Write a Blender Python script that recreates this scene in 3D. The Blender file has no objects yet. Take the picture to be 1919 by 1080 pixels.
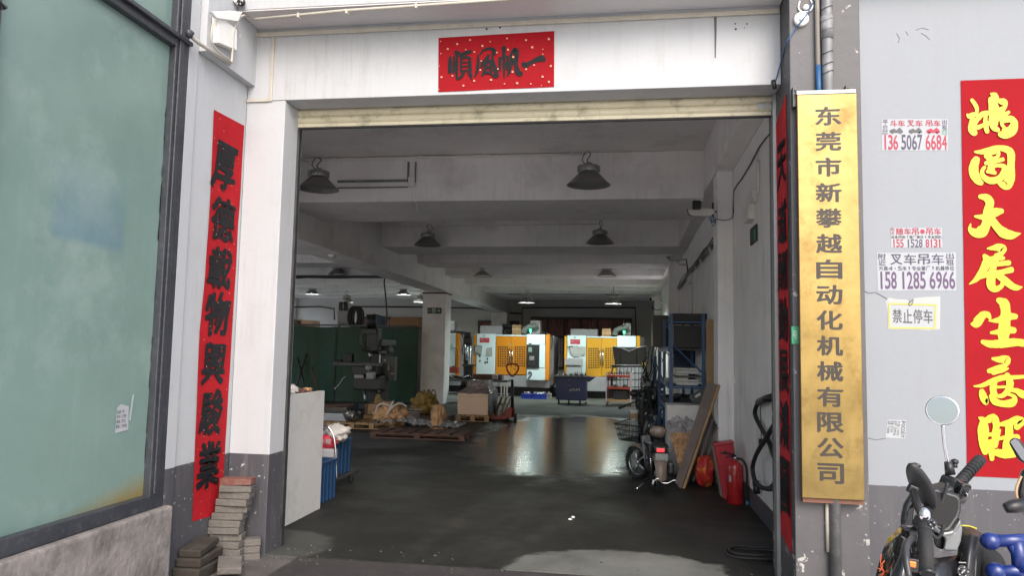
import bpy, math, random
import numpy as np
from mathutils import Vector, Matrix, noise, Euler
random.seed(7)
S = bpy.context.scene
C = S.collection
# ---------------------------------------------------------------- camera
FPX, YAW, PIT, ROL = 1406.78, 0.14944297, 0.08479092, 0.0196465
FW = Vector((-math.sin(YAW)*math.cos(PIT), math.cos(YAW)*math.cos(PIT), math.sin(PIT)))
r0 = Vector((math.cos(YAW), math.sin(YAW), 0)); u0 = r0.cross(FW)
RT = r0*math.cos(ROL) + u0*math.sin(ROL); UP = u0*math.cos(ROL) - r0*math.sin(ROL)
EYE = Vector((0, 0, 1.6))
cd = bpy.data.cameras.new('camera'); cam = bpy.data.objects.new('camera', cd); C.objects.link(cam)
m = Matrix((RT, UP, -FW)).transposed().to_4x4(); m.translation = EYE
cam.matrix_world = m
cd.sensor_width = 36; cd.lens = 36*FPX/1919; cd.clip_start = 0.05; cd.clip_end = 500
S.camera = cam
# ---------------------------------------------------------------- world, sun, exposure
W = bpy.data.worlds.new('World'); S.world = W; W.use_nodes = True
nt = W.node_tree; nt.nodes.clear()
sky = nt.nodes.new('ShaderNodeTexSky'); sky.sky_type = 'NISHITA'; sky.sun_disc = False
SUN_EL, SUN_AZ = math.radians(40), math.radians(158)
sky.sun_elevation = SUN_EL; sky.sun_rotation = SUN_AZ; sky.dust_density = 3.0; sky.air_density = 1.0
bg = nt.nodes.new('ShaderNodeBackground'); bg.inputs[1].default_value = 0.15
wo = nt.nodes.new('ShaderNodeOutputWorld')
nt.links.new(sky.outputs[0], bg.inputs[0]); nt.links.new(bg.outputs[0], wo.inputs[0])
sl = bpy.data.lights.new('sun', 'SUN'); sl.energy = .75; sl.angle = math.radians(40); sl.color = (1, .988, .982)
so = bpy.data.objects.new('sun', sl); C.objects.link(so)
sd = Vector((math.sin(SUN_AZ)*math.cos(SUN_EL), math.cos(SUN_AZ)*math.cos(SUN_EL), math.sin(SUN_EL)))
so.rotation_euler = sd.to_track_quat('Z', 'Y').to_euler(); so.location = sd*30
S.view_settings.view_transform = 'Standard'; S.view_settings.look = 'None'
S.view_settings.gamma = 1; S.view_settings.use_curve_mapping = False
S.view_settings.exposure = 1.40
S.render.engine = 'CYCLES'
cy = S.cycles; cy.use_denoising = True; cy.max_bounces = 12; cy.diffuse_bounces = 8; cy.glossy_bounces = 4
cy.sample_clamp_indirect = 4.0; cy.caustics_reflective = False; cy.caustics_refractive = False
# ---------------------------------------------------------------- helpers
def P(px, py, x=None, y=None, z=None, out=0):
    """point of the place seen at a photo pixel, on the plane x=, y= or z="""
    d = FW*FPX + RT*(px-959.5) - UP*(py-540)
    if x is not None: t = (x-EYE.x)/d.x
    elif y is not None: t = (y-EYE.y)/d.y
    else: t = (z-EYE.z)/d.z
    return EYE + d*t
def wpos(o):
    p = Vector((0, 0, 0))
    while o is not None: p += o.location; o = o.parent
    return p
def tag(o, label=None, cat=None, group=None, kind=None):
    if label: o['label'] = label
    if cat: o['category'] = cat
    if group: o['group'] = group
    if kind: o['kind'] = kind
    return o
def thing(name, label, cat, loc=(0, 0, 0), group=None):
    o = bpy.data.objects.new(name, None); C.objects.link(o); o.location = loc; o.empty_display_size = .1
    return tag(o, label, cat, group)
class MB:
    def __init__(s): s.v = []; s.f = []; s.sm = []
    def add(s, vs, fs, smooth=False):
        k = len(s.v); s.v += [tuple(v) for v in vs]; s.f += [tuple(i+k for i in f) for f in fs]; s.sm += [smooth]*len(fs)
        return s
    def box(s, x0, x1, y0, y1, z0, z1, R=None, c=None):
        vs = [Vector((x, y, z)) for z in (z0, z1) for y in (y0, y1) for x in (x0, x1)]
        if R is not None: vs = [R @ v + Vector(c) for v in vs]
        return s.add(vs, [(0, 2, 3, 1), (4, 5, 7, 6), (0, 1, 5, 4), (2, 6, 7, 3), (0, 4, 6, 2), (1, 3, 7, 5)])
    def cbox(s, c, sx, sy, sz, rot=(0, 0, 0)):
        return s.box(-sx/2, sx/2, -sy/2, sy/2, -sz/2, sz/2, Euler(rot).to_matrix(), c)
    def quad(s, a, b, c, d): return s.add([a, b, c, d], [(0, 1, 2, 3)])
    def tube(s, pts, r, n=8, cap=True, curve=0, close=False):
        pts = [Vector(p) for p in pts]
        rs = list(r) if hasattr(r, '__len__') else [r]*len(pts)
        if curve:
            q, qr = [], []
            L = len(pts)
            for i in range(L-(0 if close else 1)):
                if close: p = [pts[(i+j-1) % L] for j in range(4)]; rr = (rs[i], rs[(i+1) % L])
                else: p = [pts[max(0, i-1)], pts[i], pts[i+1], pts[min(L-1, i+2)]]; rr = (rs[i], rs[i+1])
                for k in range(curve):
                    t = k/curve
                    q.append(.5*((2*p[1])+(p[2]-p[0])*t+(2*p[0]-5*p[1]+4*p[2]-p[3])*t*t+(3*p[1]-p[0]-3*p[2]+p[3])*t**3)); qr.append(rr[0]*(1-t)+rr[1]*t)
            if not close: q.append(pts[-1]); qr.append(rs[-1])
            pts, rs = q, qr
        L = len(pts); vs = []; nrm = None
        for i, p in enumerate(pts):
            if close: t = pts[(i+1) % L]-pts[i-1]
            else: t = pts[min(L-1, i+1)]-pts[max(0, i-1)]
            t.normalize()
            if nrm is None: nrm = t.orthogonal().normalized()
            nrm = (nrm - t*nrm.dot(t))
            nrm = nrm.normalized() if nrm.length > 1e-6 else t.orthogonal().normalized()
            b = t.cross(nrm)
            for k in range(n):
                a = 2*math.pi*k/n; vs.append(p+(nrm*math.cos(a)+b*math.sin(a))*rs[i])
        fs = []
        for i in range(L if close else L-1):
            j = (i+1) % L
            for k in range(n): fs.append((i*n+k, i*n+(k+1) % n, j*n+(k+1) % n, j*n+k))
        s.add(vs, fs, True)
        if cap and not close:
            k = len(s.v)-len(vs)
            s.f.append(tuple(k+i for i in reversed(range(n)))); s.sm.append(False)
            s.f.append(tuple(k+(L-1)*n+i for i in range(n))); s.sm.append(False)
        return s
    def cyl(s, a, b, r, r2=None, n=16): return s.tube([a, b], [r, r if r2 is None else r2], n)
    def lathe(s, c, prof, n=20, axis='z', smooth=True):
        c = Vector(c); vs = []
        for r, h in prof:
            for k in range(n):
                a = 2*math.pi*k/n; x, y = r*math.cos(a), r*math.sin(a)
                vs.append(c+Vector({'z': (x, y, h), 'y': (x, h, y), 'x': (h, x, y)}[axis]))
        L = len(prof); fs = [(i*n+k, i*n+(k+1) % n, (i+1)*n+(k+1) % n, (i+1)*n+k) for i in range(L-1) for k in range(n)]
        return s.add(vs, fs, smooth)
    def ell(s, c, rx, ry, rz, rot=(0, 0, 0), n=14, amp=0, fr=3, seed=0, flat=None):
        R = Euler(rot).to_matrix(); c = Vector(c); vs = []; m_ = n//2
        for i in range(m_+1):
            th = math.pi*i/m_
            for k in range(n):
                a = 2*math.pi*k/n; d = Vector((math.sin(th)*math.cos(a), math.sin(th)*math.sin(a), math.cos(th)))
                g = 1+amp*noise.fractal(d*fr+Vector((seed, seed*2, 0)), .6, 2, 4) if amp else 1
                v = Vector((d.x*rx, d.y*ry, d.z*rz))*g
                w = R @ v + c
                if flat is not None: w.z = max(w.z, flat)
                vs.append(w)
        fs = [(i*n+k, (i+1)*n+k, (i+1)*n+(k+1) % n, i*n+(k+1) % n) for i in range(m_) for k in range(n)]
        return s.add(vs, fs, True)
    def prism(s, poly, d, smooth=False):
        """poly: list of world points (planar); d: extrusion vector"""
        n = len(poly); d = Vector(d); vs = [Vector(p) for p in poly]+[Vector(p)+d for p in poly]
        return s.add(vs, [tuple(range(n)), tuple(reversed(range(n, 2*n)))]+[(i, n+i, n+(i+1) % n, (i+1) % n) for i in range(n)], smooth)
    def build(s, name, mt, parent=None, bevel=0, group=None, kind=None, seg=2):
        o_ = wpos(parent) if parent is not None else Vector((0, 0, 0))
        me = bpy.data.meshes.new(name)
        me.from_pydata([(v[0]-o_.x, v[1]-o_.y, v[2]-o_.z) for v in s.v], [], s.f)
        me.polygons.foreach_set('use_smooth', s.sm); me.update()
        me.materials.append(M[mt] if isinstance(mt, str) else mt)
        o = bpy.data.objects.new(name, me); C.objects.link(o)
        if parent is not None: o.parent = parent
        if bevel:
            b = o.modifiers.new('bevel', 'BEVEL'); b.width = bevel; b.segments = seg; b.limit_method = 'ANGLE'; b.angle_limit = .6
        if kind: o['kind'] = kind
        return o
def B(*a, **k): return MB().box(*a, **k)
def copy_tree(o, parent=None):
    c = o.copy(); C.objects.link(c)
    if parent is not None: c.parent = parent
    for ch in list(o.children): copy_tree(ch, c)
    return c
def cloth(fn, nu, nv):
    b = MB(); vs = [fn(i/nu, j/nv) for j in range(nv+1) for i in range(nu+1)]
    return b.add(vs, [(j*(nu+1)+i, j*(nu+1)+i+1, (j+1)*(nu+1)+i+1, (j+1)*(nu+1)+i) for j in range(nv) for i in range(nu)], True)
# glyphs from Blender's own built-in font, turned into meshes
_g = {}
def glyph_geo(txt, bold):
    if (txt, bold) not in _g:
        c = bpy.data.curves.new('g', 'FONT'); c.body = txt; c.offset = bold; c.resolution_u = 3
        o = bpy.data.objects.new('g', c); C.objects.link(o)
        dg = bpy.context.evaluated_depsgraph_get(); me = bpy.data.meshes.new_from_object(o.evaluated_get(dg))
        vs = [tuple(v.co) for v in me.vertices]; fs = [tuple(p.vertices) for p in me.polygons]
        bpy.data.objects.remove(o); bpy.data.curves.remove(c); bpy.data.meshes.remove(me)
        _g[(txt, bold)] = (vs, fs)
    return _g[(txt, bold)]
def glyph(b, txt, cen, ux, uy, w, h, bold=.01, jit=0, shear=0, seed=0):
    # heavier weights: shifted copies of the letter shape, each a hair behind the last
    if bold:
        ux_, uy_ = Vector(ux), Vector(uy); nn = ux_.cross(uy_).normalized(); cen = Vector(cen)
        n_ = 4 if bold < .02 else 8
        for k in range(n_):
            a = 2*math.pi*(k+.5)/n_; glyph(b, txt, cen+(ux_*math.cos(a)*w+uy_*math.sin(a)*h*.8)*bold*1.15-nn*(.00022*(k+1)), ux, uy, w*(1-bold*2), h*(1-bold*2), 0, jit, shear, seed)
    vs, fs = glyph_geo(txt, 0)
    if not vs: return b
    xs = [v[0] for v in vs]; ys = [v[1] for v in vs]
    x0, x1, y0, y1 = min(xs), max(xs), min(ys), max(ys)
    ux, uy, cen = Vector(ux), Vector(uy), Vector(cen); out = []
    for v in vs:
        a = ((v[0]-x0)/max(x1-x0, 1e-4)-.5)*(w if x1-x0 > .15 else w*.3); c_ = ((v[1]-y0)/max(y1-y0, 1e-4)-.5)*(h if y1-y0 > .15 else h*.25)
        if jit:
            q = Vector((a/w*3.5+seed*7, c_/h*3.5, seed)); a += jit*w*noise.noise(q); c_ += jit*h*noise.noise(q+Vector((9, 4, 1)))
        out.append(cen+ux*(a+shear*c_)+uy*c_)
    return b.add(out, fs)
BW = 1.12
def brush(b, pts, mp, k):
    """one brush stroke: pts (x, y, full width); mp maps x, y -> world"""
    P_ = [Vector(p) for p in pts]; q = []; L = len(P_)
    for i in range(L-1):
        p = [P_[max(0, i-1)], P_[i], P_[i+1], P_[min(L-1, i+2)]]
        for j in range(5):
            t = j/5
            q.append(.5*((2*p[1])+(p[2]-p[0])*t+(2*p[0]-5*p[1]+4*p[2]-p[3])*t*t+(3*p[1]-p[0]-3*p[2]+p[3])*t**3))
    q.append(P_[-1]); L_, R_ = [], []
    for i, p in enumerate(q):
        t = q[min(len(q)-1, i+1)]-q[max(0, i-1)]; t.z = 0; t.normalize(); n = Vector((-t.y, t.x, 0)); w = max(p.z, .5)/2*BW
        w *= 1+.12*noise.noise(Vector((p.x*.1+k, p.y*.1, k)))
        L_.append(p+n*w); R_.append(p-n*w)
    def cap(c, t0, w, sgn):
        a0 = math.atan2(t0.y, t0.x); return [Vector((c.x+math.cos(a0+sgn*a)*w, c.y+math.sin(a0+sgn*a)*w, 0)) for a in (1.0, .5, 0, -.5, -1.0)]
    vs, fs = [], []
    for a, c_ in zip(L_, R_): vs += [mp(a.x, a.y, k), mp(c_.x, c_.y, k)]
    for i in range(len(L_)-1): fs.append((2*i, 2*i+1, 2*i+3, 2*i+2))
    b.add(vs, fs)
    for end, sg in ((0, -1), (-1, 1)):
        p = q[end]; t = (q[1]-q[0]) if end == 0 else (q[-1]-q[-2]); t = Vector((t.x, t.y, 0)).normalized()*sg
        n = Vector((-t.y, t.x, 0)); w = max(p.z, .5)/2*BW
        ring = [p+n*w]+[p+(n*math.cos(a)+t*math.sin(a)*.8)*w for a in (.6, 1.1, 1.57, 2.0, 2.5)]+[p-n*w]
        b.add([mp(v.x, v.y, k) for v in ring], [tuple(range(len(ring)))])
    return b
# ---------------------------------------------------------------- materials
M = {}
def mat(name, col, rough=.6, metal=0, var=.12, vs=3.0, bump=.1, bs=40, dirt=None, da=.0, ds=2.5, emit=None, es=1, coat=0, spec=.5, bd=.01):
    m = bpy.data.materials.new(name); m.use_nodes = True; t = m.node_tree; n = t.nodes; l = t.links
    b = n['Principled BSDF']; b.inputs['Roughness'].default_value = rough; b.inputs['Metallic'].default_value = metal
    b.inputs['Specular IOR Level'].default_value = spec; b.inputs['Coat Weight'].default_value = coat
    tc = n.new('ShaderNodeTexCoord'); src = tc.outputs['Object']
    no = n.new('ShaderNodeTexNoise'); no.inputs['Scale'].default_value = vs; no.inputs['Detail'].default_value = 6; no.inputs['Roughness'].default_value = .65
    l.new(src, no.inputs['Vector'])
    mr = n.new('ShaderNodeMapRange'); mr.inputs[1].default_value = .25; mr.inputs[2].default_value = .75; mr.inputs[3].default_value = 1-var; mr.inputs[4].default_value = 1+var*.6
    l.new(no.outputs[0], mr.inputs[0])
    mx = n.new('ShaderNodeMix'); mx.data_type = 'RGBA'; mx.blend_type = 'MULTIPLY'; mx.inputs[0].default_value = 1
    mx.inputs[6].default_value = (*col, 1); l.new(mr.outputs[0], mx.inputs[7]); last = mx.outputs[2]
    if da:
        n2 = n.new('ShaderNodeTexNoise'); n2.inputs['Scale'].default_value = ds; n2.inputs['Detail'].default_value = 9; n2.inputs['Roughness'].default_value = .7
        l.new(src, n2.inputs['Vector']); r2 = n.new('ShaderNodeMapRange'); r2.inputs[1].default_value = .52; r2.inputs[2].default_value = .72; r2.inputs[4].default_value = da
        l.new(n2.outputs[0], r2.inputs[0]); m2 = n.new('ShaderNodeMix'); m2.data_type = 'RGBA'; l.new(r2.outputs[0], m2.inputs[0]); l.new(last, m2.inputs[6]); m2.inputs[7].default_value = (*dirt, 1); last = m2.outputs[2]
    l.new(last, b.inputs['Base Color'])
    r3 = n.new('ShaderNodeMapRange'); r3.inputs[3].default_value = max(0, rough-.1); r3.inputs[4].default_value = min(1, rough+.12); l.new(no.outputs[0], r3.inputs[0]); l.new(r3.outputs[0], b.inputs['Roughness'])
    if bump:
        n3 = n.new('ShaderNodeTexNoise'); n3.inputs['Scale'].default_value = bs; n3.inputs['Detail'].default_value = 4; l.new(src, n3.inputs['Vector'])
        bp = n.new('ShaderNodeBump'); bp.inputs['Strength'].default_value = bump; bp.inputs['Distance'].default_value = bd; l.new(n3.outputs[0], bp.inputs['Height']); l.new(bp.outputs[0], b.inputs['Normal'])
    if emit: b.inputs['Emission Color'].default_value = (*emit, 1); b.inputs['Emission Strength'].default_value = es
    M[name] = m; return m
def N(m, typ, **kw):
    nd = m.node_tree.nodes.new(typ)
    for k, v in kw.items(): setattr(nd, k, v)
    return nd
def mask_mat(name, c1, c2, expr, rough=(.6, .6), var=.1, **kw):
    """two finishes of one surface; expr builds a 0..1 socket from the object coordinates"""
    m = mat(name, c1, rough[0], var=var, **kw); t = m.node_tree; b = t.nodes['Principled BSDF']
    prev = b.inputs['Base Color'].links[0].from_socket
    fac = expr(m)
    no = [x for x in t.nodes if x.type == 'TEX_NOISE'][0]
    m2 = N(m, 'ShaderNodeMix', data_type='RGBA', blend_type='MULTIPLY'); m2.inputs[0].default_value = 1; m2.inputs[6].default_value = (*c2, 1)
    mr = [x for x in t.nodes if x.type == 'MAP_RANGE'][0]; t.links.new(mr.outputs[0], m2.inputs[7])
    mm = N(m, 'ShaderNodeMix', data_type='RGBA'); t.links.new(fac, mm.inputs[0]); t.links.new(prev, mm.inputs[6]); t.links.new(m2.outputs[2], mm.inputs[7]); t.links.new(mm.outputs[2], b.inputs['Base Color'])
    rr = N(m, 'ShaderNodeMapRange'); rr.inputs[3].default_value = rough[0]; rr.inputs[4].default_value = rough[1]; t.links.new(fac, rr.inputs[0])
    ad = N(m, 'ShaderNodeMath', operation='MULTIPLY_ADD'); t.links.new(no.outputs[0], ad.inputs[0]); ad.inputs[1].default_value = .12; t.links.new(rr.outputs[0], ad.inputs[2]); t.links.new(ad.outputs[0], b.inputs['Roughness'])
    return m
def sepxyz(m):
    tc = N(m, 'ShaderNodeTexCoord'); s = N(m, 'ShaderNodeSeparateXYZ'); m.node_tree.links.new(tc.outputs['Object'], s.inputs[0]); return tc, s
def math_(m, op, a, b=None, c=None, clamp=False):
    nd = N(m, 'ShaderNodeMath', operation=op); nd.use_clamp = clamp
    for i, v in enumerate((a, b, c)):
        if v is None: continue
        if isinstance(v, (int, float)): nd.inputs[i].default_value = v
        else: m.node_tree.links.new(v, nd.inputs[i])
    return nd.outputs[0]
def noise_(m, tc, sc, det=5, stretch=None):
    v = tc.outputs['Object']
    if stretch:
        mp = N(m, 'ShaderNodeMapping'); mp.inputs['Scale'].default_value = stretch; m.node_tree.links.new(v, mp.inputs[0]); v = mp.outputs[0]
    nd = N(m, 'ShaderNodeTexNoise'); nd.inputs['Scale'].default_value = sc; nd.inputs['Detail'].default_value = det; nd.inputs['Roughness'].default_value = .65
    m.node_tree.links.new(v, nd.inputs['Vector']); return nd.outputs[0]
WHITE = (.80, .80, .80); DADO = (.062, .061, .069)
def dado_expr(zb, chips=False):
    def e(m):
        tc, s = sepxyz(m); n1 = noise_(m, tc, 2.0)
        z = math_(m, 'ADD', s.outputs[2], math_(m, 'MULTIPLY', n1, .012))
        f = math_(m, 'MULTIPLY_ADD', math_(m, 'SUBTRACT', zb+.006, z), 400., .5, clamp=True)
        n2 = noise_(m, tc, 26, 6); ch = math_(m, 'MULTIPLY_ADD', n2, 60, -.645*60, clamp=True)
        return math_(m, 'MULTIPLY', f, math_(m, 'SUBTRACT', 1., ch))
    return e
mask_mat('wall_paint', (.41, .42, .435), DADO, dado_expr(.762), (.55, .42), var=.05, vs=1.2, bump=.12, bs=25, dirt=(.28, .27, .25), da=.22, ds=3.2)
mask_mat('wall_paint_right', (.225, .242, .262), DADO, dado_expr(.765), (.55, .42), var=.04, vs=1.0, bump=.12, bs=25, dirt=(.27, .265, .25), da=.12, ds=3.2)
mask_mat('interior_paint', (.86, .84, .825), (.10, .10, .108), dado_expr(.20), (.6, .35), var=.1, vs=1.0, bump=.1, bs=20, dirt=(.34, .32, .29), da=.25, ds=1.2)
mat('ceiling_paint', (.86, .83, .81), .75, var=.14, vs=.5, bump=.1, bs=12, dirt=(.34, .31, .28), da=.4, ds=1.3)
mat('back_wall_paint', (.62, .62, .60), .8, var=.15, vs=.5)
mat('soffit_paint', (.55, .53, .53), .7, var=.1, vs=.8, dirt=(.42, .14, .13), da=.25, ds=.7)
def pillar_e(m):
    tc, s = sepxyz(m); n2 = noise_(m, tc, 9, 8); lo = math_(m, 'MULTIPLY_ADD', s.outputs[2], -.045, .06, clamp=True)
    return math_(m, 'MULTIPLY_ADD', math_(m, 'ADD', n2, lo), 40, -.635*40, clamp=True)
mask_mat('pillar_paint', (.085, .082, .086), (.40, .39, .37), pillar_e, (.5, .7), var=.22, vs=2.2, bump=.3, bs=14)
mat('red_paper', (.36, .012, .018), .8, spec=.12, var=.22, vs=3.5, bump=.9, bs=5)
mat('red_paper_old', (.50, .035, .04), .8, spec=.12, var=.35, vs=4, bump=.9, bs=6)
mat('red_banner', (.27, .007, .012), .75, spec=.12, var=.16, vs=1.8, bump=.8, bs=4)
mat('ink', (.010, .010, .012), .6, var=.5, vs=14, bump=.1, spec=.2)
mat('fleck', (.55, .22, .14), .5, var=.1)
mat('yellow_gilt', (.50, .43, .018), .42, var=.12, vs=9, bump=.25, bs=18)
gd = mat('brass', (.30, .215, .08), .30, metal=.85, var=.45, vs=2.6, bump=.35, bs=2.5, dirt=(.12, .072, .022), da=.95, ds=3.4)
mat('plate_letter', (.028, .02, .014), .5, var=.4, vs=8)
mat('brown_wood', (.16, .07, .045), .7, var=.3, vs=8)
mat('grey_frame', (.034, .037, .045), .45, var=.25, vs=4, dirt=(.14, .14, .14), da=.35, ds=30)
mat('steel', (.45, .45, .46), .35, metal=1, var=.2, vs=6)
mat('smoked_glass', (.008, .008, .009), .45, var=.5, vs=9, bump=0, spec=.12)
mat('chrome', (.75, .75, .76), .15, metal=1, var=.05)
mat('dark_steel', (.07, .07, .072), .45, metal=.6, var=.4, vs=8)
mat('black_plastic', (.014, .014, .015), .38, var=.3, vs=6, bump=.05)
mat('black_gloss', (.008, .008, .009), .10, var=.2, vs=4, bump=0, coat=.6)
mat('rubber', (.018, .018, .018), .75, var=.3, vs=10, bump=.3)
mat('white_plastic', (.74, .73, .69), .4, var=.08, vs=6)
mat('old_white_pipe', (.44, .41, .35), .5, var=.12, vs=7, dirt=(.3, .2, .13), da=.4, ds=12)
mat('grey_pipe', (.17, .17, .175), .5, var=.3, vs=5, dirt=(.45, .44, .42), da=.3, ds=10)
mat('blue_cable', (.02, .085, .20), .5, var=.1)
mat('lamp_housing', (.42, .41, .40), .35, metal=.7, var=.2, vs=20)
mat('lamp_shade', (.24, .22, .215), .42, metal=.3, var=.2, vs=8)
mat('lamp_lit', (.9, .95, .9), .5, emit=(.85, 1, .93), es=72, bump=0)
mat('lamp_glass', (.20, .20, .19), .3, var=.1)
mat('shutter_slat', (.62, .57, .42), .5, var=.14, vs=2.5, bump=.15, bs=20, dirt=(.16, .15, .08), da=.75, ds=7)
mat('galvanised', (.33, .34, .34), .42, metal=.6, var=.2, vs=6)
mat('concrete_base', (.20, .18, .168), .85, var=.45, vs=5, bump=1.0, bs=18, dirt=(.055, .048, .042), da=.85, ds=4.5)
mat('paver', (.125, .113, .10), .9, var=.4, vs=9, bump=.7, bs=60)
mat('paver_red', (.16, .06, .045), .9, var=.3, vs=12, bump=.7, bs=60, dirt=(.16, .145, .13), da=.6, ds=12)
mat('slab_stone', (.030, .024, .018), .85, var=.4, vs=5, bump=.8, bs=18, dirt=(.06, .048, .036), da=.6, ds=7)
mat('white_board', (.52, .52, .515), .5, var=.10, vs=1.2, bump=.15, dirt=(.33, .31, .27), da=.6, ds=2.6)
mat('crate_blue', (.012, .045, .115), .45, var=.2, vs=6)
mat('bin_blue', (.015, .06, .55), .4, var=.15, vs=6)
mat('cart_navy', (.012, .022, .085), .42, var=.25, vs=4)
mat('rack_blue', (.05, .12, .26), .45, var=.2, vs=6)
mat('frame_blue', (.006, .022, .14), .32, var=.15, vs=6, coat=.3)
mat('orange_paint', (.66, .235, .008), .38, var=.07, vs=1.5, bump=.02)
mat('amber_paint', (.64, .31, .018), .38, var=.07, vs=1.5, bump=.02)
mat('machine_white', (.66, .78, .82), .38, var=.05, vs=1.5, bump=.02)
mat('machine_grey', (.36, .35, .37), .5, var=.12, vs=3)
mat('machine_black', (.014, .014, .016), .5, var=.3, vs=3)
mat('hole_dark', (.10, .045, .008), .7, var=.2)
mat('screen', (.10, .16, .14), .2, var=.1, emit=(.3, .5, .4), es=.12)
mat('label_red', (.55, .03, .06), .45, var=.05)
mat('paper', (.33, .345, .36), .7, var=.05, vs=4, bump=.2, bs=10)
mat('paper_dim', (.38, .38, .36), .7, var=.12, vs=9, bump=.25, bs=14)
mat('print_red', (.32, .02, .05), .6, var=.15, vs=30)
mat('print_dark', (.06, .05, .09), .6, var=.25, vs=30)
mat('print_violet', (.10, .055, .125), .6, var=.35, vs=30)
mat('print_green', (.05, .30, .16), .6, var=.1)
mat('print_grey', (.08, .08, .085), .6, var=.25, vs=30)
mat('print_yellow', (.48, .42, .05), .6, var=.1)
mat('green_tarp', (.010, .060, .033), .55, var=.5, vs=1.3, bump=.3, bs=4, dirt=(.004, .018, .02), da=.85, ds=.6)
mat('mill_green', (.022, .027, .026), .45, var=.3, vs=4, dirt=(.02, .02, .02), da=.5, ds=6)
mat('mill_grey', (.06, .066, .07), .45, var=.2, vs=4)
mat('wood', (.40, .25, .125), .75, var=.3, vs=6, bump=.3, bs=20)
mat('wood_grey', (.17, .135, .115), .8, var=.3, vs=6, bump=.3, bs=20)
mat('wood_red', (.12, .06, .042), .75, var=.3, vs=6, bump=.3, bs=20)
mat('cardboard', (.36, .22, .12), .85, var=.18, vs=3, bump=.2, bs=12)
mat('carton_pale', (.78, .56, .40), .8, var=.08, vs=2, bump=.1)
mat('kraft', (.60, .36, .19), .75, var=.45, vs=6, bump=1.0, bs=11, bd=.06)
mat('kraft_yellow', (.30, .19, .045), .55, var=.5, vs=8, bump=1.0, bs=12, bd=.06)
mat('plastic_wrap', (.30, .24, .23), .22, var=.6, vs=9, bump=1.0, bs=14, bd=.05)
mat('clear_wrap', (.42, .42, .42), .2, var=.6, vs=12, bump=1.0, bs=14, bd=.05)
mat('grey_cloth', (.42, .40, .405), .8, var=.3, vs=6, bump=.8, bs=9, bd=.04)
mat('white_cloth', (.56, .53, .50), .85, var=.25, vs=6, bump=.8, bs=9, bd=.04)
mat('rope', (.62, .58, .52), .8, var=.1, bump=.4, bs=80)
mat('red_bag', (.50, .03, .03), .3, var=.3, vs=10, bump=.8, bs=14, dirt=(.75, .45, .05), da=.9, ds=9)
mat('red_cabinet', (.42, .022, .035), .35, var=.2, vs=4, bump=.03)
mat('ext_red', (.38, .014, .016), .28, var=.15, vs=4, bump=0, coat=.4)
mat('bike_beige', (.19, .15, .125), .4, var=.2, vs=6)
mat('bike_silver', (.5, .5, .5), .4, metal=.4, var=.2, vs=6)
mat('tail_lit', (.6, .02, .02), .3, emit=(1, .04, .05), es=.7, bump=0)
mat('plate_white', (.25, .28, .26), .5, var=.2, vs=40)
mat('beacon', (.1, .8, .3), .3, emit=(.05, 1, .35), es=2.5, bump=0)
mat('curtain', (.42, .20, .19), .9, var=.4, vs=4, bump=.4, bs=12)
mat('curtain_pale', (.62, .46, .46), .9, var=.4, vs=4, bump=.4, bs=12)
mat('exit_black', (.015, .02, .016), .4, var=.1)
mat('exit_green', (.42, .60, .45), .4, var=.1)
mat('tool_red', (.30, .035, .02), .5, var=.25, vs=6)
mat('mirror', (.33, .335, .34), .06, metal=1, var=.02, bump=0)
mat('scooter_silver', (.20, .21, .215), .3, metal=.25, var=.05, bump=0)
mat('reflector', (.85, .2, .03), .3, var=.1, bump=0)
mat('tan_leather', (.45, .30, .17), .5, var=.2)
mat('graphic_orange', (.75, .14, .05), .4, var=.1)
mat('hose_blue', (.05, .3, .4), .5)
mat('camera_shell', (.62, .61, .58), .4, var=.12, vs=8)
mat('grit', (.10, .09, .08), .9, var=.5, vs=30)
mat('litter', (.85, .85, .84), .6)
# glass pane with a frosted film, a faded notice showing through it and mould at the foot
def film_e(m):
    tc, s = sepxyz(m)
    def soft(o, a, b, w): return math_(m, 'MULTIPLY', math_(m, 'MULTIPLY_ADD', math_(m, 'SUBTRACT', o, a), 1/w, .5, clamp=True), math_(m, 'MULTIPLY_ADD', math_(m, 'SUBTRACT', b, o), 1/w, .5, clamp=True))
    n1 = noise_(m, tc, 5, 4, (1, 1, 2.5)); yy = math_(m, 'ADD', s.outputs[1], math_(m, 'MULTIPLY', n1, .05)); zz = math_(m, 'ADD', s.outputs[2], math_(m, 'MULTIPLY', n1, .04))
    f = math_(m, 'MULTIPLY', soft(yy, 3.67, 4.26, .07), soft(zz, 2.20, 2.63, .05))
    g = math_(m, 'MULTIPLY_ADD', math_(m, 'SUBTRACT', 2.50, s.outputs[2]), 1.6, .35, clamp=True)
    return math_(m, 'MULTIPLY', f, math_(m, 'MULTIPLY', g, .62))
fm = mask_mat('frosted_pane', (.165, .245, .218), (.09, .175, .25), film_e, (.16, .22), var=.16, vs=1.1, bump=.04, bs=3, dirt=(.27, .335, .31), da=.75, ds=.9)
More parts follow.
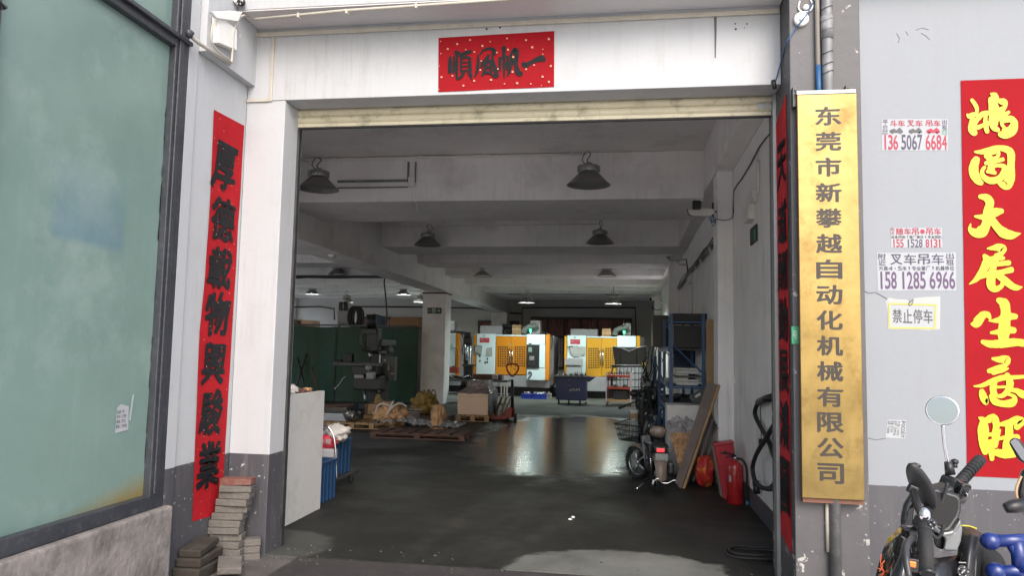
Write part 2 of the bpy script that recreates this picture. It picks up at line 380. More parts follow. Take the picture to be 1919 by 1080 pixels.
def mould(m):
    t = m.node_tree; b = t.nodes['Principled BSDF']; prev = b.inputs['Base Color'].links[0].from_socket
    tc, s = sepxyz(m); n1 = noise_(m, tc, 4, 6)
    dy = math_(m, 'SUBTRACT', 4.62, s.outputs[1]); dz = math_(m, 'SUBTRACT', s.outputs[2], .60)
    d = math_(m, 'ADD', math_(m, 'MULTIPLY', dy, .9), math_(m, 'MULTIPLY', dz, 4.5)); d = math_(m, 'ADD', d, math_(m, 'MULTIPLY', n1, .5))
    f = math_(m, 'MULTIPLY_ADD', d, -1.5, 1.75, clamp=True); f = math_(m, 'MULTIPLY', f, .95)
    mm = N(m, 'ShaderNodeMix', data_type='RGBA'); t.links.new(f, mm.inputs[0]); t.links.new(prev, mm.inputs[6]); mm.inputs[7].default_value = (.22, .17, .06, 1); t.links.new(mm.outputs[2], b.inputs['Base Color'])
mould(fm)
# interior floor: dark wet epoxy, worn patches, paler dry floor at the back
def ell_mask(m, s, n1, cx, cy, rx, ry, sharp=8):
    a = math_(m, 'POWER', math_(m, 'ABSOLUTE', math_(m, 'DIVIDE', math_(m, 'SUBTRACT', s.outputs[0], cx), rx)), 2.); b = math_(m, 'POWER', math_(m, 'ABSOLUTE', math_(m, 'DIVIDE', math_(m, 'SUBTRACT', s.outputs[1], cy), ry)), 2.)
    d = math_(m, 'ADD', math_(m, 'ADD', a, b), math_(m, 'MULTIPLY_ADD', n1, 1.3, -.65)); return math_(m, 'MULTIPLY_ADD', math_(m, 'SUBTRACT', 1., d), sharp, .5, clamp=True)
def floor_e(m):
    tc, s = sepxyz(m); n1 = noise_(m, tc, 3.5, 8)
    e1 = ell_mask(m, s, n1, -.02, 5.74, .84, .60, 5); e2 = math_(m, 'MULTIPLY', ell_mask(m, s, n1, -4.5, 12.9, 1.25, 1.1, 4), .55)
    far = math_(m, 'MULTIPLY', math_(m, 'MULTIPLY_ADD', math_(m, 'SUBTRACT', math_(m, 'MULTIPLY_ADD', n1, .6, s.outputs[1]), 19.6), 3, .5, clamp=True), .62)
    e3 = math_(m, 'MULTIPLY', ell_mask(m, s, n1, -2.9, 5.9, .55, .5, 3), .35)
    return math_(m, 'MAXIMUM', math_(m, 'MAXIMUM', e1, e3), math_(m, 'MAXIMUM', e2, far))
fl = mask_mat('floor_epoxy', (.020, .020, .0175), (.125, .128, .115), floor_e, (.12, .62), var=.45, vs=1.3, bump=0, dirt=(.052, .050, .045), da=.6, ds=.8, spec=.26)
t_ = fl.node_tree; tcF = N(fl, 'ShaderNodeTexCoord')
w1 = noise_(fl, tcF, 2.6, 4, (1, 1.3, 1)); w2 = noise_(fl, tcF, 9, 5, (1, 1, 1)); bpF = N(fl, 'ShaderNodeBump'); bpF.inputs['Strength'].default_value = .5; bpF.inputs['Distance'].default_value = .014
t_.links.new(math_(fl, 'MULTIPLY_ADD', w2, .45, w1), bpF.inputs['Height']); t_.links.new(bpF.outputs[0], t_.nodes['Principled BSDF'].inputs['Normal'])
wet = noise_(fl, tcF, .55, 6); wv = N(fl, 'ShaderNodeMapRange'); wv.inputs[1].default_value = .42; wv.inputs[2].default_value = .62; wv.inputs[3].default_value = .30; wv.inputs[4].default_value = .52; t_.links.new(wet, wv.inputs[0])
tcw, sw = sepxyz(fl); ew = ell_mask(fl, sw, noise_(fl, tcw, 1.6, 6), -1.0, 14.6, 1.75, 4.9, 3)
bF = t_.nodes['Principled BSDF']; rp = bF.inputs['Roughness'].links[0].from_socket; t_.links.new(math_(fl, 'ADD', rp, math_(fl, 'MULTIPLY', wv.outputs[0], math_(fl, 'SUBTRACT', 1., ew))), bF.inputs['Roughness'])
# tyre scuffs and oil spots
prevF = bF.inputs['Base Color'].links[0].from_socket; tcs, ss = sepxyz(fl); nb = noise_(fl, tcs, 7, 6); nl = noise_(fl, tcs, .8, 3)
def track(cx, cy_, R_, w):
    dx = math_(fl, 'SUBTRACT', ss.outputs[0], cx); dy = math_(fl, 'SUBTRACT', ss.outputs[1], cy_)
    d = math_(fl, 'SQRT', math_(fl, 'ADD', math_(fl, 'MULTIPLY', dx, dx), math_(fl, 'MULTIPLY', dy, dy)))
    e = math_(fl, 'ABSOLUTE', math_(fl, 'SUBTRACT', math_(fl, 'MULTIPLY_ADD', nl, .25, d), R_))
    return math_(fl, 'MULTIPLY', math_(fl, 'MULTIPLY_ADD', e, -1/w*2, 2., clamp=True), math_(fl, 'MULTIPLY_ADD', nb, 5, -2.0, clamp=True))
tk = track(9.0, 6.0, 10.2, .10)
for a in ((9.0, 6.0, 10.75, .10), (-14, 9, 13.1, .09), (-14, 9, 13.6, .09), (12, 16, 13.0, .08)): tk = math_(fl, 'MAXIMUM', tk, track(*a))
sp = math_(fl, 'MULTIPLY_ADD', noise_(fl, tcs, 4.5, 2), 30, -21.3, clamp=True)
mt_ = N(fl, 'ShaderNodeMix', data_type='RGBA'); t_.links.new(math_(fl, 'MULTIPLY', tk, .16), mt_.inputs[0]); t_.links.new(prevF, mt_.inputs[6]); mt_.inputs[7].default_value = (.075, .072, .066, 1)
mo_ = N(fl, 'ShaderNodeMix', data_type='RGBA'); t_.links.new(math_(fl, 'MULTIPLY', sp, .8), mo_.inputs[0]); t_.links.new(mt_.outputs[2], mo_.inputs[6]); mo_.inputs[7].default_value = (.008, .008, .008, 1); t_.links.new(mo_.outputs[2], bF.inputs['Base Color'])
def grime(m, amt, tone, top=None):
    t = m.node_tree; b = t.nodes['Principled BSDF']; prev = b.inputs['Base Color'].links[0].from_socket
    tc, s_ = sepxyz(m); n1 = noise_(m, tc, 6, 7, (2.2, 2.2, .16)); n2 = noise_(m, tc, 1.1, 7); n3 = noise_(m, tc, 38, 5)
    f = math_(m, 'MULTIPLY', math_(m, 'MULTIPLY_ADD', n1, 5, -2.5, clamp=True), math_(m, 'MULTIPLY_ADD', n2, 4, -1.6, clamp=True))
    f = math_(m, 'ADD', math_(m, 'MULTIPLY', f, amt), math_(m, 'MULTIPLY', math_(m, 'MULTIPLY_ADD', n3, 40, -27.6, clamp=True), .5), clamp=True)
    mm = N(m, 'ShaderNodeMix', data_type='RGBA'); t.links.new(f, mm.inputs[0]); t.links.new(prev, mm.inputs[6]); mm.inputs[7].default_value = (*tone, 1); t.links.new(mm.outputs[2], b.inputs['Base Color'])
grime(M['wall_paint'], .45, (.25, .235, .215)); grime(M['wall_paint_right'], .25, (.20, .195, .185)); grime(M['interior_paint'], .5, (.38, .35, .31)); grime(M['ceiling_paint'], .35, (.40, .37, .33)); grime(M['pillar_paint'], .5, (.04, .038, .036)); grime(M['frosted_pane'], .35, (.22, .30, .27))
mat('threshold', (.085, .078, .072), .75, var=.4, vs=3, bump=.6, bs=60, dirt=(.17, .16, .15), da=.6, ds=5)
mat('asphalt', (.042, .037, .036), .6, var=.35, vs=2.0, bump=.6, bs=90, dirt=(.09, .085, .08), da=.4, ds=5)
mat('ground_concrete', (.62, .60, .58), .85, var=.25, vs=1.5, bump=.5, bs=40, dirt=(.13, .11, .10), da=.6, ds=1.8)
# ================================================================ setting
o = MB().box(-60, 60, -60, 5.62, -.2, -.012).build('ground', 'ground_concrete'); tag(o, 'outdoor concrete yard in front of the workshop doorway', kind='structure')
for x0, x1 in ((1.62, 40), (-60, -16.22)):
    o = MB().box(x0, x1, 5.77, 60, -.2, -.012).build('ground', 'ground_concrete'); tag(o, 'concrete side yard beside the workshop', kind='structure')
o = MB().box(-3.05, -2.472, 4.3, 5.606, -.05, -.008).build('pavement', 'threshold'); tag(o, 'grubby concrete beside the left jamb', kind='structure')
o = MB().box(-2.47, 8, 4.6, 5.765, -.05, -.006).build('road', 'asphalt'); tag(o, 'dark asphalt apron outside the doorway', kind='structure')
o = MB().box(-16, 1.6, 5.62, 35.2, -.2, 0).build('floor', 'floor_epoxy'); tag(o, 'dark glossy wet workshop floor', kind='structure')
o = MB().box(-16, -6.25, 5.95, 17.0, .001, .006).build('floor', 'ground_concrete'); tag(o, 'pale concrete floor added in the unseen left bay to bounce daylight', kind='structure')  # pale sheet added out of view to bounce daylight up to the ceiling
bl = thing('factory_building', 'white painted workshop building with a wide open doorway and deep beamed interior', 'building')
def bp(name, mt, *b, bevel=0, **k): return B(*b).build(name, mt, bl, bevel=bevel)
bp('front_wall', 'wall_paint', -3.07, -2.735, 5.607, 5.95, -.1, 3.6, bevel=.006)
bp('lintel', 'wall_paint', -3.07, 1.13, 5.607, 5.84, 3.603, 7.0, bevel=.006)
bp('front_wall', 'wall_paint', -4.6, -3.072, 5.6, 5.9, -.1, 7.0)
bp('front_wall', 'wall_paint', -16.2, -4.602, 5.6, 5.9, -.1, .6)  # sill of unseen window openings, added to bring daylight onto the beams
bp('front_wall', 'wall_paint', -16.2, -4.602, 5.6, 5.9, 4.1, 7.0)
for xx in (-16.2, -13.4, -10.6, -7.8): bp('added_window_pier', 'wall_paint', xx, xx+.35, 5.6, 5.9, .602, 4.098)
for xx in (-14.6, -11.8, -9.0, -6.2): bp('window_mullion', 'galvanised', xx, xx+.06, 5.72, 5.78, .602, 4.098)  # piers and mullions of these added openings
bp('side_wall', 'wall_paint', -3.4, -3.07, 4.87, 5.598, -.1, 7.0)
bp('corner_strip', 'wall_paint', -3.4, -3.055, 4.745, 4.868, -.1, 7.0, bevel=.008)
bp('wall_ledge', 'wall_paint', -3.068, -3.005, 4.872, 5.604, 3.725, 7.0, bevel=.004)
bp('upper_beam', 'wall_paint', 1.603, 8, 5.2, 5.368, 4.245, 7.0)
u = bp('upper_beam', 'wall_paint', -3.0, 1.127, 5.27, 5.605, 4.215, 7.0, bevel=.006)
bp('soffit', 'soffit_paint', -2.998, 1.125, 5.273, 5.602, 4.205, 4.213)
bp('pillar', 'pillar_paint', 1.132, 1.60, 5.33, 6.10, -.1, 7.0, bevel=.006)
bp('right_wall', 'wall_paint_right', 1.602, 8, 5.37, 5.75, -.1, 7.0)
bp('roof_slab', 'ceiling_paint', -16.2, 1.6, 5.85, 35.2, 4.56, 4.8)
bp('inner_wall', 'interior_paint', 1.345, 1.6, 6.102, 20.2, -.1, 4.56)
bp('inner_wall', 'interior_paint', 1.345, 1.6, 23.0, 35.2, -.1, 4.56)
bp('inner_wall', 'interior_paint', 1.345, 1.6, 20.202, 22.998, -.1, .7)
bp('inner_wall', 'interior_paint', 1.345, 1.6, 20.202, 22.998, 3.6, 4.56)
for yy in (21.6,): bp('window_mullion', 'galvanised', 1.44, 1.50, yy, yy+.06, .702, 3.598)
bp('rear_wall', 'back_wall_paint', -16.2, 1.34, 35.0, 35.2, -.1, 4.558)
for a, b in ((3.39, 4.557),): bp('girder', 'ceiling_paint', -6.0, -5.32, 5.96, 34.99, a, b, bevel=.01)
bp('girder', 'ceiling_paint', 1.12, 1.343, 6.105, 34.99, 3.93, 4.557, bevel=.01)
for i, (a, b) in enumerate(((10.9, 12.65), (15.8, 17.1), (18.8, 19.9), (21.8, 22.8), (24.6, 25.4), (26.6, 27.0), (28.3, 29.0), (30.0, 30.4), (31.5, 32.2))):
    bp('crossbeam', 'ceiling_paint', -5.318, 1.118, a, b, 3.85, 4.555, bevel=.012)
    bp('crossbeam', 'ceiling_paint', -16, -6.002, a, b if i else 11.6, 3.85, 4.555, bevel=.012)
bp('header_beam', 'ceiling_paint', -5.318, 1.118, 6.6, 7.0, 4.2, 4.555)
for x0, x1, y0, y1 in ((-6.03, -5.318, 22.0, 22.7), (-6.03, -5.318, 33.9, 34.98), (1.147, 1.343, 9.6, 10.05), (1.10, 1.343, 19.0, 19.5), (1.10, 1.343, 28, 28.5)):
    bp('column', 'interior_paint' if x0 > 0 else 'ceiling_paint', x0, x1, y0, y1, .002, 3.388 if x0 < 0 else 3.928, bevel=.01)
# rear windows with curtains, frames and panes
def rear_window(x0, x1, z0, z1, n, rows=2):
    f = MB()
    for i in range(n+1):
        x = x0+(x1-x0)*i/n; f.box(x-.045, x+.045, 34.86, 34.97, z0, z1)
    for z in (z0, z1-.0, z0+(z1-z0)*.62): f.box(x0-.046, x1+.046, 34.84, 34.975, z-.05, z+.05)
    f.build('window_frame', 'dark_steel', bl)
    for i in range(n):
        a = x0+(x1-x0)*i/n+.05; b = x0+(x1-x0)*(i+1)/n-.05
        for zz0, zz1, mt in ((z0+.05, z0+(z1-z0)*.62-.05, 'curtain_pale'), (z0+(z1-z0)*.62+.05, z1-.05, 'curtain')):
            cloth(lambda s, t: (a+(b-a)*s, 34.92+.03*math.sin(s*38), zz0+(zz1-zz0)*t), 40, 1).build('curtain', mt, bl)
rear_window(-4.3, .3, .9, 3.2, 6)
rear_window(-6.8, -4.9, 1.6, 3.0, 2)
rear_window(-12.5, -9.6, 1.9, 3.1, 3)
# side windows added in the unseen left bay wall to let daylight in
bp('left_wall', 'interior_paint', -16.2, -16.0, 5.9, 35.0, -.1, .8); bp('left_wall', 'interior_paint', -16.2, -16.0, 5.9, 35.0, 3.9, 4.558)
for i in range(8):
    y = 5.9+i*4.1; bp('added_window_pier', 'interior_paint', -16.2, -16.0, y, min(y+.6, 35), 0.802, 3.898)
    if i < 7:
        f = B(-16.12, -16.08, y+.6, y+4.1, 0.802, .85).box(-16.12, -16.08, y+.6, y+4.1, 3.85, 3.898)
        for k in range(4): f.box(-16.12, -16.08, y+.6+k*1.15, y+.65+k*1.15, .85, 3.85)
        f.build('window_frame', 'galvanised', bl)  # frame of the added daylight opening
# small marks on the front wall
mk = MB()
for px, py, r in ((912, 54, 2.2), (937, 51, 2.2), (1378, 44, 1.6), (1400, 44, 1.6), (1379, 54, 2.2), (476, 145, 1.4), (1395, 52, 1)): 
    c = P(px, py, y=5.604); mk.ell(c, r*.004, .003, r*.004, n=8)
mk.build('screw_hole', 'dark_steel', bl)
MB().prism([P(x, y, y=5.604) for x, y in ((1338, 26), (1343, 26), (1343, 60), (1341.5, 108), (1339.5, 108), (1339, 60))], (0, .0025, 0)).build('hanging_stain', 'print_grey', bl)

# ================================================================ roller shutter
rs = thing('roller_shutter', 'raised cream roller shutter with mildew stains at the top of the doorway', 'roller shutter', (-.8, 5.88, 3.45))
for i in range(7):
    z = 3.485+i*.0625; vs = []; n = 7
    prof = [(5.868+.0, z), (5.862, z+.006), (5.852, z+.018), (5.849, z+.033), (5.853, z+.048), (5.862, z+.058), (5.868, z+.0615), (5.885, z+.0615), (5.885, z)]
    MB().prism([(-2.79, a, b) for a, b in prof], (3.895, 0, 0)).build('slat', 'shutter_slat', rs)
B(-2.79, 1.105, 5.855, 5.895, 3.452, 3.484).build('bottom_bar', 'shutter_slat', rs, bevel=.006)
B(-2.79, 1.105, 5.865, 5.885, 3.438, 3.451).build('rubber_seal', 'rubber', rs)
B(-2.734, -2.716, 5.852, 5.90, .0, 3.437).build('guide_rail', 'dark_steel', rs)
B(1.105, 1.130, 5.80, 5.90, .0, 3.60).build('guide_rail', 'galvanised', rs)
B(1.0, 1.10, 5.846, 5.853, 3.50, 3.545).build('end_bracket', 'galvanised', rs)

# ================================================================ shop window at the left
X = -3.07
sw = thing('shop_window', 'tall teal frosted shop window in a dark grey steel frame on the left side', 'window')
B(X-.05, X-.03, 3.16, 4.60, .58, 3.66).build('pane', 'frosted_pane', sw)
B(X-.05, X-.03, 3.16, 4.60, 3.74, 5.2).build('pane', 'frosted_pane', sw)
B(X-.05, X-.03, .6, 3.05, .58, 3.66).build('pane', 'frosted_pane', sw)
B(X-.05, X-.03, .6, 3.05, 3.74, 5.2).build('pane', 'frosted_pane', sw)
B(X-.08, X+.02, 4.588, 4.742, .50, 5.3).box(X+.02, X+.035, 4.615, 4.66, .62, 5.3).build('frame_post', 'grey_frame', sw, bevel=.006)
B(X-.08, X+.02, 3.04, 3.165, .50, 5.3).build('frame_post', 'grey_frame', sw, bevel=.006)
B(X-.08, X+.025, .5, 4.586, .525, .618).build('bottom_rail', 'grey_frame', sw, bevel=.006)
B(X-.08, X+.02, .5, 4.586, 3.645, 3.74).box(X+.02, X+.05, .5, 4.74, 3.70, 3.73).build('transom', 'grey_frame', sw, bevel=.005)
B(X-.08, X+.02, .5, 4.586, 5.2, 5.3).build('top_rail', 'grey_frame', sw)
mg = MB()
for i in range(26):
    z = random.uniform(.7, 3.5); h = random.uniform(.03, .16); w = random.uniform(.004, .010); y = 4.588-.001
    mg.add([(X-.027, y-w, z), (X-.027, y+.001, z-h*.2), (X-.027, y+.001, z+h), (X-.027, y-w*.6, z+h*.9)], [(0, 1, 2, 3)])
mg.build('sealant_drip', 'grey_frame', sw)
B(-3.6, -3.0, .3, 4.585+.2, -.1, .523).build('plinth', 'concrete_base', sw, bevel=.02, seg=3)
B(-3.6, -3.045, 4.4, 4.743, .0, .50).build('plinth_end', 'pillar_paint', sw)
B(-3.4, -3.075, .3, 4.7, 5.301, 7).build('head_wall', 'wall_paint', sw)
B(-3.6, -3.4, -3, .3, 0, 7).build('return_wall', 'wall_paint', sw)

# ---------------------------------------------------------------- printed stickers
def sheet(name, pts, off, mt, parent, curl=0):
    b = cloth(lambda s, t: ((pts[0]*(1-s)+pts[1]*s)*(1-t)+(pts[3]*(1-s)+pts[2]*s)*t)+off*(1+curl*noise.noise(Vector((s*3+pts[0].x*5, t*3, 0)))), 10, 10)
    return b.build(name, mt, parent)
YW = 5.37
NY = Vector((0, -1, 0))
def wall_sticker(px, label, lines, group=None, mt='paper', border=None):
    """px: four photo corners TL TR BR BL on the right wall; lines: (text, u0, u1, v0, v1, material, bold)"""
    c = [P(a, b, y=YW) for a, b in px]; t = thing('sticker', label, 'sticker', (c[0]+c[2])/2, group)
    sheet('sheet', c, NY*.0015, mt, t, .3)
    def at(u, v): return (c[0]*(1-u)+c[1]*u)*(1-v)+(c[3]*(1-u)+c[2]*u)*v + NY*.0034
    ux = (c[1]-c[0]).normalized(); uy = (c[0]-c[3]).normalized(); w = (c[1]-c[0]).length; h = (c[0]-c[3]).length
    for tx, u0, u1, v0, v1, mt_, bold in lines:
        b = MB(); n = len(tx); cw = (u1-u0)/n
        for i, ch in enumerate(tx):
            if ch == ' ': continue
            glyph(b, ch, at(u0+cw*(i+.5), (v0+v1)/2), ux, uy, cw*w*.88, (v1-v0)*h, bold)
        b.build('print', mt_, t)
    if border:
        b = MB(); k = .04
        for (u0, u1, v0, v1) in ((.02, .98, .04, .09), (.02, .98, .91, .96), (.02, .05, .09, .91), (.95, .98, .09, .91)):
            b.quad(at(u0, v0), at(u1, v0), at(u1, v1), at(u0, v1))
        b.build('border', border, t)
    return t, at, ux, uy, w, h
t, at, ux, uy, w, h = wall_sticker([(1652, 223), (1776, 223), (1776, 282), (1653, 282)], 'topmost white phone sticker with red and dark numbers and little trucks', [
    ('平', .01, .10, .02, .17, 'print_dark', .01), ('价', .01, .10, .19, .34, 'print_dark', .01), ('斗车', .12, .36, .04, .24, 'print_red', .02), ('叉车', .38, .63, .04, .24, 'print_red', .02), ('吊车', .66, .90, .04, .24, 'print_red', .02),
    ('出', .91, .99, .02, .17, 'print_dark', .01), ('租', .91, .99, .19, .34, 'print_dark', .01), ('136', .01, .25, .50, .98, 'print_red', .025), ('5067', .29, .62, .50, .98, 'print_dark', .025), ('6684', .66, .99, .50, .98, 'print_red', .025)])
for u, mt_ in ((.22, 'print_grey'), (.51, 'print_grey'), (.78, 'print_red')):
    b = MB(); b.add([at(u+a, v) for a, v in ((-.10, .44), (-.10, .36), (-.03, .30), (.0, .36), (.05, .27), (.08, .33), (.10, .38), (.10, .44))], [tuple(range(8))])
    for a in (-.06, .06): b.add([at(u+a+.018*math.cos(q), .44+.035*math.sin(q)) for q in [k*.785 for k in range(8)]], [tuple(range(8))])
    b.build('truck_picture', mt_, t)
for u, mt_ in ((.05, 'print_dark'), (.95, 'print_green')):
    b = MB()
    for k, tx in enumerate('装搬出位'): glyph(b, tx, at(u-.022+.044*(k % 2), .38+.08*(k//2)), ux, uy, w*.04, h*.07, 0)
    b.build('small_print', mt_, t)
wall_sticker([(1669, 427), (1765, 427), (1766, 464), (1670, 464)], 'small white phone sticker with red characters in the middle of the wall', [
    ('附', .0, .08, .0, .17, 'print_red', 0), ('近', .0, .08, .18, .34, 'print_red', 0), ('随车吊', .10, .56, .02, .36, 'print_red', .02), ('吊车', .68, .99, .02, .36, 'print_red', .02), ('●', .57, .67, .08, .30, 'print_red', 0), ('设备吊装,整厂搬迁,专业团队', .0, 1, .40, .54, 'print_grey', .01),
    ('155', .02, .25, .58, .99, 'print_red', .02), ('1528', .30, .62, .58, .99, 'print_dark', .02), ('8131', .67, .99, .58, .99, 'print_red', .02)])
wall_sticker([(1643, 474), (1791, 473), (1792, 545), (1645, 545)], 'widest white phone sticker with large violet numbers below the small red one', [
    ('附', .01, .12, .02, .17, 'print_dark', .01), ('近', .01, .12, .18, .34, 'print_dark', .01), ('叉车吊车', .16, .86, .04, .32, 'print_dark', .015), ('出', .87, .98, .02, .17, 'print_dark', .01), ('租', .87, .98, .18, .34, 'print_dark', .01),
    ('升高4.5米,专业搬厂,机器移位', .02, .98, .36, .47, 'print_dark', .01), ('158', .01, .25, .50, .96, 'print_violet', .025), ('1285', .29, .62, .50, .96, 'print_violet', .025), ('6966', .66, .99, .50, .96, 'print_violet', .025)])
wall_sticker([(1663, 566), (1757, 569), (1755, 619), (1664, 618)], 'yellow bordered no parking notice on torn paper', [('禁止停车', .09, .92, .25, .75, 'print_grey', .015)], border='print_yellow')
t = thing('torn_paper', 'grey torn paper flap behind the yellow bordered notice', 'paper', P(1710, 562, y=YW))
b = MB(); pts = [(1660, 566), (1666, 558), (1680, 561), (1700, 562), (1706, 569), (1712, 559), (1735, 557), (1762, 556), (1762, 590), (1761, 617), (1740, 620), (1668, 616)]
b.add([P(x, y, y=YW)+NY*.0006 for x, y in pts], [tuple(range(len(pts)))]).build('sheet', 'paper_dim', t)
b = MB(); b.tube([P(x, y, y=YW)+NY*.003 for x, y in ((1702, 571), (1705, 566), (1712, 561), (1709, 570), (1704, 573))], .003, 5); b.tube([P(x, y, y=YW)+NY*.002 for x, y in ((1618, 545), (1628, 550), (1640, 548), (1655, 556), (1662, 560))], .0018, 5); b.tube([P(x, y, y=YW)+NY*.002 for x, y in ((1622, 820), (1640, 825), (1660, 822))], .0012, 5)
b.build('torn_edge', 'print_grey', t)
wall_sticker([(1698, 788), (1696, 823), (1659, 821), (1663, 787)], 'small white parts label stuck sideways low on the wall', [
    ('FOCODY', .05, .95, .04, .24, 'print_grey', .02), ('产品:中华', .05, .85, .32, .46, 'print_grey', 0), ('型号:CM76', .05, .85, .49, .63, 'print_grey', 0), ('数量:P10', .05, .7, .66, .80, 'print_grey', 0), ('数量:1000', .05, .75, .83, .96, 'print_grey', 0)])
# scratches on the right wall
b = MB()
for q in (((1680, 62), (1686, 72), (1683, 80)), ((1697, 58), (1702, 66)), ((1716, 56), (1728, 52), (1740, 55)), ((1726, 62), (1734, 66), (1742, 74))): b.tube([P(x, y, y=YW)+NY*.001 for x, y in q], .0014, 4)
o = b.build('scratch_marks', 'print_grey', bl)
# label on the window pane
c = [Vector(P(a, b_, x=X-.028)) for a, b_ in ((219, 765), (241, 762), (240, 806), (215, 813))]
t = thing('sticker', 'small torn white label stuck on the frosted shop window', 'sticker', c[0])
NX = Vector((1, 0, 0)); b = MB(); b.add([v+NX*.001 for v in (c[0], c[0]*.7+c[1]*.3+Vector((0, 0, .02)), c[1], c[2], c[2]*.6+c[3]*.4, c[3])], [(0, 1, 2, 3, 4, 5)]).build('sheet', 'paper', t)
b = MB(); ux = (c[1]-c[0]).normalized(); uy = (c[0]-c[3]).normalized()
for k, tx in enumerate(('品名:中', '型号:CM', '数量:P2', '数量:100')):
    for i, ch in enumerate(tx): glyph(b, ch, c[0]*(1-(i+.7)/6.4)+c[1]*((i+.7)/6.4)-uy*((k+.9)*(c[0]-c[3]).length/5.2)+NX*.002, ux, uy, .014, .02, .01)
b.build('print', 'print_grey', t)
tag(MB().prism([P(x, y, x=X-.029) for x, y in ((249, 740), (251, 740), (244, 790), (242, 788))], (.002, 0, 0)).build('tape_residue', 'paper'), 'thin white strip of tape residue on the frosted window', 'tape')

# ================================================================ red couplets, banner
def corner_map(c, off):
    def at(u, v): return (c[0]*(1-u)+c[1]*u)*(1-v)+(c[3]*(1-u)+c[2]*u)*v + off
    return at
def flecks(at, n, sz, parent, seed):
    random.seed(seed); b = MB()
    for _ in range(n):
        u, v = random.uniform(.02, .98), random.uniform(.01, .99); s = sz*random.uniform(.5, 1.1)
        a = at(u, v); e1 = (at(min(1, u+.01), v)-a).normalized()*s; e2 = (at(u, min(1, v+.002))-a).normalized()*s*1.2
        b.quad(a, a+e1, a+e1+e2, a+e2)
    b.build('gold_fleck', 'fleck', parent, kind='stuff')
# left couplet on the side wall
c = [Vector((X, 5.12, 3.375)), Vector((X, 5.578, 3.39)), Vector((X, 5.53, .312)), Vector((X, 5.13, .335))]
t = thing('couplet_scroll', 'long red paper couplet with seven black brush characters on the left side wall', 'scroll', (X, 5.35, .33))
edge = [(0, 0), (.05, .2), (.0, .42), (-.03, .45), (-.13, .55), (-.10, .7), (-.05, .85), (0, 1)]
def lx(v):
    for (a, va), (b_, vb) in zip(edge, edge[1:]):
        if v <= vb: return a+(b_-a)*(v-va)/(vb-va)
    return 0
A = corner_map(c, Vector((0, 0, 0)))
cloth(lambda s, t_: A(s+(1-s)*lx(t_)*.6, t_)+Vector((.004+.004*noise.noise(Vector((s*2, t_*9, 1))), 0, 0)), 10, 60).build('sheet', 'red_paper', t)
A2 = corner_map(c, Vector((.0095, 0, 0)))
for i, (ch, y0, y1, x0, x1) in enumerate((('厚', 265, 362, 401, 444), ('德', 368, 456, 397, 440), ('載', 462, 545, 392, 435), ('物', 545, 632, 386, 431), ('興', 640, 724, 380, 424), ('駿', 730, 818, 376, 418), ('業', 826, 916, 371, 414))):
    cc = P((x0+x1)/2, (y0+y1)/2, x=X+.0095); hh = (P(400, y0, x=X)-P(400, y1, x=X)).z; ww = (P(x1, 500, x=X)-P(x0, 500, x=X)).y
    glyph(MB(), ch, cc, (0, 1, 0), (0, 0, 1), ww*1.02, hh*.96, .036, .06, .10, i).build('character', 'ink', t)
flecks(A2, 90, .008, t, 3)
# right couplet on the side of the pillar (faces the opening)
XR = 1.131
c = [Vector((XR, 5.80, 3.46)), Vector((XR, 5.43, 3.47)), Vector((XR, 5.42, .27)), Vector((XR, 5.77, .33))]
t = thing('couplet_scroll', 'long faded red paper couplet on the pillar side facing the doorway, beside the brass plate', 'scroll', (XR, 5.6, .3))
A = corner_map(c, Vector((0, 0, 0)))
cloth(lambda s, t_: A(s, t_ if t_ > .02 else .03*(1-s)+t_*s)+Vector((-.004-.004*noise.noise(Vector((s*2, t_*9, 5))), 0, 0)), 8, 60).build('sheet', 'red_paper_old', t)
for i, (ch, y0, y1) in enumerate((('天', 262, 345), ('道', 375, 455), ('酬', 470, 545), ('勤', 560, 640), ('展', 655, 735), ('鴻', 750, 840), ('圖', 860, 960))):
    yc = (y0+y1)/2; cc = P(1467, yc, x=XR-.0095); cc.y = 5.60; hh = (P(1467, y0, x=XR)-P(1467, y1, x=XR)).z
    glyph(MB(), ch, cc, (0, -1, 0), (0, 0, 1), .30, hh, .03, .06, 0, i+20).build('character', 'ink', t)
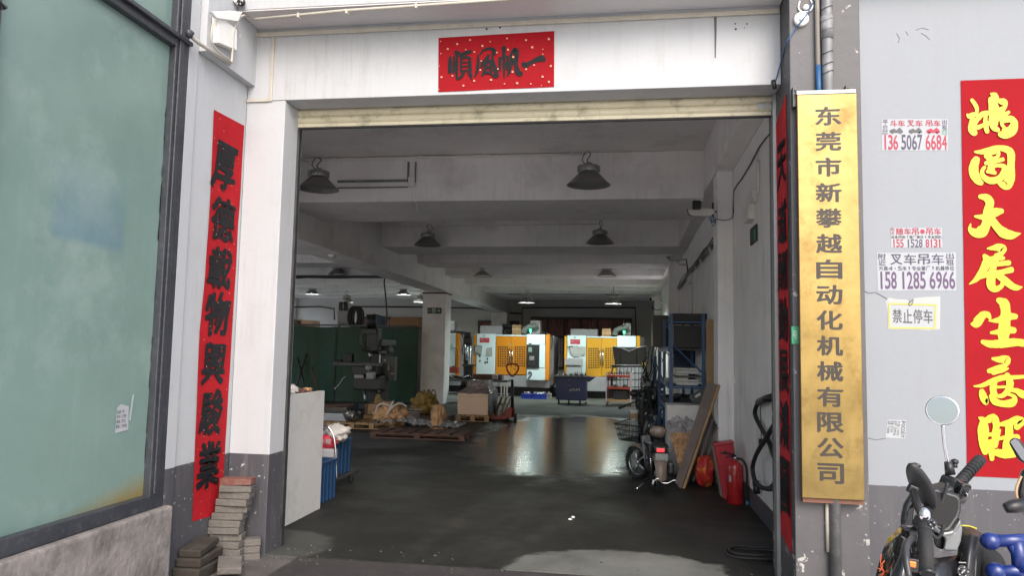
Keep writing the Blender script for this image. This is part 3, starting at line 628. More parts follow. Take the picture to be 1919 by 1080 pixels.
# banner over the door
c = [P(a, b_, y=5.607) for a, b_ in ((822, 71), (1039, 58), (1038.5, 163), (821.5, 172.5))]
t = thing('banner_paper', 'small horizontal red paper with four black brush characters above the doorway', 'banner', (c[2]+c[3])/2)
A = corner_map(c, Vector((0, 0, 0)))
cloth(lambda s, t_: A(s, t_)+Vector((0, -.004-.003*noise.noise(Vector((s*3, t_*3, 5))), 0)), 24, 14).build('sheet', 'red_banner', t)
def mpb(x, y, k): return P(810+x/8, 50+y/8, y=5.607)+NY*(.0085+.00025*k)
chars = {
 'shun': [[(270, 460, 30), (270, 560, 46), (268, 690, 40)], [(325, 455, 20), (325, 560, 26), (322, 690, 26)], [(370, 380, 40), (372, 480, 34), (370, 640, 36), (372, 790, 22)], [(350, 380, 30), (410, 400, 34)], [(420, 440, 34), (480, 410, 46), (580, 375, 34)], [(480, 410, 34), (460, 450, 40), (440, 480, 20)], [(440, 480, 26), (438, 580, 26), (438, 680, 20)], [(450, 470, 30), (560, 470, 30), (565, 560, 40), (568, 660, 46)], [(450, 540, 18), (530, 535, 16)], [(450, 600, 18), (530, 595, 16)], [(445, 665, 18), (540, 655, 16)], [(480, 680, 30), (450, 740, 34), (390, 795, 16)], [(545, 660, 34), (575, 720, 40), (595, 780, 22)]],
 'feng': [[(690, 430, 16), (690, 540, 34), (680, 640, 36), (645, 750, 18)], [(715, 430, 14), (770, 360, 22), (870, 330, 34), (935, 370, 46), (940, 420, 24)], [(905, 400, 20), (915, 520, 34), (950, 640, 46), (965, 740, 50), (900, 740, 16)], [(850, 440, 36), (800, 500, 34), (740, 560, 20)], [(740, 600, 30), (800, 540, 30), (870, 520, 36), (880, 600, 34), (780, 620, 24)], [(850, 450, 20), (820, 560, 30), (780, 680, 36), (755, 740, 22)], [(790, 700, 26), (850, 690, 34), (905, 720, 20)], [(870, 600, 24), (895, 660, 34)]],
 'fan': [[(1015, 470, 30), (1018, 560, 34), (1015, 655, 22)], [(1020, 480, 20), (1130, 450, 30), (1130, 560, 34), (1125, 640, 24)], [(1075, 320, 50), (1080, 440, 36), (1080, 600, 34), (1082, 770, 14)], [(1180, 410, 24), (1185, 520, 34), (1165, 650, 36), (1130, 735, 16)], [(1180, 420, 20), (1250, 350, 60), (1265, 430, 56), (1260, 560, 46), (1285, 680, 60), (1330, 710, 50), (1350, 680, 16)], [(1210, 470, 20), (1205, 560, 30)]],
 'yi': [[(1365, 555, 44), (1400, 585, 60), (1480, 540, 44), (1580, 495, 56), (1640, 480, 74), (1675, 500, 50)]]}
for nm, st in chars.items():
    b = MB()
    for k, s_ in enumerate(st): brush(b, [(x, y, w*1.22) for x, y, w in s_], mpb, k)
    b.build('character', 'ink', t)
b = MB()
for x, y, s_ in ((130, 225, 18), (380, 265, 30), (238, 340, 30), (572, 205, 28), (508, 350, 20), (636, 385, 24), (757, 293, 32), (872, 230, 20), (1126, 182, 26), (1408, 207, 30), (1750, 190, 36), (1503, 315, 34), (1662, 345, 18), (1140, 350, 30), (972, 393, 24), (1218, 460, 32), (1660, 418, 18), (1530, 582, 26), (1780, 595, 32), (1412, 642, 28), (1208, 682, 32), (738, 520, 20), (725, 655, 26), (990, 640, 24), (135, 408, 20), (110, 595, 14), (145, 762, 30), (308, 742, 26), (634, 818, 30), (886, 803, 32), (1088, 860, 20), (1277, 852, 34), (1482, 862, 22), (1657, 755, 30), (1752, 832, 34), (473, 890, 30), (1640, 886, 14), (108, 945, 14), (1605, 84, 18)):
    b.quad(*[mpb(x+a*s_/2, y+c_*s_/2, 16) for a, c_ in ((-1, -.8), (.8, -1), (1, .9), (-.9, 1))])
b.build('gold_fleck', 'fleck', t)
# red scroll with yellow characters, right
c = [P(1800, 151, y=YW), P(1812, 893, y=YW)]
wd = .62
c = [c[0], c[0]+Vector((wd, 0, .002)), c[1]+Vector((wd, 0, -.002)), c[1]]
t = thing('red_scroll', 'wide bright red scroll with large yellow characters on the right wall', 'scroll', (c[2]+c[3])/2)
A = corner_map(c, Vector((0, 0, 0)))
cloth(lambda s, t_: A(s, t_)+Vector((0, -.004-.003*noise.noise(Vector((s*2, t_*6, 8))), 0)), 10, 50).build('sheet', 'red_banner', t)
def tile(ox, oy, sc): return lambda x, y, k: P(ox+x/sc, oy+y/sc, y=YW)+NY*(.0085+.00025*k)
TA, TB, TC = tile(1800, 140, 3.857), tile(1800, 400, 4.15), tile(1800, 640, 3.857); TP = tile(0, 0, 1)
gl = [
 (TA, [[(78, 185, 24), (100, 215, 28), (115, 250, 26), (110, 285, 20)], [(45, 290, 16), (62, 302, 36), (88, 290, 30), (112, 288, 26)], [(85, 310, 24), (76, 350, 34), (80, 400, 52), (98, 425, 40)], [(75, 385, 50), (108, 335, 34), (150, 290, 36), (198, 278, 30)], [(180, 280, 26), (175, 330, 26), (180, 380, 32), (188, 415, 28)], [(118, 385, 30), (150, 372, 26), (200, 352, 30)],
  [(215, 140, 14), (240, 152, 40), (262, 172, 24)], [(222, 180, 50), (236, 250, 66), (236, 320, 66), (236, 380, 46), (265, 402, 30)], [(262, 190, 24), (308, 202, 46), (316, 232, 26), (290, 262, 46), (262, 310, 60)], [(290, 300, 36), (320, 288, 28), (344, 272, 20)], [(300, 335, 34), (350, 322, 44), (382, 345, 44), (368, 400, 66), (320, 436, 54), (282, 432, 38)], [(288, 340, 20), (298, 370, 22), (320, 392, 16)], [(300, 402, 18), (350, 386, 16)]]),
 (TA, [[(100, 560, 14), (150, 560, 32), (200, 548, 38), (260, 532, 34), (330, 542, 44), (360, 575, 50), (360, 650, 48), (354, 740, 62), (328, 800, 64), (275, 788, 24)], [(112, 612, 44), (94, 655, 60), (92, 710, 62), (120, 765, 52), (146, 785, 34)], [(178, 592, 30), (220, 568, 26), (262, 560, 32), (266, 590, 22), (230, 612, 28), (190, 612, 22)], [(210, 600, 34), (216, 650, 42), (216, 700, 46)], [(178, 642, 26), (240, 630, 28), (302, 614, 26)], [(170, 670, 22), (150, 702, 26), (165, 742, 34), (212, 768, 44), (272, 756, 44), (304, 720, 42), (312, 670, 34), (270, 658, 24), (230, 665, 22)], [(188, 702, 22), (245, 712, 24)]]),
 (TP, [[(1835, 369, 7), (1847, 371, 13), (1854, 381, 15), (1849, 399, 14), (1847, 420, 15), (1840, 433, 19), (1828, 437, 16), (1817, 430, 8), (1818, 420, 2)], [(1826, 406, 4), (1845, 407, 11), (1862, 399, 15), (1876, 396, 9)], [(1852, 404, 14), (1866, 424, 13), (1880, 437, 17), (1895, 441, 14), (1911, 438, 2)]]),
 (TB, [[(205, 275, 12), (240, 272, 30), (290, 266, 54), (332, 275, 42), (312, 312, 36), (270, 332, 32)], [(180, 330, 28), (202, 372, 64), (172, 440, 54), (120, 512, 36), (64, 552, 8)], [(230, 362, 44), (290, 348, 38), (330, 350, 26)], [(230, 402, 34), (300, 394, 34), (372, 386, 36)], [(150, 502, 20), (220, 472, 42), (300, 462, 38), (392, 440, 42)], [(270, 362, 44), (252, 420, 42), (236, 480, 62), (232, 560, 60), (266, 590, 46), (310, 570, 32), (330, 530, 36)], [(290, 482, 50), (350, 532, 52), (400, 570, 46), (440, 580, 36), (474, 574, 8)]]),
 (TB, [[(288, 675, 34), (332, 702, 70), (346, 760, 68), (340, 850, 76), (330, 930, 84), (330, 990, 64)], [(82, 862, 20), (118, 855, 66), (168, 795, 54), (208, 792, 42), (226, 822, 18)], [(215, 838, 8), (290, 832, 40), (350, 805, 56), (424, 804, 38)], [(232, 930, 20), (300, 922, 42), (350, 908, 54), (412, 912, 42)], [(165, 1000, 30), (230, 1018, 52), (330, 1012, 62), (430, 1004, 54), (486, 1012, 50)]]),
 (TC, [[(225, 125, 16), (270, 132, 38), (330, 132, 50), (322, 170, 32), (262, 200, 44), (200, 215, 30)], [(230, 228, 28), (300, 210, 28), (342, 196, 10)], [(93, 325, 10), (150, 320, 26), (220, 290, 34), (300, 264, 38), (370, 262, 28), (459, 256, 24)], [(240, 282, 44), (230, 340, 44), (240, 392, 42)], [(330, 242, 34), (352, 300, 48), (342, 350, 42), (300, 392, 32), (250, 396, 20)], [(250, 332, 18), (320, 330, 18)], [(148, 360, 34), (160, 402, 50), (180, 446, 32), (190, 400, 8)], [(215, 392, 26), (240, 432, 44), (300, 452, 42), (370, 442, 54), (382, 400, 26), (330, 380, 18)], [(350, 352, 20), (400, 358, 34), (440, 382, 48), (475, 392, 40)]]),
 (TC, [[(130, 552, 14), (158, 575, 46), (160, 650, 74), (160, 740, 54), (176, 802, 42)], [(168, 582, 34), (230, 556, 56), (254, 602, 44), (242, 680, 40), (240, 742, 24)], [(170, 682, 24), (218, 672, 26)], [(170, 732, 28), (230, 720, 28)], [(212, 742, 44), (220, 800, 42), (222, 852, 30)], [(268, 602, 20), (340, 592, 44), (400, 570, 54), (442, 580, 40), (400, 622, 40)], [(280, 640, 14), (260, 702, 30), (250, 762, 22)], [(345, 602, 52), (345, 680, 54), (332, 760, 62), (330, 812, 52)], [(250, 712, 18), (330, 692, 28), (402, 700, 52)], [(252, 802, 44), (310, 812, 62), (402, 790, 82)]])]
for mp, st in gl:
    b = MB()
    for k, s_ in enumerate(st): brush(b, s_, mp, k)
    b.build('character', 'yellow_gilt', t)

# ================================================================ brass company plate
Yp = 5.24
q = [P(a, b_, y=Yp) for a, b_ in ((1497, 178), (1610, 174), (1616, 938), (1500, 935))]
x0, x1 = (q[0].x+q[3].x)/2, (q[1].x+q[2].x)/2; z1, z0 = (q[0].z+q[1].z)/2, (q[2].z+q[3].z)/2
t = thing('company_plate', 'tall brass company name plate with fifteen dark characters on the grey pillar', 'sign', ((x0+x1)/2, Yp, z0))
B(x0, x1, Yp, Yp+.018, z0, z1).build('plate', 'brass', t, bevel=.004)
B(x0+.008, x1-.002, Yp+.019, Yp+.088, z0-.03, z1-.02).build('backing_board', 'brown_wood', t)
B(x0-.004, x1-.004, Yp+.0, Yp+.089, z1+.002, z1+.03).build('top_cap', 'galvanised', t, bevel=.003)
for xx in (x0-.02, x1-.06):
    b = B(xx, xx+.035, Yp+.03, Yp+.09, z1-.07 if xx < x0 else z1+.03, z1+.07).cyl((xx+.018, Yp+.03, z1+.045), (xx+.018, Yp+.02, z1+.045), .008, n=8); b.build('bracket', 'dark_steel', t)
for i, ch in enumerate('东莞市新攀越自动化机械有限公司'):
    cc = P(1552+i*.35, 217+i*48.0 - (i*.05), y=Yp-.0015)
    glyph(MB(), ch, cc, (1, 0, 0), (0, 0, 1), .166, .132, .030).build('character', 'plate_letter', t)
# small green address plate on the pillar
c0 = P(1483, 612, y=5.328); c1 = P(1500, 645, y=5.328)
t = thing('address_plate', 'little green address plate half hidden behind the brass plate', 'sign', c1)
B(c0.x, c1.x+.05, 5.322, 5.329, c1.z, c0.z).build('plate', 'print_green', t)
b = MB(); glyph(b, '号', (c0.x+.022, 5.3205, (c0.z+c1.z)/2), (1, 0, 0), (0, 0, 1), .03, .06, .01); b.build('print', 'exit_green', t)
# ---------------------------------------------------------------- pipes on the pillar
xp = P(1552, 100, y=5.27).x
t = thing('drain_pipe', 'grey wire bound drain pipe running down the pillar behind the brass plate', 'pipe', (xp, 5.30, 0))
MB().cyl((xp, 5.292, .0), (xp, 5.292, 7), .036, n=18).build('pipe', 'grey_pipe', t)
b = MB()
for z in (3.56, 3.62, 3.70, 3.86, 3.93, 4.02): b.tube([(xp+.04*math.cos(a), 5.292+.04*math.sin(a), z+.012*math.sin(a*1.3)) for a in [k*.42 for k in range(15)]], .0025, 5)
b.build('wire_binding', 'dark_steel', t)
MB().cyl((xp, 5.292, 3.80), (xp, 5.292, 3.96), .041, n=18).build('pipe_collar', 'grey_pipe', t)
xc = P(1536, 100, y=5.28).x
t = thing('conduit', 'thin white conduit beside the drain pipe on the pillar', 'conduit', (xc, 5.31, .3))
MB().cyl((xc-.005, 5.305, 3.62), (xc-.005, 5.305, 7), .016, n=12).build('pipe', 'old_white_pipe', t)
MB().cyl((xc-.003, 5.305, 3.3), (xc-.003, 5.305, 3.62), .019, n=12).build('cable_sleeve', 'blue_cable', t)
MB().cyl((xc+.012, 5.312, .33), (xc+.012, 5.312, .66), .014, n=12).build('lower_pipe', 'old_white_pipe', t)
# round junction boxes and blue cable
c = P(1502, 35, y=5.31); t = thing('junction_box', 'round white junction box with blue cables near the pillar top', 'junction box', c)
MB().lathe((c.x, 5.33, c.z), [(0, -.03), (.045, -.03), (.05, -.022), (.05, 0)], 24, 'y').build('lid', 'white_plastic', t)
MB().lathe((c.x, 5.30, c.z), [(0, -.012), (.02, -.012), (.022, 0)], 16, 'y').build('boss', 'white_plastic', t)
c2 = P(1511, 12, y=5.31)
MB().lathe((c2.x, 5.33, c2.z), [(0, -.02), (.018, -.02), (.02, 0)], 16, 'y').tube([(c2.x-.04, 5.325, c2.z+.05), (c2.x-.05, 5.322, c2.z), (c2.x-.03, 5.32, c2.z-.03), (c2.x+.02, 5.32, c2.z-.03), (c2.x+.045, 5.322, c2.z+.01), (c2.x+.03, 5.325, c2.z+.06)], .006, 6, curve=4).build('hook', 'white_plastic', t)
t = thing('cable', 'thin blue cable crossing the pillar down to the shutter corner', 'cable', P(1480, 100, y=5.32))
MB().tube([P(1524, 3, y=5.32), P(1515, 22, y=5.30), P(1503, 38, y=5.285), P(1490, 55, y=5.315), P(1474, 80, y=5.32), P(1468, 100, y=5.5), P(1457, 140, y=5.60), P(1451, 160, y=5.60)], .005, 6, curve=4).build('wire', 'blue_cable', t)
MB().cyl(P(1449, 150, y=5.59), P(1452, 166, y=5.59), .016, n=8).build('plug', 'black_plastic', t)
# trim ducts and pipe along the soffit
t = thing('cable_duct', 'straight cream cable duct under the upper beam across the facade', 'cable duct', (-1, 5.59, 4.15))
B(-3.03, 1.12, 5.585, 5.604, 4.138, 4.175).build('duct', 'old_white_pipe', t, bevel=.003)
t = thing('cable_duct', 'L shaped cream cable duct in the upper left corner of the facade', 'cable duct', (-2.95, 5.6, 3.6))
ax = P(507, 190, y=5.6); B(ax.x-.012, ax.x+.012, 5.592, 5.604, ax.z, 4.136).box(-3.066, ax.x-.013, 5.592, 5.604, ax.z-.002, ax.z+.022).build('duct', 'old_white_pipe', t, bevel=.003)
t = thing('conduit', 'long cream conduit clipped along the edge of the upper beam', 'conduit', (-1, 5.25, 4.26))
b = MB().tube([P(478, 36, y=5.255), P(640, 20, y=5.255), P(900, 2, y=5.255), P(1200, -20, y=5.255)], .012, 8); b.build('pipe', 'old_white_pipe', t)
for px in (560, 650, 780): 
    a = P(px, 20, y=5.25); u_ = (px-478)/(900-478); zz = P(478, 36, y=5.255).z*(1-u_)+P(900, 2, y=5.255).z*u_
    B(a.x-.008, a.x+.008, 5.235, 5.269, zz-.018, zz+.018).build('clip', 'old_white_pipe', t)
# upper left corner: box, hoses, camera
c = P(415, 60, x=-3.0); t = thing('wall_box', 'cream junction box with loose hoses in the upper left corner', 'junction box', c)
q = [P(a, b_, x=-3.0) for a, b_ in ((397, 28), (433, 55), (433, 95), (398, 80))]
MB().prism(q, (.05, 0, 0)).build('box', 'white_plastic', t, bevel=.004)
q = [P(a, b_, x=-2.96) for a, b_ in ((390, 22), (425, 20), (448, 22), (440, 40), (400, 34))]
MB().prism(q, (.03, 0, .0)).build('cover', 'white_plastic', t, bevel=.004)
MB().tube([P(a, b_, x=-2.955) for a, b_ in ((398, 45), (396, 75), (408, 95), (425, 108), (435, 118))], .007, 6, curve=5).tube([P(a, b_, x=-2.955) for a, b_ in ((478, 38), (460, 28), (445, 38), (438, 60), (436, 90), (434, 118))], .009, 6, curve=5).tube([P(a, b_, x=-2.96) for a, b_ in ((442, 50), (450, 62), (448, 70), (441, 60))], .003, 5, curve=5).build('hose', 'old_white_pipe', t)
t = thing('conduit', 'short sloping cream conduit along the ledge of the left side wall', 'conduit', P(400, 90, x=-3.0))
MB().tube([P(a, b_, x=-2.985) for a, b_ in ((352, 62), (372, 80), (400, 98), (430, 120))], .014, 8).build('pipe', 'old_white_pipe', t)
MB().ell(P(355, 63, x=-2.98), .03, .03, .03, n=10, amp=.3).build('foam_plug', 'grey_frame', t)
c = P(452, 4, x=-2.95); t = thing('security_camera', 'dark dome camera at the upper left edge of the facade', 'camera', c)
MB().ell(c, .035, .035, .035, n=16).build('dome', 'black_gloss', t); MB().cyl(c+Vector((-.05, 0, 0)), c+Vector((-.01, 0, .03)), .03, n=14).build('mount', 'white_plastic', t)
b = MB()
for a in range(6): b.ell(c+Vector((.024*math.cos(a), -.024, .024*math.sin(a))), .005, .005, .005, n=6)
b.build('led', 'white_plastic', t)

# ================================================================ paver stack and slabs
random.seed(11)
st = [ # (px centre x, px y top, px y bottom, width px, material, yaw)
 (440, 948, 961, 64, 'paver_red', .0), (440, 961, 974, 64, 'paver', -.05), (437, 974, 986, 62, 'paver', .05), (434, 985, 997, 58, 'paver', -.03), (430, 997, 1010, 60, 'paver', .1), (425, 1010, 1022, 66, 'paver', 0), (423, 1022, 1035, 64, 'paver', .03), (422, 1035, 1048, 62, 'paver', -.03), (424, 1048, 1058, 62, 'paver', .02), (426, 1058, 1070, 60, 'paver', -.02), (428, 1070, 1082, 58, 'paver', .02)]
z = -.012; hs = .052; n = 12
for i in range(n):
    k = n-1-i; px = [440, 440, 437, 434, 431, 426, 424, 423, 424, 425, 426, 427][k]
    cx = P(px, 1000, y=5.40).x+random.uniform(-.005, .005)
    cy_ = 5.42+random.uniform(-.012, .012); yaw = random.uniform(-.10, .10)
    t = thing('brick', None, 'brick', (cx, cy_, z), 'pavers stacked against the wall')
    t['label'] = ('reddish brick on top of the paver stack' if i == n-1 else '%s grey paver in the stack below the red couplet' % ['bottom', 'second', 'third', 'fourth', 'fifth', 'sixth', 'seventh', 'eighth', 'ninth', 'tenth', 'eleventh'][i]+(' from the ground' if i else ''))
    b = MB().cbox((cx, cy_, z+hs/2), .235, .115, hs-.003, (random.uniform(-.015, .015), random.uniform(-.02, .02), yaw+.12)); b.build('body', 'paver_red' if i == n-1 else 'paver', t, bevel=.005)
    z += hs
for i, (dx, dy, yw) in enumerate(((.10, .10, .5), (.105, .095, .45), (.10, .10, .55))):
    cx, cy_ = P(470, 1040, y=5.47).x-.0+dx*.1, 5.52; zz = -.012+i*hs
    o = MB().cbox((0, 0, hs/2), .12, .10, hs-.003, (0, .02, yw)).build('brick', 'paver', None, bevel=.004); o.location = (cx-.03, cy_, zz)
    tag(o, ['half paver at the foot of the short pile behind the paver stack', 'second half paver of the short pile behind the paver stack', 'top half paver of the short pile behind the paver stack'][i], 'brick', 'half pavers beside the stack')
o = MB().cbox((0, 0, .03), .16, .22, .045, (.15, .05, .5)).build('paving_slab', 'paver', None, bevel=.006); o.location = P(430, 1068, z=0.03); tag(o, 'grey paver lying flat in front of the paver stack', 'brick')
for i, (y0, y1, z0_, z1_, xx, mt, tilt) in enumerate(((4.90, 5.28, -.01, .07, -2.96, 'slab_stone', .0), (4.93, 5.26, .075, .135, -2.97, 'slab_stone', .03), (4.95, 5.24, .145, .20, -2.98, 'slab_stone', .10))):
    b = MB(); b.cbox((0, 0, 0), (.20-.02*i), y1-y0, z1_-z0_, (tilt, 0, .04*i)); o = b.build('stone_slab', mt, None, bevel=.012, seg=3); o.location = (xx, (y0+y1)/2, (z0_+z1_)/2+.0)
    tag(o, ['bottom dark stone slab piled under the left red couplet', 'middle brown stone slab piled under the left red couplet', 'tilted top stone slab piled under the left red couplet'][i], 'stone slab', 'rough slabs piled by the left wall')

# loose grit swept against the threshold
random.seed(44); b = MB()
for _ in range(130):
    x = random.uniform(-2.95, 1.1) if random.random() < .6 else random.gauss(-2.6, .2); y = random.gauss(5.66, .18) if x > -2.7 else random.uniform(5.1, 5.58)
    if x < -3.02 or x > 1.12 or (x < -2.72 and y > 5.59): continue
    r = random.uniform(.0025, .009); z = .001 if y > 5.77 else (-.004 if x > -2.46 else -.010)
    b.cbox((x, y, z+r*.4), r*2, r*1.5, r, (random.random(), random.random(), random.random()*3))
tag(b.build('grit', 'grit'), 'loose grit and crumbs scattered along the doorway threshold', 'grit', kind='stuff')
# ================================================================ workshop interior
def BX(b, x0, x1, y0, y1, Y, d, t=0):
    """box whose front face at depth Y spans photo pixels x0..x1, y0..y1; d is its depth"""
    a = P(x0, (y0+y1)/2, y=Y); c = P(x1, (y0+y1)/2, y=Y); e = P((x0+x1)/2, y0, y=Y); f = P((x0+x1)/2, y1, y=Y)
    return b.box(a.x, c.x, Y, Y+d, max(f.z, t), e.z)
def foot(px, py): return P(px, py, z=0)
# ---------------------------------------------------------------- lamps
def make_lamp(lit):
    t = thing('pendant_lamp', None, 'lamp', (0, 0, 0))
    MB().lathe((0, 0, 0), [(.292, .0), (.285, .006), (.245, .045), (.205, .085), (.165, .125), (.135, .155), (.09, .172)], 28).lathe((0, 0, 0), [(.292, .0), (.282, .001), (.24, .042), (.20, .082), (.16, .12), (.13, .15)], 28).build('lamp_shade', 'lamp_shade', t)
    b = MB().lathe((0, 0, 0), [(.10, .165), (.13, .172), (.14, .185), (.14, .25), (.12, .265), (.05, .27), (.045, .30), (0, .30)], 24)
    for k in range(20):
        a = 2*math.pi*k/20; b.box(.135, .152, -.006, .006, .18, .255, Matrix.Rotation(a, 3, 'Z'), (0, 0, 0))
    b.build('housing', 'lamp_housing', t)
    MB().lathe((0, 0, .0), [(0, .05), (.20, .05), (.24, .045)] if not lit else [(0, .034), (.19, .034), (.235, .036), (.248, .040)], 28).build('lens', 'lamp_lit' if lit else 'lamp_glass', t)
    MB().tube([(0, 0, .30), (.03, 0, .34), (.0, 0, .38), (-.03, 0, .42), (.02, 0, .46)], .007, 6, curve=4).tube([(.05, 0, .28), (.10, .02, .36), (.04, .02, .46)], .006, 6, curve=4).build('hook', 'dark_steel', t)
    return t
dark, lit = make_lamp(False), make_lamp(True)
def put_lamp(src, first, pos, label):
    t = src if first else copy_tree(src); t.location = pos; t['label'] = label; t['group'] = 'pendant factory lamps under the ceiling'; t.rotation_euler.z = random.random()*6
    return t
L_ = [((1103, 347), 'nearest right hand pendant lamp, big grey bell hanging under the first beam'), ((596, 355), 'nearest left hand pendant lamp, big grey bell close to the left jamb'),
 ((1124, 456), 'second pendant lamp of the right row, dark bell under the second beam'), ((801, 460), 'second pendant lamp of the left row, dark bell above the exit sign column'),
 ((1137, 518), 'third pendant lamp of the right row, small dark bell'), ((905, 518), 'third pendant lamp of the left row, small dark bell right of the column'),
 ((1146, 553), 'fourth pendant lamp of the right row, just above a lit one'), ((965, 552), 'fourth pendant lamp of the left row, left of a lit one'), ((1002, 572), 'farthest unlit pendant lamp of the left row behind a lit one'), ((1154, 572), 'farthest unlit pendant lamp of the right row behind a lit one'),
 ((633, 515), 'dark pendant lamp in the left bay next to the black cable tray'), ((693, 572), 'far dark pendant lamp above the milling machine')]
for i, (q, lb) in enumerate(L_):
    put_lamp(dark, i == 0, P(*q, z=3.83), lb)
for i, (q, Y, lb) in enumerate((((986.6, 568), 25.2, 'lit pendant lamp hanging above the left orange machine'), ((1149.6, 570), 25.2, 'lit pendant lamp hanging above the right orange machine'), ((585, 552), 27, 'lit pendant lamp at the far left beside the door jamb'), ((756, 553), 27, 'lit pendant lamp left of the exit sign column'), ((650, 567), 28, 'lit pendant lamp half hidden behind the white mist collector in the left bay'), ((788, 567), 28, 'lit pendant lamp half hidden behind the exit sign column'))):
    t = put_lamp(lit, i == 0, P(*q, y=Y), lb)
    h = 3.85-t.location.z-.46
    if h > .05: MB().cyl(t.location+Vector((0, 0, .46)), t.location+Vector((0, 0, .46+h)), .008, n=6).build('suspension_rod', 'dark_steel', t if False else None).parent = t
for o_ in [o_ for o_ in bpy.data.objects if o_.name.startswith('suspension_rod')]:
    o_.data.transform(Matrix.Translation(-o_.parent.location))
# ceiling conduits
def conduit(label, pts, r=.014, mt='white_plastic', clips=(), Y=None):
    t = thing('conduit', label, 'conduit', pts[0]); MB().tube(pts, r, 8).build('pipe', mt, t)
    for c in clips: MB().cbox(c, .04, .04, .06).build('clip', mt, t)
def onY(pl, Y): return [P(*q, y=Y) for q in pl]
conduit('white conduit along the first ceiling beam feeding the nearest lamps', onY(((553, 301), (700, 297.5), (850, 294), (1000, 291), (1100, 288)), 10.8), r=.02, clips=onY(((628, 298), (788, 294), (916, 291), (1068, 287)), 10.86))
conduit('white conduit along the second ceiling beam', onY(((628, 427), (800, 424), (1000, 421.5), (1121, 420)), 15.77), clips=onY(((648, 425), (714, 424), (862, 422), (945, 421), (1018, 420), (1106, 419)), 15.76))
conduit('thin conduit along the third ceiling beam', onY(((915, 494.5), (1030, 493), (1140, 492)), 21.77), r=.018)
conduit('thin conduit on the far ceiling beam', onY(((965, 534), (1150, 533)), 28.2), r=.018, mt='lamp_glass')
t = thing('duct_remains', 'old cut off cable duct with dangling wires on the first beam', 'cable duct', P(700, 345, y=10.86))
b = MB(); BX(b, 632, 764, 337, 341, 10.87, .03); BX(b, 632, 764, 350, 352, 10.87, .03); b.build('rail', 'grey_pipe', t)
b = MB(); BX(b, 763, 766, 303, 341, 10.87, .03); BX(b, 777, 779, 303, 341, 10.87, .03); b.build('upright', 'grey_pipe', t)
BX(MB(), 764.5, 777, 331, 350, 10.85, .045).build('elbow', 'white_plastic', t, bevel=.008)
MB().tube(onY(((770, 345), (774, 370), (781, 385), (777, 405)), 10.83), .004, 5, curve=4).tube(onY(((781, 345), (779, 370), (782, 385), (784, 400)), 10.83), .004, 5, curve=4).build('loose_wire', 'white_plastic', t)
for q, Y, z, lb in (((853, 300), None, 4.5, 'small white emergency light box on the ceiling beyond the doorway'), ((623, 480), None, 3.37, 'small white smoke detector under the left girder')):
    c = P(*q, z=z); t = thing('smoke_detector', lb, 'detector', c)
    MB().lathe(c, [(0, -.035), (.06, -.03), (.075, 0), (.075, .02)], 18).build('body', 'white_plastic', t); b = MB()
    for s in (-.03, .03): b.ell(c+Vector((s, -.05, -.022)), .014, .014, .014, n=8)
    b.build('lamp_head', 'black_plastic', t)
# cable tray of the left bay and its drop cable
t = thing('cable_tray', 'black overhead cable tray in the left bay with a drop cable', 'cable tray', P(640, 518, y=20.5))
BX(MB(), 480, 727, 516.5, 520.5, 20.5, .12).build('tray', 'black_plastic', t)
MB().tube(onY(((480, 523), (560, 521), (580, 520), (640, 521), (680, 519), (718, 519), (720, 530), (723, 560), (725, 590), (724, 604)), 20.45), .022, 6, curve=3).build('drop_cable', 'black_plastic', t)
t = thing('wall_cable', 'black cable running in a rectangle round the rear curtained windows', 'cable', P(1080, 577, y=34.75))
MB().tube(onY(((978, 700), (978, 640), (979, 577), (1080, 577), (1191, 577), (1192, 640)), 34.78), .035, 6).tube(onY(((845, 577), (895, 578), (935, 586), (978, 588)), 34.78), .035, 6).build('wire', 'black_plastic', t)
t = thing('wall_cable', 'black cable across the rear wall of the left bay', 'cable', P(600, 577, y=34.75))
MB().tube(onY(((540, 576), (600, 575), (626, 579), (627, 600)), 34.78), .035, 6).tube(onY(((640, 575), (700, 575), (792, 576)), 34.78), .035, 6).build('wire', 'black_plastic', t)
# band and exit sign on the column
b = B(-6.05, -5.30, 21.97, 22.73, 3.30, 3.345); o = b.build('band', 'black_plastic', bl)
c = P(814, 582, y=21.98); t = thing('exit_sign', 'black and green emergency exit sign with an arrow on the free standing column', 'exit sign', c)
BX(MB(), 801, 827, 577, 588, 21.97, .025).build('panel', 'exit_black', t)
b = MB(); BX(b, 810, 816, 578.5, 586.5, 21.962, .006); b.build('door_symbol', 'exit_green', t)
b = MB().ell(P(813.3, 580.6, y=21.955), .012, .004, .012, n=8); b.tube(onY(((813.2, 581.8), (812.8, 584), (811.6, 586)), 21.955), .008, 5).tube(onY(((812.8, 584), (814.4, 586)), 21.955), .008, 5).tube(onY(((811.6, 583.2), (813, 582), (814.8, 583.2)), 21.955), .006, 5); b.build('running_figure', 'exit_black', t)
b = MB(); BX(b, 818.5, 823, 582, 583.2, 21.962, .006); b.prism(onY(((822, 579.6), (825.5, 582.6), (822, 585.6)), 21.962), (0, .005, 0)); b.build('arrow', 'exit_green', t)
b = MB(); glyph(b, '出口', P(805.5, 582.6, y=21.966), (1, 0, 0), (0, 0, 1), .10, .06, .01); b.build('print', 'exit_green', t)
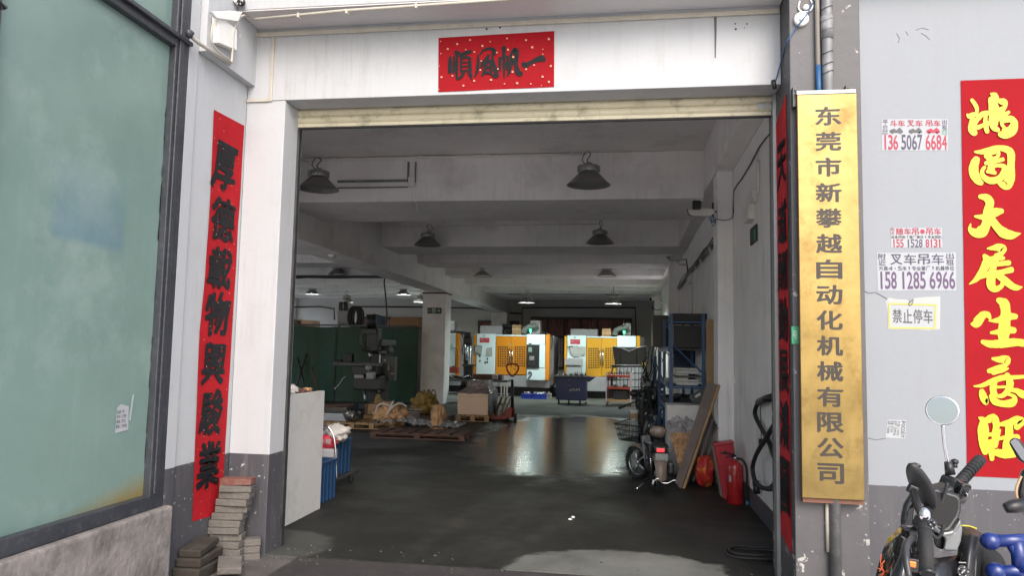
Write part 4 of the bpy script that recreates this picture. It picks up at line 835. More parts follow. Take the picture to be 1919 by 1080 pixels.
# ---------------------------------------------------------------- fittings on the right inner wall
XI = 1.343
t = thing('wall_socket', 'white switch box with a conduit high on the right inner wall', 'switch box', P(1412, 372, x=XI))
def onX(pl, X_): return [P(*q, x=X_) for q in pl]
def boxX(b, x0, x1, y0, y1, X_, d):
    a = P(x0, (y0+y1)/2, x=X_); c = P(x1, (y0+y1)/2, x=X_); e = P((x0+x1)/2, y0, x=X_); f = P((x0+x1)/2, y1, x=X_)
    return b.box(X_-d, X_, min(a.y, c.y), max(a.y, c.y), f.z, e.z)
boxX(MB(), 1408, 1419, 361, 384, XI, .05).build('box', 'white_plastic', t, bevel=.005)
MB().tube(onX(((1421, 300), (1421, 362)), XI-.015), .016, 8).build('pipe', 'white_plastic', t)
boxX(MB(), 1405, 1415, 388, 415, XI, .07).build('meter', 'white_plastic', t, bevel=.006)
MB().tube(onX(((1414, 372), (1408, 375), (1404, 385), (1407, 398)), XI-.06), .006, 5, curve=4).build('wire', 'white_plastic', t)
t = thing('exit_sign', 'dark green emergency sign on the right inner wall below the switch box', 'exit sign', P(1414, 440, x=XI))
boxX(MB(), 1409, 1420, 425, 456, XI, .02).build('panel', 'exit_black', t)
b = MB(); boxX(b, 1413, 1416, 430, 450, XI-.021, .003); b.build('symbol', 'print_green', t)
t = thing('wall_socket', 'small white socket box at the end of a thin conduit on the inner column', 'socket', P(1378, 712, y=9.58))
BX(MB(), 1372.5, 1383, 704, 720, 9.56, .04).build('box', 'white_plastic', t, bevel=.005)
MB().tube(onY(((1377.5, 330), (1377.5, 704)), 9.585), .008, 6).build('pipe', 'white_plastic', t)
t = thing('wall_cable', 'black cable sagging along the top of the right inner wall to the column', 'cable', P(1400, 320, x=XI))
MB().tube([P(1447, 246, x=1.33), P(1425, 272, x=1.33), P(1408, 305, x=1.33), P(1390, 335, x=1.33), P(1379, 350, x=1.33), P(1375, 362, y=9.58), P(1374, 400, y=9.58)], .008, 6, curve=3).build('wire', 'black_plastic', t)
MB().tube([P(1374, 400, y=9.58), P(1370, 410, y=9.57), P(1355, 413, y=9.56), P(1343, 411, y=9.56), P(1334, 416, y=9.6), P(1330, 408, y=9.6), P(1334, 400, y=9.6)], .006, 6, curve=4).build('blue_wire', 'blue_cable', t)
# wall mounted dark trunking with pieces of white duct
t = thing('cable_tray', 'dark messy cable trunking running along the right inner wall beyond the column', 'cable tray', P(1310, 490, x=1.33))
pts = [P(1342, 452, x=1.30), P(1325, 472, x=1.30), P(1305, 495, x=1.30), P(1293, 510, x=1.30), P(1280, 527, x=1.30), P(1272, 540, x=1.30)]
MB().tube(pts, .035, 6, curve=4).build('trunking', 'grey_pipe', t)
random.seed(5); b = MB()
for k in range(4):
    b.tube([p+Vector((random.uniform(-.05, 0), 0, random.uniform(-.08, .06))) for p in pts], .010, 5, curve=3)
b.build('cable_bundle', 'black_plastic', t, kind='stuff')
for q in ((1313, 490), (1303, 503), (1331, 468)): MB().cbox(P(*q, x=1.27), .03, .25, .05, (.5, 0, 0)).build('duct_piece', 'white_plastic', t)
t = thing('conduit', 'thin white vertical conduit on the far right inner wall above the rack', 'conduit', P(1297, 560, x=1.33))
MB().tube(onX(((1297, 512), (1297, 590)), 1.325), .016, 6).build('pipe', 'white_plastic', t)
boxX(MB(), 1293, 1299, 508, 530, 1.34, .06).build('box', 'white_plastic', t)
# security cameras
def sec_cam(c, s, label, face=-.5, black=True):
    t = thing('security_camera', label, 'camera', c); R = Euler((.15, 0, face)).to_matrix(); c = Vector(c)
    MB().box(-.05*s, .05*s, -.14*s, .12*s, -.045*s, .045*s, R, c).build('body', 'camera_shell', t, bevel=.012*s)
    MB().box(-.058*s, .058*s, -.17*s, .10*s, .047*s, .055*s, R, c).build('sunshield', 'camera_shell', t, bevel=.003)
    MB().box(-.042*s, .042*s, -.149*s, -.141*s, -.036*s, .036*s, R, c).cyl(c+R @ Vector((0, -.15*s, 0)), c+R @ Vector((0, -.158*s, 0)), .02*s, n=12).build('lens', 'black_gloss', t)
    MB().tube([c+R @ Vector((0, .03*s, -.05*s)), c+R @ Vector((.04*s, .05*s, -.11*s)), c+Vector((.19*s, .05, -.11*s))], .018*s, 8).build('bracket', 'camera_shell', t)
    return t
c = P(1307, 390, y=9.55)
t = thing('security_camera', 'white security camera with black lens hood and blue cable on the inner column', 'camera', c)
b = MB(); BX(b, 1298, 1314, 375, 391, 9.42, .10); b.build('lens_hood', 'black_plastic', t, bevel=.012)
BX(MB(), 1303, 1319, 371, 378, 9.44, .12).build('cover', 'camera_shell', t, bevel=.01)
MB().prism(onY(((1291, 392), (1316, 389), (1336, 391), (1340, 398), (1330, 405), (1298, 404), (1290, 399)), 9.5), (0, .08, 0)).build('body', 'camera_shell', t, bevel=.008)
MB().tube(onY(((1288, 392), (1290, 402), (1297, 405)), 9.48), .007, 5).build('edge', 'black_plastic', t)
MB().tube(onY(((1336, 380), (1336, 405)), 9.6), .012, 6).tube(onY(((1326, 397), (1344, 397)), 9.6), .012, 6).build('bracket', 'dark_steel', t)
MB().tube(onY(((1334, 404), (1333, 415), (1337, 424), (1341, 414), (1336, 404), (1338, 418), (1343, 410)), 9.55), .005, 5, curve=4).build('blue_wire', 'blue_cable', t)
sec_cam(P(1265, 484, y=14.5), 1.15, 'small white security camera pointing down below the second beam', -1.0)
MB().tube([P(1278, 487, y=14.6), P(1286, 486, y=14.6), P(1288, 500, y=14.6), P(1289, 510, y=14.6)], .012, 6).build('arm', 'dark_steel', bpy.data.objects['security_camera.002'])
sec_cam(P(1228, 560, y=25), 1.3, 'far pale security camera near the rear right corner', -1.0)
t = thing('wall_lamp', 'dark round wall lamp below the far security camera', 'lamp', P(1222, 579, y=25)); MB().ell(P(1222, 579, y=25), .06, .06, .06).tube([P(1222, 580, y=25.0), P(1234, 581, y=25.0), P(1240, 580, y=25)], .012, 6).build('body', 'black_plastic', t)
# ---------------------------------------------------------------- hose on the wall, ring on the floor
def zz3(pl, dx=0): return [P(1120+a/2.7, 560+b_/2.7, x=1.30-dx) for a, b_ in pl]
t = thing('hose', 'black hose looped in a figure eight on the right inner wall', 'hose', P(1430, 800, x=1.3))
MB().tube(zz3(((960, 480), (893, 495), (830, 518), (803, 545), (797, 590), (825, 650), (868, 728), (893, 800), (915, 860), (900, 930), (870, 962))), .022, 8, curve=5).tube(zz3(((940, 560), (893, 640), (850, 710), (803, 790), (784, 860), (800, 930), (840, 960), (893, 963)), .05), .022, 8, curve=5).build('tube', 'rubber', t)
MB().tube(zz3(((815, 525), (850, 508), (893, 497))), .036, 8).build('nozzle', 'black_plastic', t); MB().tube(zz3(((800, 925), (806, 985))), .034, 8).build('coupling', 'black_plastic', t)
MB().tube(zz3(((822, 540), (826, 640), (828, 720))), .004, 5).cbox(zz3(((827, 727),))[0], .04, .05, .06).build('plug_lead', 'black_plastic', t)
c = foot(1412, 1042); t = thing('hose', 'thin black hose coiled on the floor beside the right jamb', 'hose', c)
b = MB()
for k, (rx, ry) in enumerate(((.22, .17), (.20, .15))): b.tube([(c.x+.01*k+rx*math.cos(a), c.y+.02*k+ry*math.sin(a), .012+.018*k+.006*math.sin(3*a)) for a in [i*.3 for i in range(21)]], .010, 6, close=False)
b.build('coil', 'rubber', t)
for i, (x, y, s) in enumerate(((1068, 975, .022), (1074, 971, .018))):
    o = MB().ell((0, 0, .006), s, s*.6, .010, n=6, amp=.5, seed=i).build('litter', 'litter'); o.location = foot(x, y); tag(o, ['larger white paper scrap on the wet floor', 'smaller white paper scrap on the wet floor'][i], 'litter')

# ---------------------------------------------------------------- CNC machines
def cnc(px0, label, amber, kind):
    """px0: left photo pixel of the machine front; its layout is that of the left machine"""
    Y = 27.0; dy = 0 if kind == 0 else 3.0; k = lambda x: px0+(x-888)
    t = thing('machining_centre', label, 'machine', P(k(958), 745, y=Y)); org = 'amber_paint' if amber else 'orange_paint'
    def part(nm, mt, x0, x1, y0, y1, yy=Y, d=.1, bev=.01, par=t): return BX(MB(), k(x0), k(x1), y0+dy, y1+dy, yy, d).build(nm, mt, par, bevel=bev)
    part('housing', 'machine_grey', 889, 1031, 628, 726, Y+.12, 2.3)
    part('base', 'machine_black', 893, 1028, 725, 748, Y+.3, 2.0)
    part('corner_panel', org, 887.5, 892.5, 627, 702, Y+.0, .115)
    p = part('side_cover', 'machine_white', 893, 928, 626, 702, Y-.02, .135)
    part('top_rail', 'machine_white', 929, 986.5, 628, 630.5, Y-.02, .135, .004)
    for (a, b_, hx) in ((929, 957.3, (932, 953)), (957.8, 986.5, (964, 985))):
        d = part('door', org, a, b_, 631, 703, Y+.0, .115, .008)
        g = MB(); n = 5
        for r in range(9):
            for c_ in range(n):
                xx = hx[0]+(hx[1]-hx[0])*c_/n+.5; yy = 649.5+r*4.4; BX(g, k(xx), k(xx+2.8), yy+dy, yy+2.9+dy, Y-.006, .004)
        g.build('vent_grid', 'hole_dark', d, kind='stuff')
        hxx = 955.3 if a < 940 else 960
        MB().tube(onY(((k(hxx), 653+dy), (k(hxx), 682+dy)), Y-.07), .022, 8).cbox(P(k(hxx), 655+dy, y=Y-.03), .03, .08, .03).cbox(P(k(hxx), 680+dy, y=Y-.03), .03, .08, .03).build('handle', 'chrome', d)
    if kind == 0: part('apron', 'machine_grey', 936, 986, 704, 725, Y+.02, .095)
    else: part('apron', 'machine_grey', 929, 966, 704, 731, Y-.1, .115)
    part('control_column', 'machine_white', 987, 1021.5, 627, 646.5 if kind == 0 else 648, Y-.25, .36)
    if kind == 0:
        part('control_column', 'machine_white', 1010.5, 1021.5, 647, 690, Y-.25, .36); part('control_column', 'machine_white', 987, 1021.5, 690.5, 713, Y-.25, .36)
        cp = part('control_panel', 'machine_black', 987, 1010, 647, 690, Y-.30, .40, .006)
        part('screen', 'screen', 990, 997, 651, 660, Y-.306, .005, 0, cp)
        kb = MB()
        for r in range(3):
            for c_ in range(4): BX(kb, k(992+c_*2.4), k(993.8+c_*2.4), 668+r*2.6+dy, 669.8+r*2.6+dy, Y-.306, .005)
        kb.build('keypad', 'machine_grey', cp, kind='stuff')
        for x in (991, 1001): MB().cyl(P(k(x), 683, y=Y-.30), P(k(x), 683, y=Y-.33), .035, n=12).build('knob', 'dark_steel', cp)
        MB().tube(onY(((k(990), 700), (k(993), 697), (k(996), 702), (k(991), 708), (k(989), 712)), Y-.28), .02, 6, curve=4).build('cable', 'black_plastic', cp)
        part('nameplate', 'machine_black', 991, 996, 643.5, 645.5, Y-.256, .005, 0)
    part('corner_panel', org, 1022, 1029.5, 627, 713 if kind == 0 else 660, Y-.2, .31)
    part('side_panel', 'machine_grey', 1030, 1037, 630, 722, Y+.2, 2.0)
    # red warning label with white mark and characters
    lb = part('warning_label', 'label_red', 899, 917, 633.5, 642.5, Y-.026, .005, 0)
    b = MB().prism(onY(((k(900.5), 638.5+dy), (k(902.7), 634.8+dy), (k(904.9), 638.5+dy)), Y-.030), (0, .003, 0)); glyph(b, '操作危险', P(k(911), 637+dy, y=Y-.030), (1, 0, 0), (0, 0, 1), .21, .05, 0); glyph(b, '注意安全', P(k(908), 640.8+dy, y=Y-.030), (1, 0, 0), (0, 0, 1), .12, .03, 0); b.build('print', 'paper', lb)
    MB().lathe(P(k(907), 630+dy, y=Y-.022), [(.022, 0), (.034, -.002), (.034, -.004), (.022, -.004), (.022, 0)], 16, 'y').build('emblem', 'dark_steel', t)
    MB().cyl(P(k(957.5), 647+dy, y=Y-.002), P(k(957.5), 647+dy, y=Y-.01), .03, n=12).build('badge', 'paper', t)
    # papers taped to the cover
    if kind == 0:
        for q in (((891, 648), (902.5, 649), (900.5, 665), (889, 663)), ((912, 653), (922, 651), (922.5, 668), (911, 667))):
            v = [P(k(a), b_, y=Y-.03) for a, b_ in q]; sheet('paper_sheet', v, Vector((0, -.012, 0)), 'paper_dim', t, .8)
        f = MB().tube([P(k(a), b_, y=Y-.05) for a, b_ in ((890.5, 647.5), (903, 648.5), (901, 666), (888.5, 660), (890.5, 647.5))], .010, 5); f.build('clip_frame', 'black_plastic', t)
        b = MB()
        for (x0, y0) in ((898, 666), (912, 671), (912, 677), (898, 675), (908, 678)): BX(b, k(x0), k(x0+2.4), y0, y0+3.6, Y-.035, .012)
        b.build('magnets', 'machine_black', t, kind='stuff')
    else:
        for q in (((896, 648), (913, 646), (914, 666), (902, 666)), ((914, 648), (927, 648), (927, 665), (913, 662))):
            v = [P(k(a), b_+dy-1, y=Y-.03) for a, b_ in q]; sheet('paper_sheet', v, Vector((0, -.012, 0)), 'paper_dim', t, .8)
        MB().tube([P(k(a), b_, y=Y-.06) for a, b_ in ((894, 650), (904, 649), (896, 650), (899, 664), (907, 670), (924, 667))], .012, 5).build('clip_frame', 'black_plastic', t)
        part('paper_tray', 'machine_grey', 888.5, 921, 669, 682, Y-.35, .32); part('paper_pile', 'paper', 892, 920, 686, 698, Y-.33, .3, .004)
    # beacon, hose, mist collector on the roof
    bx = 994 if kind == 0 else 999.5
    MB().cyl(P(k(bx), 627+dy, y=Y+.1), P(k(bx), 622+dy, y=Y+.1), .02, n=8).build('beacon_post', 'chrome', t)
    MB().cyl(P(k(bx), 622+dy, y=Y+.1), P(k(bx), 617.5+dy, y=Y+.1), .036, n=12).build('beacon_lamp', 'beacon', t)
    part('mist_collector', 'machine_grey', 993.5 if kind == 0 else 997.5, 1012.5, 601 if kind == 0 else 603, 626, Y+.6, .5, .02)
    MB().tube(onY([(k(a), b_+dy) for a, b_ in ((982, 626), (984, 618), (992, 613), (1000, 612), (1005, 608))], Y+.35), .10, 10, curve=4).build('air_hose', 'grey_pipe', t)
    part('roof_box', 'machine_grey', 900 if kind == 0 else 899.5, 941.5 if kind == 0 else 950, 611 if kind == 0 else 614, 627.4, Y+.8, .8)
    if kind == 0: MB().tube(onY([(k(a), b_) for a, b_ in ((941, 611), (955, 612), (965, 614), (960, 622), (948, 618), (945, 626))], Y+.9), .07, 8, curve=4).build('loose_duct', 'machine_black', t)
    MB().tube(onY([(k(a), b_+dy) for a, b_ in ((1012, 622), (1022, 624), (1033, 628), (1035, 640), (1033, 655))], Y+.1), .014, 6, curve=4).build('roof_cable', 'black_plastic', t)
    return t
cnc(888, 'orange and white machining centre with a black control panel, left of the navy cart', False, 0)
cnc(1058, 'amber and white machining centre behind the navy and red carts', True, 1)
for px, y0, lb in ((959.5, 609, 'orange cardboard box standing on top of the left orange machine'), (1128, 616, 'brown cardboard box standing on top of the right orange machine')):
    t = thing('cardboard_box', lb, 'box', P(px+8, 627, y=27.6)); BX(MB(), px, px+17, y0, 628.5 if px < 1000 else 631, 27.4, .6).build('carton', 'wood' if px < 1000 else 'kraft', t, bevel=.01)
    BX(MB(), px, px+17, y0+8, y0+9, 27.396, .004).build('tape', 'carton_pale', t)
# third machine, only its right end shows beyond the column
t = thing('machining_centre', 'third orange and white machine whose right end shows beside the column', 'machine', P(852, 740, y=27))
Y = 27
for nm, mt, x0, x1, y0, y1, yy, d in (('housing', 'machine_grey', 770, 861, 626, 722, Y+.1, 2), ('base', 'machine_black', 775, 858, 722, 742, Y+.3, 1.8), ('control_column', 'machine_white', 835, 853, 625, 703, Y-.2, .29), ('corner_panel', 'orange_paint', 853.3, 859, 625, 708, Y-.2, .29), ('screen_panel', 'screen', 842, 849, 645, 655, Y-.22, .015), ('side_panel', 'machine_grey', 862, 868, 627, 706, Y+.2, 1.6), ('roof_unit', 'machine_black', 838, 866, 621, 625.5, Y+.1, 1.6)):
    BX(MB(), x0, x1, y0, y1, yy, d).build(nm, mt, t, bevel=.01)
BX(MB(), 838, 852, 602, 620, Y+.6, .5).build('mist_collector', 'machine_grey', t, bevel=.02)
MB().tube(onY(((865, 628), (870, 640), (866, 655), (868, 665)), Y), .02, 6, curve=4).tube(onY(((848, 652), (856, 655), (858, 668), (857, 690)), Y-.25), .014, 6, curve=4).build('cable', 'black_plastic', t)
# ---------------------------------------------------------------- bench, drill press, red box
t = thing('workbench', 'grey steel workbench with tools behind the wrapped carton', 'workbench', P(890, 745, y=22.9))
BX(MB(), 833, 951, 712, 716, 22.9, .7).build('bench_top', 'mill_grey', t)
for x in (834, 838, 938, 944, 949): BX(MB(), x, x+2.6, 716, 744, 22.92, .04).build('leg', 'steel', t)
BX(MB(), 834, 950, 738, 740.5, 22.95, .55).build('lower_shelf', 'mill_grey', t)
BX(MB(), 886, 940, 702, 711.5, 23.1, .4).build('vise_body', 'wood_red', t, bevel=.01)
BX(MB(), 922, 932, 703, 711.5, 22.95, .2).build('block', 'machine_grey', t, bevel=.01)
random.seed(8); b = MB()
for k in range(26):
    x = random.uniform(835, 885); b.cbox(P(x, 709+random.uniform(-2, 1), y=23.1+random.random()*.3), random.uniform(.03, .14), .06, random.uniform(.03, .12), (random.random(), random.random(), random.random()))
b.build('small_tools', 'dark_steel', t, kind='stuff')
t = thing('tool_box', 'red metal box standing on the workbench beside the column', 'box', P(848, 702, y=22.95)); BX(MB(), 842, 857, 688, 700, 22.95, .3).build('case', 'tool_red', t, bevel=.01); BX(MB(), 847, 852, 686.5, 688, 23.0, .04).build('handle', 'dark_steel', t)
t = thing('drill_press', 'dark pillar drill press behind the workbench', 'machine', P(878, 720, y=24.2))
MB().cyl(P(880, 725, y=24.3), P(880, 640, y=24.3), .05, n=12).build('pillar', 'steel', t)
BX(MB(), 868, 884, 633, 646, 24.0, .45).build('head', 'mill_green', t, bevel=.03); BX(MB(), 869, 882, 625, 633, 24.05, .3).build('belt_cover', 'mill_green', t, bevel=.03)
MB().cyl(P(874, 646, y=24.05), P(874, 676, y=24.05), .035, n=10).build('spindle', 'chrome', t)
BX(MB(), 866, 888, 683, 687, 23.95, .4).build('table', 'dark_steel', t); BX(MB(), 871, 885, 687, 722, 24.2, .2).build('base', 'mill_green', t)
for a in range(3): MB().tube([P(884, 656, y=24.0), P(884+6*math.cos(a*2.1), 656+6*math.sin(a*2.1), y=23.98)], .01, 6).build('feed_handle', 'dark_steel', t)
# ---------------------------------------------------------------- blue bins
for i, (x0, x1, mt, lb) in enumerate(((977, 996, 'bin_blue', 'left bright blue plastic parts bin in front of the orange machine'), (997.5, 1024, 'bin_blue', 'wider bright blue plastic parts bin in front of the orange machine'), (1024.5, 1032, 'paper_dim', 'small grey plastic bin right of the blue ones'))):
    t = thing('parts_bin', lb, 'bin', P((x0+x1)/2, 748, y=25.7)); a = P(x0, 748, z=0); a.y = 25.7; xa, xb = P(x0, 744, y=25.7).x, P(x1, 744, y=25.7).x; z1 = P(x0, 738.5, y=25.7).z; z0 = .0
    MB().box(xa, xb, 25.7, 25.72, z0, z1).box(xa, xb, 26.0, 26.02, z0, z1).box(xa, xa+.02, 25.72, 26.0, z0, z1).box(xb-.02, xb, 25.72, 26.0, z0, z1).box(xa+.02, xb-.02, 25.72, 26.0, z0, z0+.02).box(xa-.008, xb+.008, 25.69, 25.70, z1-.03, z1).build('tray', mt, t)
    b = MB(); random.seed(i)
    for k in range(int((x1-x0)*.8)): b.cyl((random.uniform(xa+.04, xb-.04), random.uniform(25.76, 25.95), z0+.05), (random.uniform(xa+.04, xb-.04), random.uniform(25.76, 25.95), z1+.05), .02, n=6)
    b.build('parts', 'steel', t, kind='stuff')
# ---------------------------------------------------------------- navy cart
Y = 23.5; t = thing('tool_cart', 'navy blue wheeled tool cart with tool holders standing in its top', 'cart', P(1072, 762, y=Y))
BX(MB(), 1042, 1099, 708, 751, Y, .7).build('cabinet', 'cart_navy', t, bevel=.02)
BX(MB(), 1038, 1100, 705, 708, Y-.05, .8).build('tray_top', 'mill_grey', t)
BX(MB(), 1066.5, 1067.5, 709, 750, Y-.004, .003).build('door_gap', 'machine_black', t)
for y_ in (712, 722): BX(MB(), 1065.5, 1068.5, y_, y_+1.6, Y-.02, .02).build('latch', 'tool_red', t)
MB().prism(onY(((1100.5, 706), (1116, 707.5), (1105, 716), (1100.5, 716)), Y), (0, .5, 0)).build('folding_flap', 'cart_navy', t)
for x in (1047, 1066, 1087, 1098): 
    c = P(x, 757, y=Y+(.1 if x != 1098 else .6)); c.z = .075; MB().lathe(c, [(.02, -.025), (.075, -.02), (.075, .02), (.02, .025)], 14, 'x').build('wheel', 'rubber', t); BX(MB(), x-2, x+2, 750, 754, Y+.08, .06).build('fork', 'steel', t)
random.seed(3)
for k in range(17):
    x = 1046+k*3.2; h = random.uniform(4, 9); c = P(x, 705, y=Y+.1+random.random()*.3); b = MB().cyl(c, c+Vector((0, 0, h*.0105)), .032, .022, 8).cyl(c+Vector((0, 0, h*.0105)), c+Vector((random.uniform(-.01, .01), 0, h*.0167)), .011, n=6); b.build('tool_holder', 'dark_steel' if k % 3 else 'steel', t)
b = MB()
for k in range(7): b.cbox(P(1068+k*3.0, 731+random.uniform(-1, 1), y=Y-.01), .012, .01, .07, (0, random.uniform(-.3, .3), 0))
b.build('hanging_keys', 'steel', t, kind='stuff')
# ---------------------------------------------------------------- red three tier cart
Y = 23.6; t = thing('tier_cart', 'rust red three tier trolley with white posts beside the navy cart', 'cart', P(1159, 762, y=Y))
for y_, mt in ((703.5, 'tool_red'), (726, 'tool_red'), (750, 'wood')): BX(MB(), 1136, 1183, y_, y_+4, Y, .5).build('shelf', mt, t, bevel=.006)
for x, yy in ((1135, Y-.01), (1181, Y-.01), (1138.5, Y+.48), (1180, Y+.48)): BX(MB(), x, x+2.4, 698, 757, yy, .035).build('post', 'machine_grey' if yy < Y else 'tool_red', t)
for x in (1137, 1181):
    c = P(x, 760, y=Y+.05); c.z = .06; MB().lathe(c, [(.02, -.02), (.06, -.02), (.06, .02), (.02, .02)], 12, 'x').build('wheel', 'rubber', t)
b = MB()
for k in range(9): c = P(1143+k*4.4, 703, y=Y+.1+.2*random.random()); b.cyl(c-Vector((0, 0, .10)), c+Vector((0, 0, random.uniform(.06, .13))), .016, n=6)
b.build('hanging_tools', 'dark_steel', t, kind='stuff')
for x in (1154, 1171): MB().ell(P(x, 724, y=Y+.15), .08, .07, .055, n=10, amp=.2, seed=x).build('part_on_shelf', 'mill_grey', t)
BX(MB(), 1149, 1176, 735, 750, Y+.15, .3).build('black_box', 'machine_black', t)
MB().tube(onY(((1183, 702), (1186, 698), (1187, 697)), Y), .014, 6).build('push_handle', 'white_plastic', t)
# grey safety screen with V notch in front of the right machine
t = thing('splash_screen', 'grey folded splash screen with a V notch in front of the right machine', 'screen', P(1178, 684, y=24.6))
MB().prism(onY(((1148, 650), (1163, 653), (1179, 659), (1195, 653), (1212, 649), (1209, 684), (1152, 684)), 24.6), (0, .3, 0)).build('panel', 'mill_green', t)
MB().tube(onY(((1148, 649.5), (1163, 652), (1179, 659), (1195, 652), (1211, 649)), 24.58), .014, 6).build('edge', 'paper', t)
for x in (1163, 1194): MB().tube(onY(((x, 654), (x, 683)), 24.59), .010, 6).build('fold', 'machine_black', t)
MB().tube(onY(((1212, 649), (1211, 690), (1210, 740)), 24.6), .03, 6).tube(onY(((1150, 684), (1146, 700), (1146, 745)), 24.7), .03, 6).build('stand', 'dark_steel', t)
BX(MB(), 1203, 1210, 680, 688, 24.5, .1).build('yellow_box', 'print_yellow', t)
t = thing('wire_cage', 'dark wire cage stand behind the red trolley', 'cage', P(1180, 745, y=24.3))
b = MB()
for x in range(1148, 1206, 7): b.tube(onY(((x, 688), (x, 745)), 24.3), .012, 5)
for y_ in (688, 700, 712, 726, 742): b.tube(onY(((1146, y_), (1206, y_)), 24.3), .014, 5)
b.build('mesh', 'black_plastic', t, kind='stuff'); MB().tube(onY(((1146, 686), (1206, 687)), 24.25), .03, 6).build('top_rail', 'machine_black', t)

# ---------------------------------------------------------------- green partition and milling machine
t = thing('partition', 'dark green tarpaulin partition screening the left bay', 'partition', P(665, 757, y=21.6))
zt = 2.24
for x0, x1 in ((-13.2, -10.0), (-9.98, -8.55), (-8.53, -6.06)):
    cloth(lambda s, v: (x0+(x1-x0)*s, 21.62+.06*math.sin(s*9+x0)*(1-.5*v)+.05*noise.noise(Vector((s*6+x0, v*2, 3))), .02+(zt-.02)*v+.02*math.sin(s*7)*(v > .98)), 46, 10).build('tarpaulin', 'green_tarp', t)
for x in (-10.0, -8.54, -6.1): B(x-.03, x+.03, 21.70, 21.76, 0, zt+.03).build('post', 'mill_green', t)
B(-13.2, -6.1, 21.70, 21.76, zt+.032, zt+.08).build('top_rail', 'mill_grey', t)
for a, b_ in (((560, 700), (575, 760)), ((590, 705), (583, 762)), ((598, 690), (594, 760))):
    pass
def topbox(x0, x1, y0, mt, lb, nm='cardboard_box', d=.5):
    t = thing(nm, lb, 'box', P((x0+x1)/2, 615, y=22.3)); BX(MB(), x0, x1, y0, 613.5, 22.3, d).build('carton', mt, t, bevel=.01)
    a, c = P(x0, y0, y=22.3), P(x1, y0, y=22.3)
    MB().prism([a, a+Vector((-.10, -.06, .07)), a+Vector((.10, 0, .02)), c+Vector((0, 0, .005)), c], (0, .02, 0)).build('flap', mt, t)
    B(-13 if x0 < 600 else a.x-.1, c.x+.1, 22.3, 22.8, 2.0, P(x0, 613.5, y=22.3).z-.003).build('stand', 'mill_grey', t) if False else None
B(-12, -6.2, 22.2, 22.9, 0, P(650, 614, y=22.3).z-.004).build('cabinet_row', 'mill_grey', None)
tag(bpy.data.objects['cabinet_row'], 'row of grey cabinets hidden behind the green partition with boxes on top', 'cabinet')
topbox(564, 588, 601, 'carton_pale', 'pale carton with an open flap on top of the green partition')
topbox(732, 786, 596, 'cardboard', 'large brown carton on top of the green partition near the column')
topbox(705, 715, 592, 'crate_blue', 'small blue box between the milling machine head and the brown carton')
topbox(541, 560, 600, 'wood_grey', 'dull olive box at the left end of the green partition')
t = thing('mist_collector', 'white box machine unit with a dark glass top above the green partition', 'machine', P(644, 610, y=23)); BX(MB(), 632, 655, 583, 608, 23, .5).build('case', 'machine_grey', t, bevel=.02); BX(MB(), 635, 652, 566, 582, 23.05, .35).build('window', 'machine_black', t); MB().cyl(P(643.5, 567, y=23), P(643.5, 583, y=23), .02, n=6).build('rod', 'steel', t)
t = thing('cable_reel', 'large dark hose reel standing above the green partition', 'reel', P(666, 612, y=22.9))
b = MB(); c = P(666, 594, y=22.9)
for k, dx in enumerate((-.07, 0, .07)): b.tube([(c.x+dx+.17*math.cos(a), c.y+.03*k, c.z+.31*math.sin(a)) for a in [i*math.pi/10 for i in range(20)]], .045, 7, close=True)
b.build('hose_coil', 'black_plastic', t)
B(c.x-.2, c.x+.2, 22.9, 23.1, 1.9, c.z-.34).build('stand', 'mill_grey', t)
Y = 19.3; t = thing('milling_machine', 'dark green knee type milling machine with table, cranks and grey control box', 'machine', P(700, 770, y=Y))
def mp(nm, mt, x0, x1, y0, y1, yy=Y, d=.3, bev=.02): return BX(MB(), x0, x1, y0, y1, yy, d).build(nm, mt, t, bevel=bev)
mp('column', 'mill_green', 690, 722, 662, 762, Y+.35, .45, .04); mp('base', 'mill_green', 672, 732, 758, 772, Y-.2, 1.2); mp('ram', 'mill_green', 694, 716, 636, 650, Y-.25, 1.3, .04)
mp('turret', 'dark_steel', 692, 728, 650, 663, Y+.3, .5, .04)
MB().cyl(P(696, 590, y=Y-.3), P(696, 616, y=Y-.3), .135, n=20).build('motor', 'machine_black', t)
mp('head', 'mill_green', 684, 708, 616, 660, Y-.42, .34, .05)
d_ = mp('readout', 'mill_grey', 678, 703, 617, 625, Y-.55, .06, .008)
for k in range(4): BX(MB(), 680+k*5.5, 683.5+k*5.5, 619, 622, Y-.556, .005).build('readout_window', 'machine_black', d_)
MB().cyl(P(694, 660, y=Y-.3), P(694, 674, y=Y-.3), .06, .03, 14).build('spindle', 'steel', t)
b = MB()
for k in range(5): b.tube(onY(((676+k*2, 612), (674+k, 640), (680+k*2, 655)), Y-.45-.02*k), .012, 5, curve=3)
b.build('feed_cables', 'dark_steel', t)
mp('table', 'dark_steel', 624, 712, 680, 686, Y-.5, .3, .006); mp('saddle', 'mill_green', 660, 706, 687, 703, Y-.5, .5); mp('knee', 'mill_green', 662, 714, 704, 732, Y-.45, .75, .04)
mp('vise', 'machine_black', 642, 659, 663, 680, Y-.45, .2); mp('table_bracket', 'machine_black', 626, 640, 674, 680, Y-.45, .2)
mp('power_feed', 'machine_grey', 686, 699, 698, 711, Y-.75, .22, .02); MB().ell(P(691, 690, y=Y-.7), .09, .10, .08, n=12).build('gearbox', 'machine_grey', t)
mp('nameplate', 'machine_grey', 664, 681, 703, 709, Y-.51, .008, 0)
MB().cyl(P(684, 732, y=Y-.1), P(684, 762, y=Y-.1), .035, n=10).build('lift_screw', 'steel', t)
MB().tube(onY(((648, 706), (641, 712), (635, 722), (629, 727)), Y-.8), .008, 6, curve=3).build('crank_handle', 'chrome', t); MB().ell(P(628, 729, y=Y-.8), .025, .025, .025, n=8).build('crank_knob', 'chrome', t)
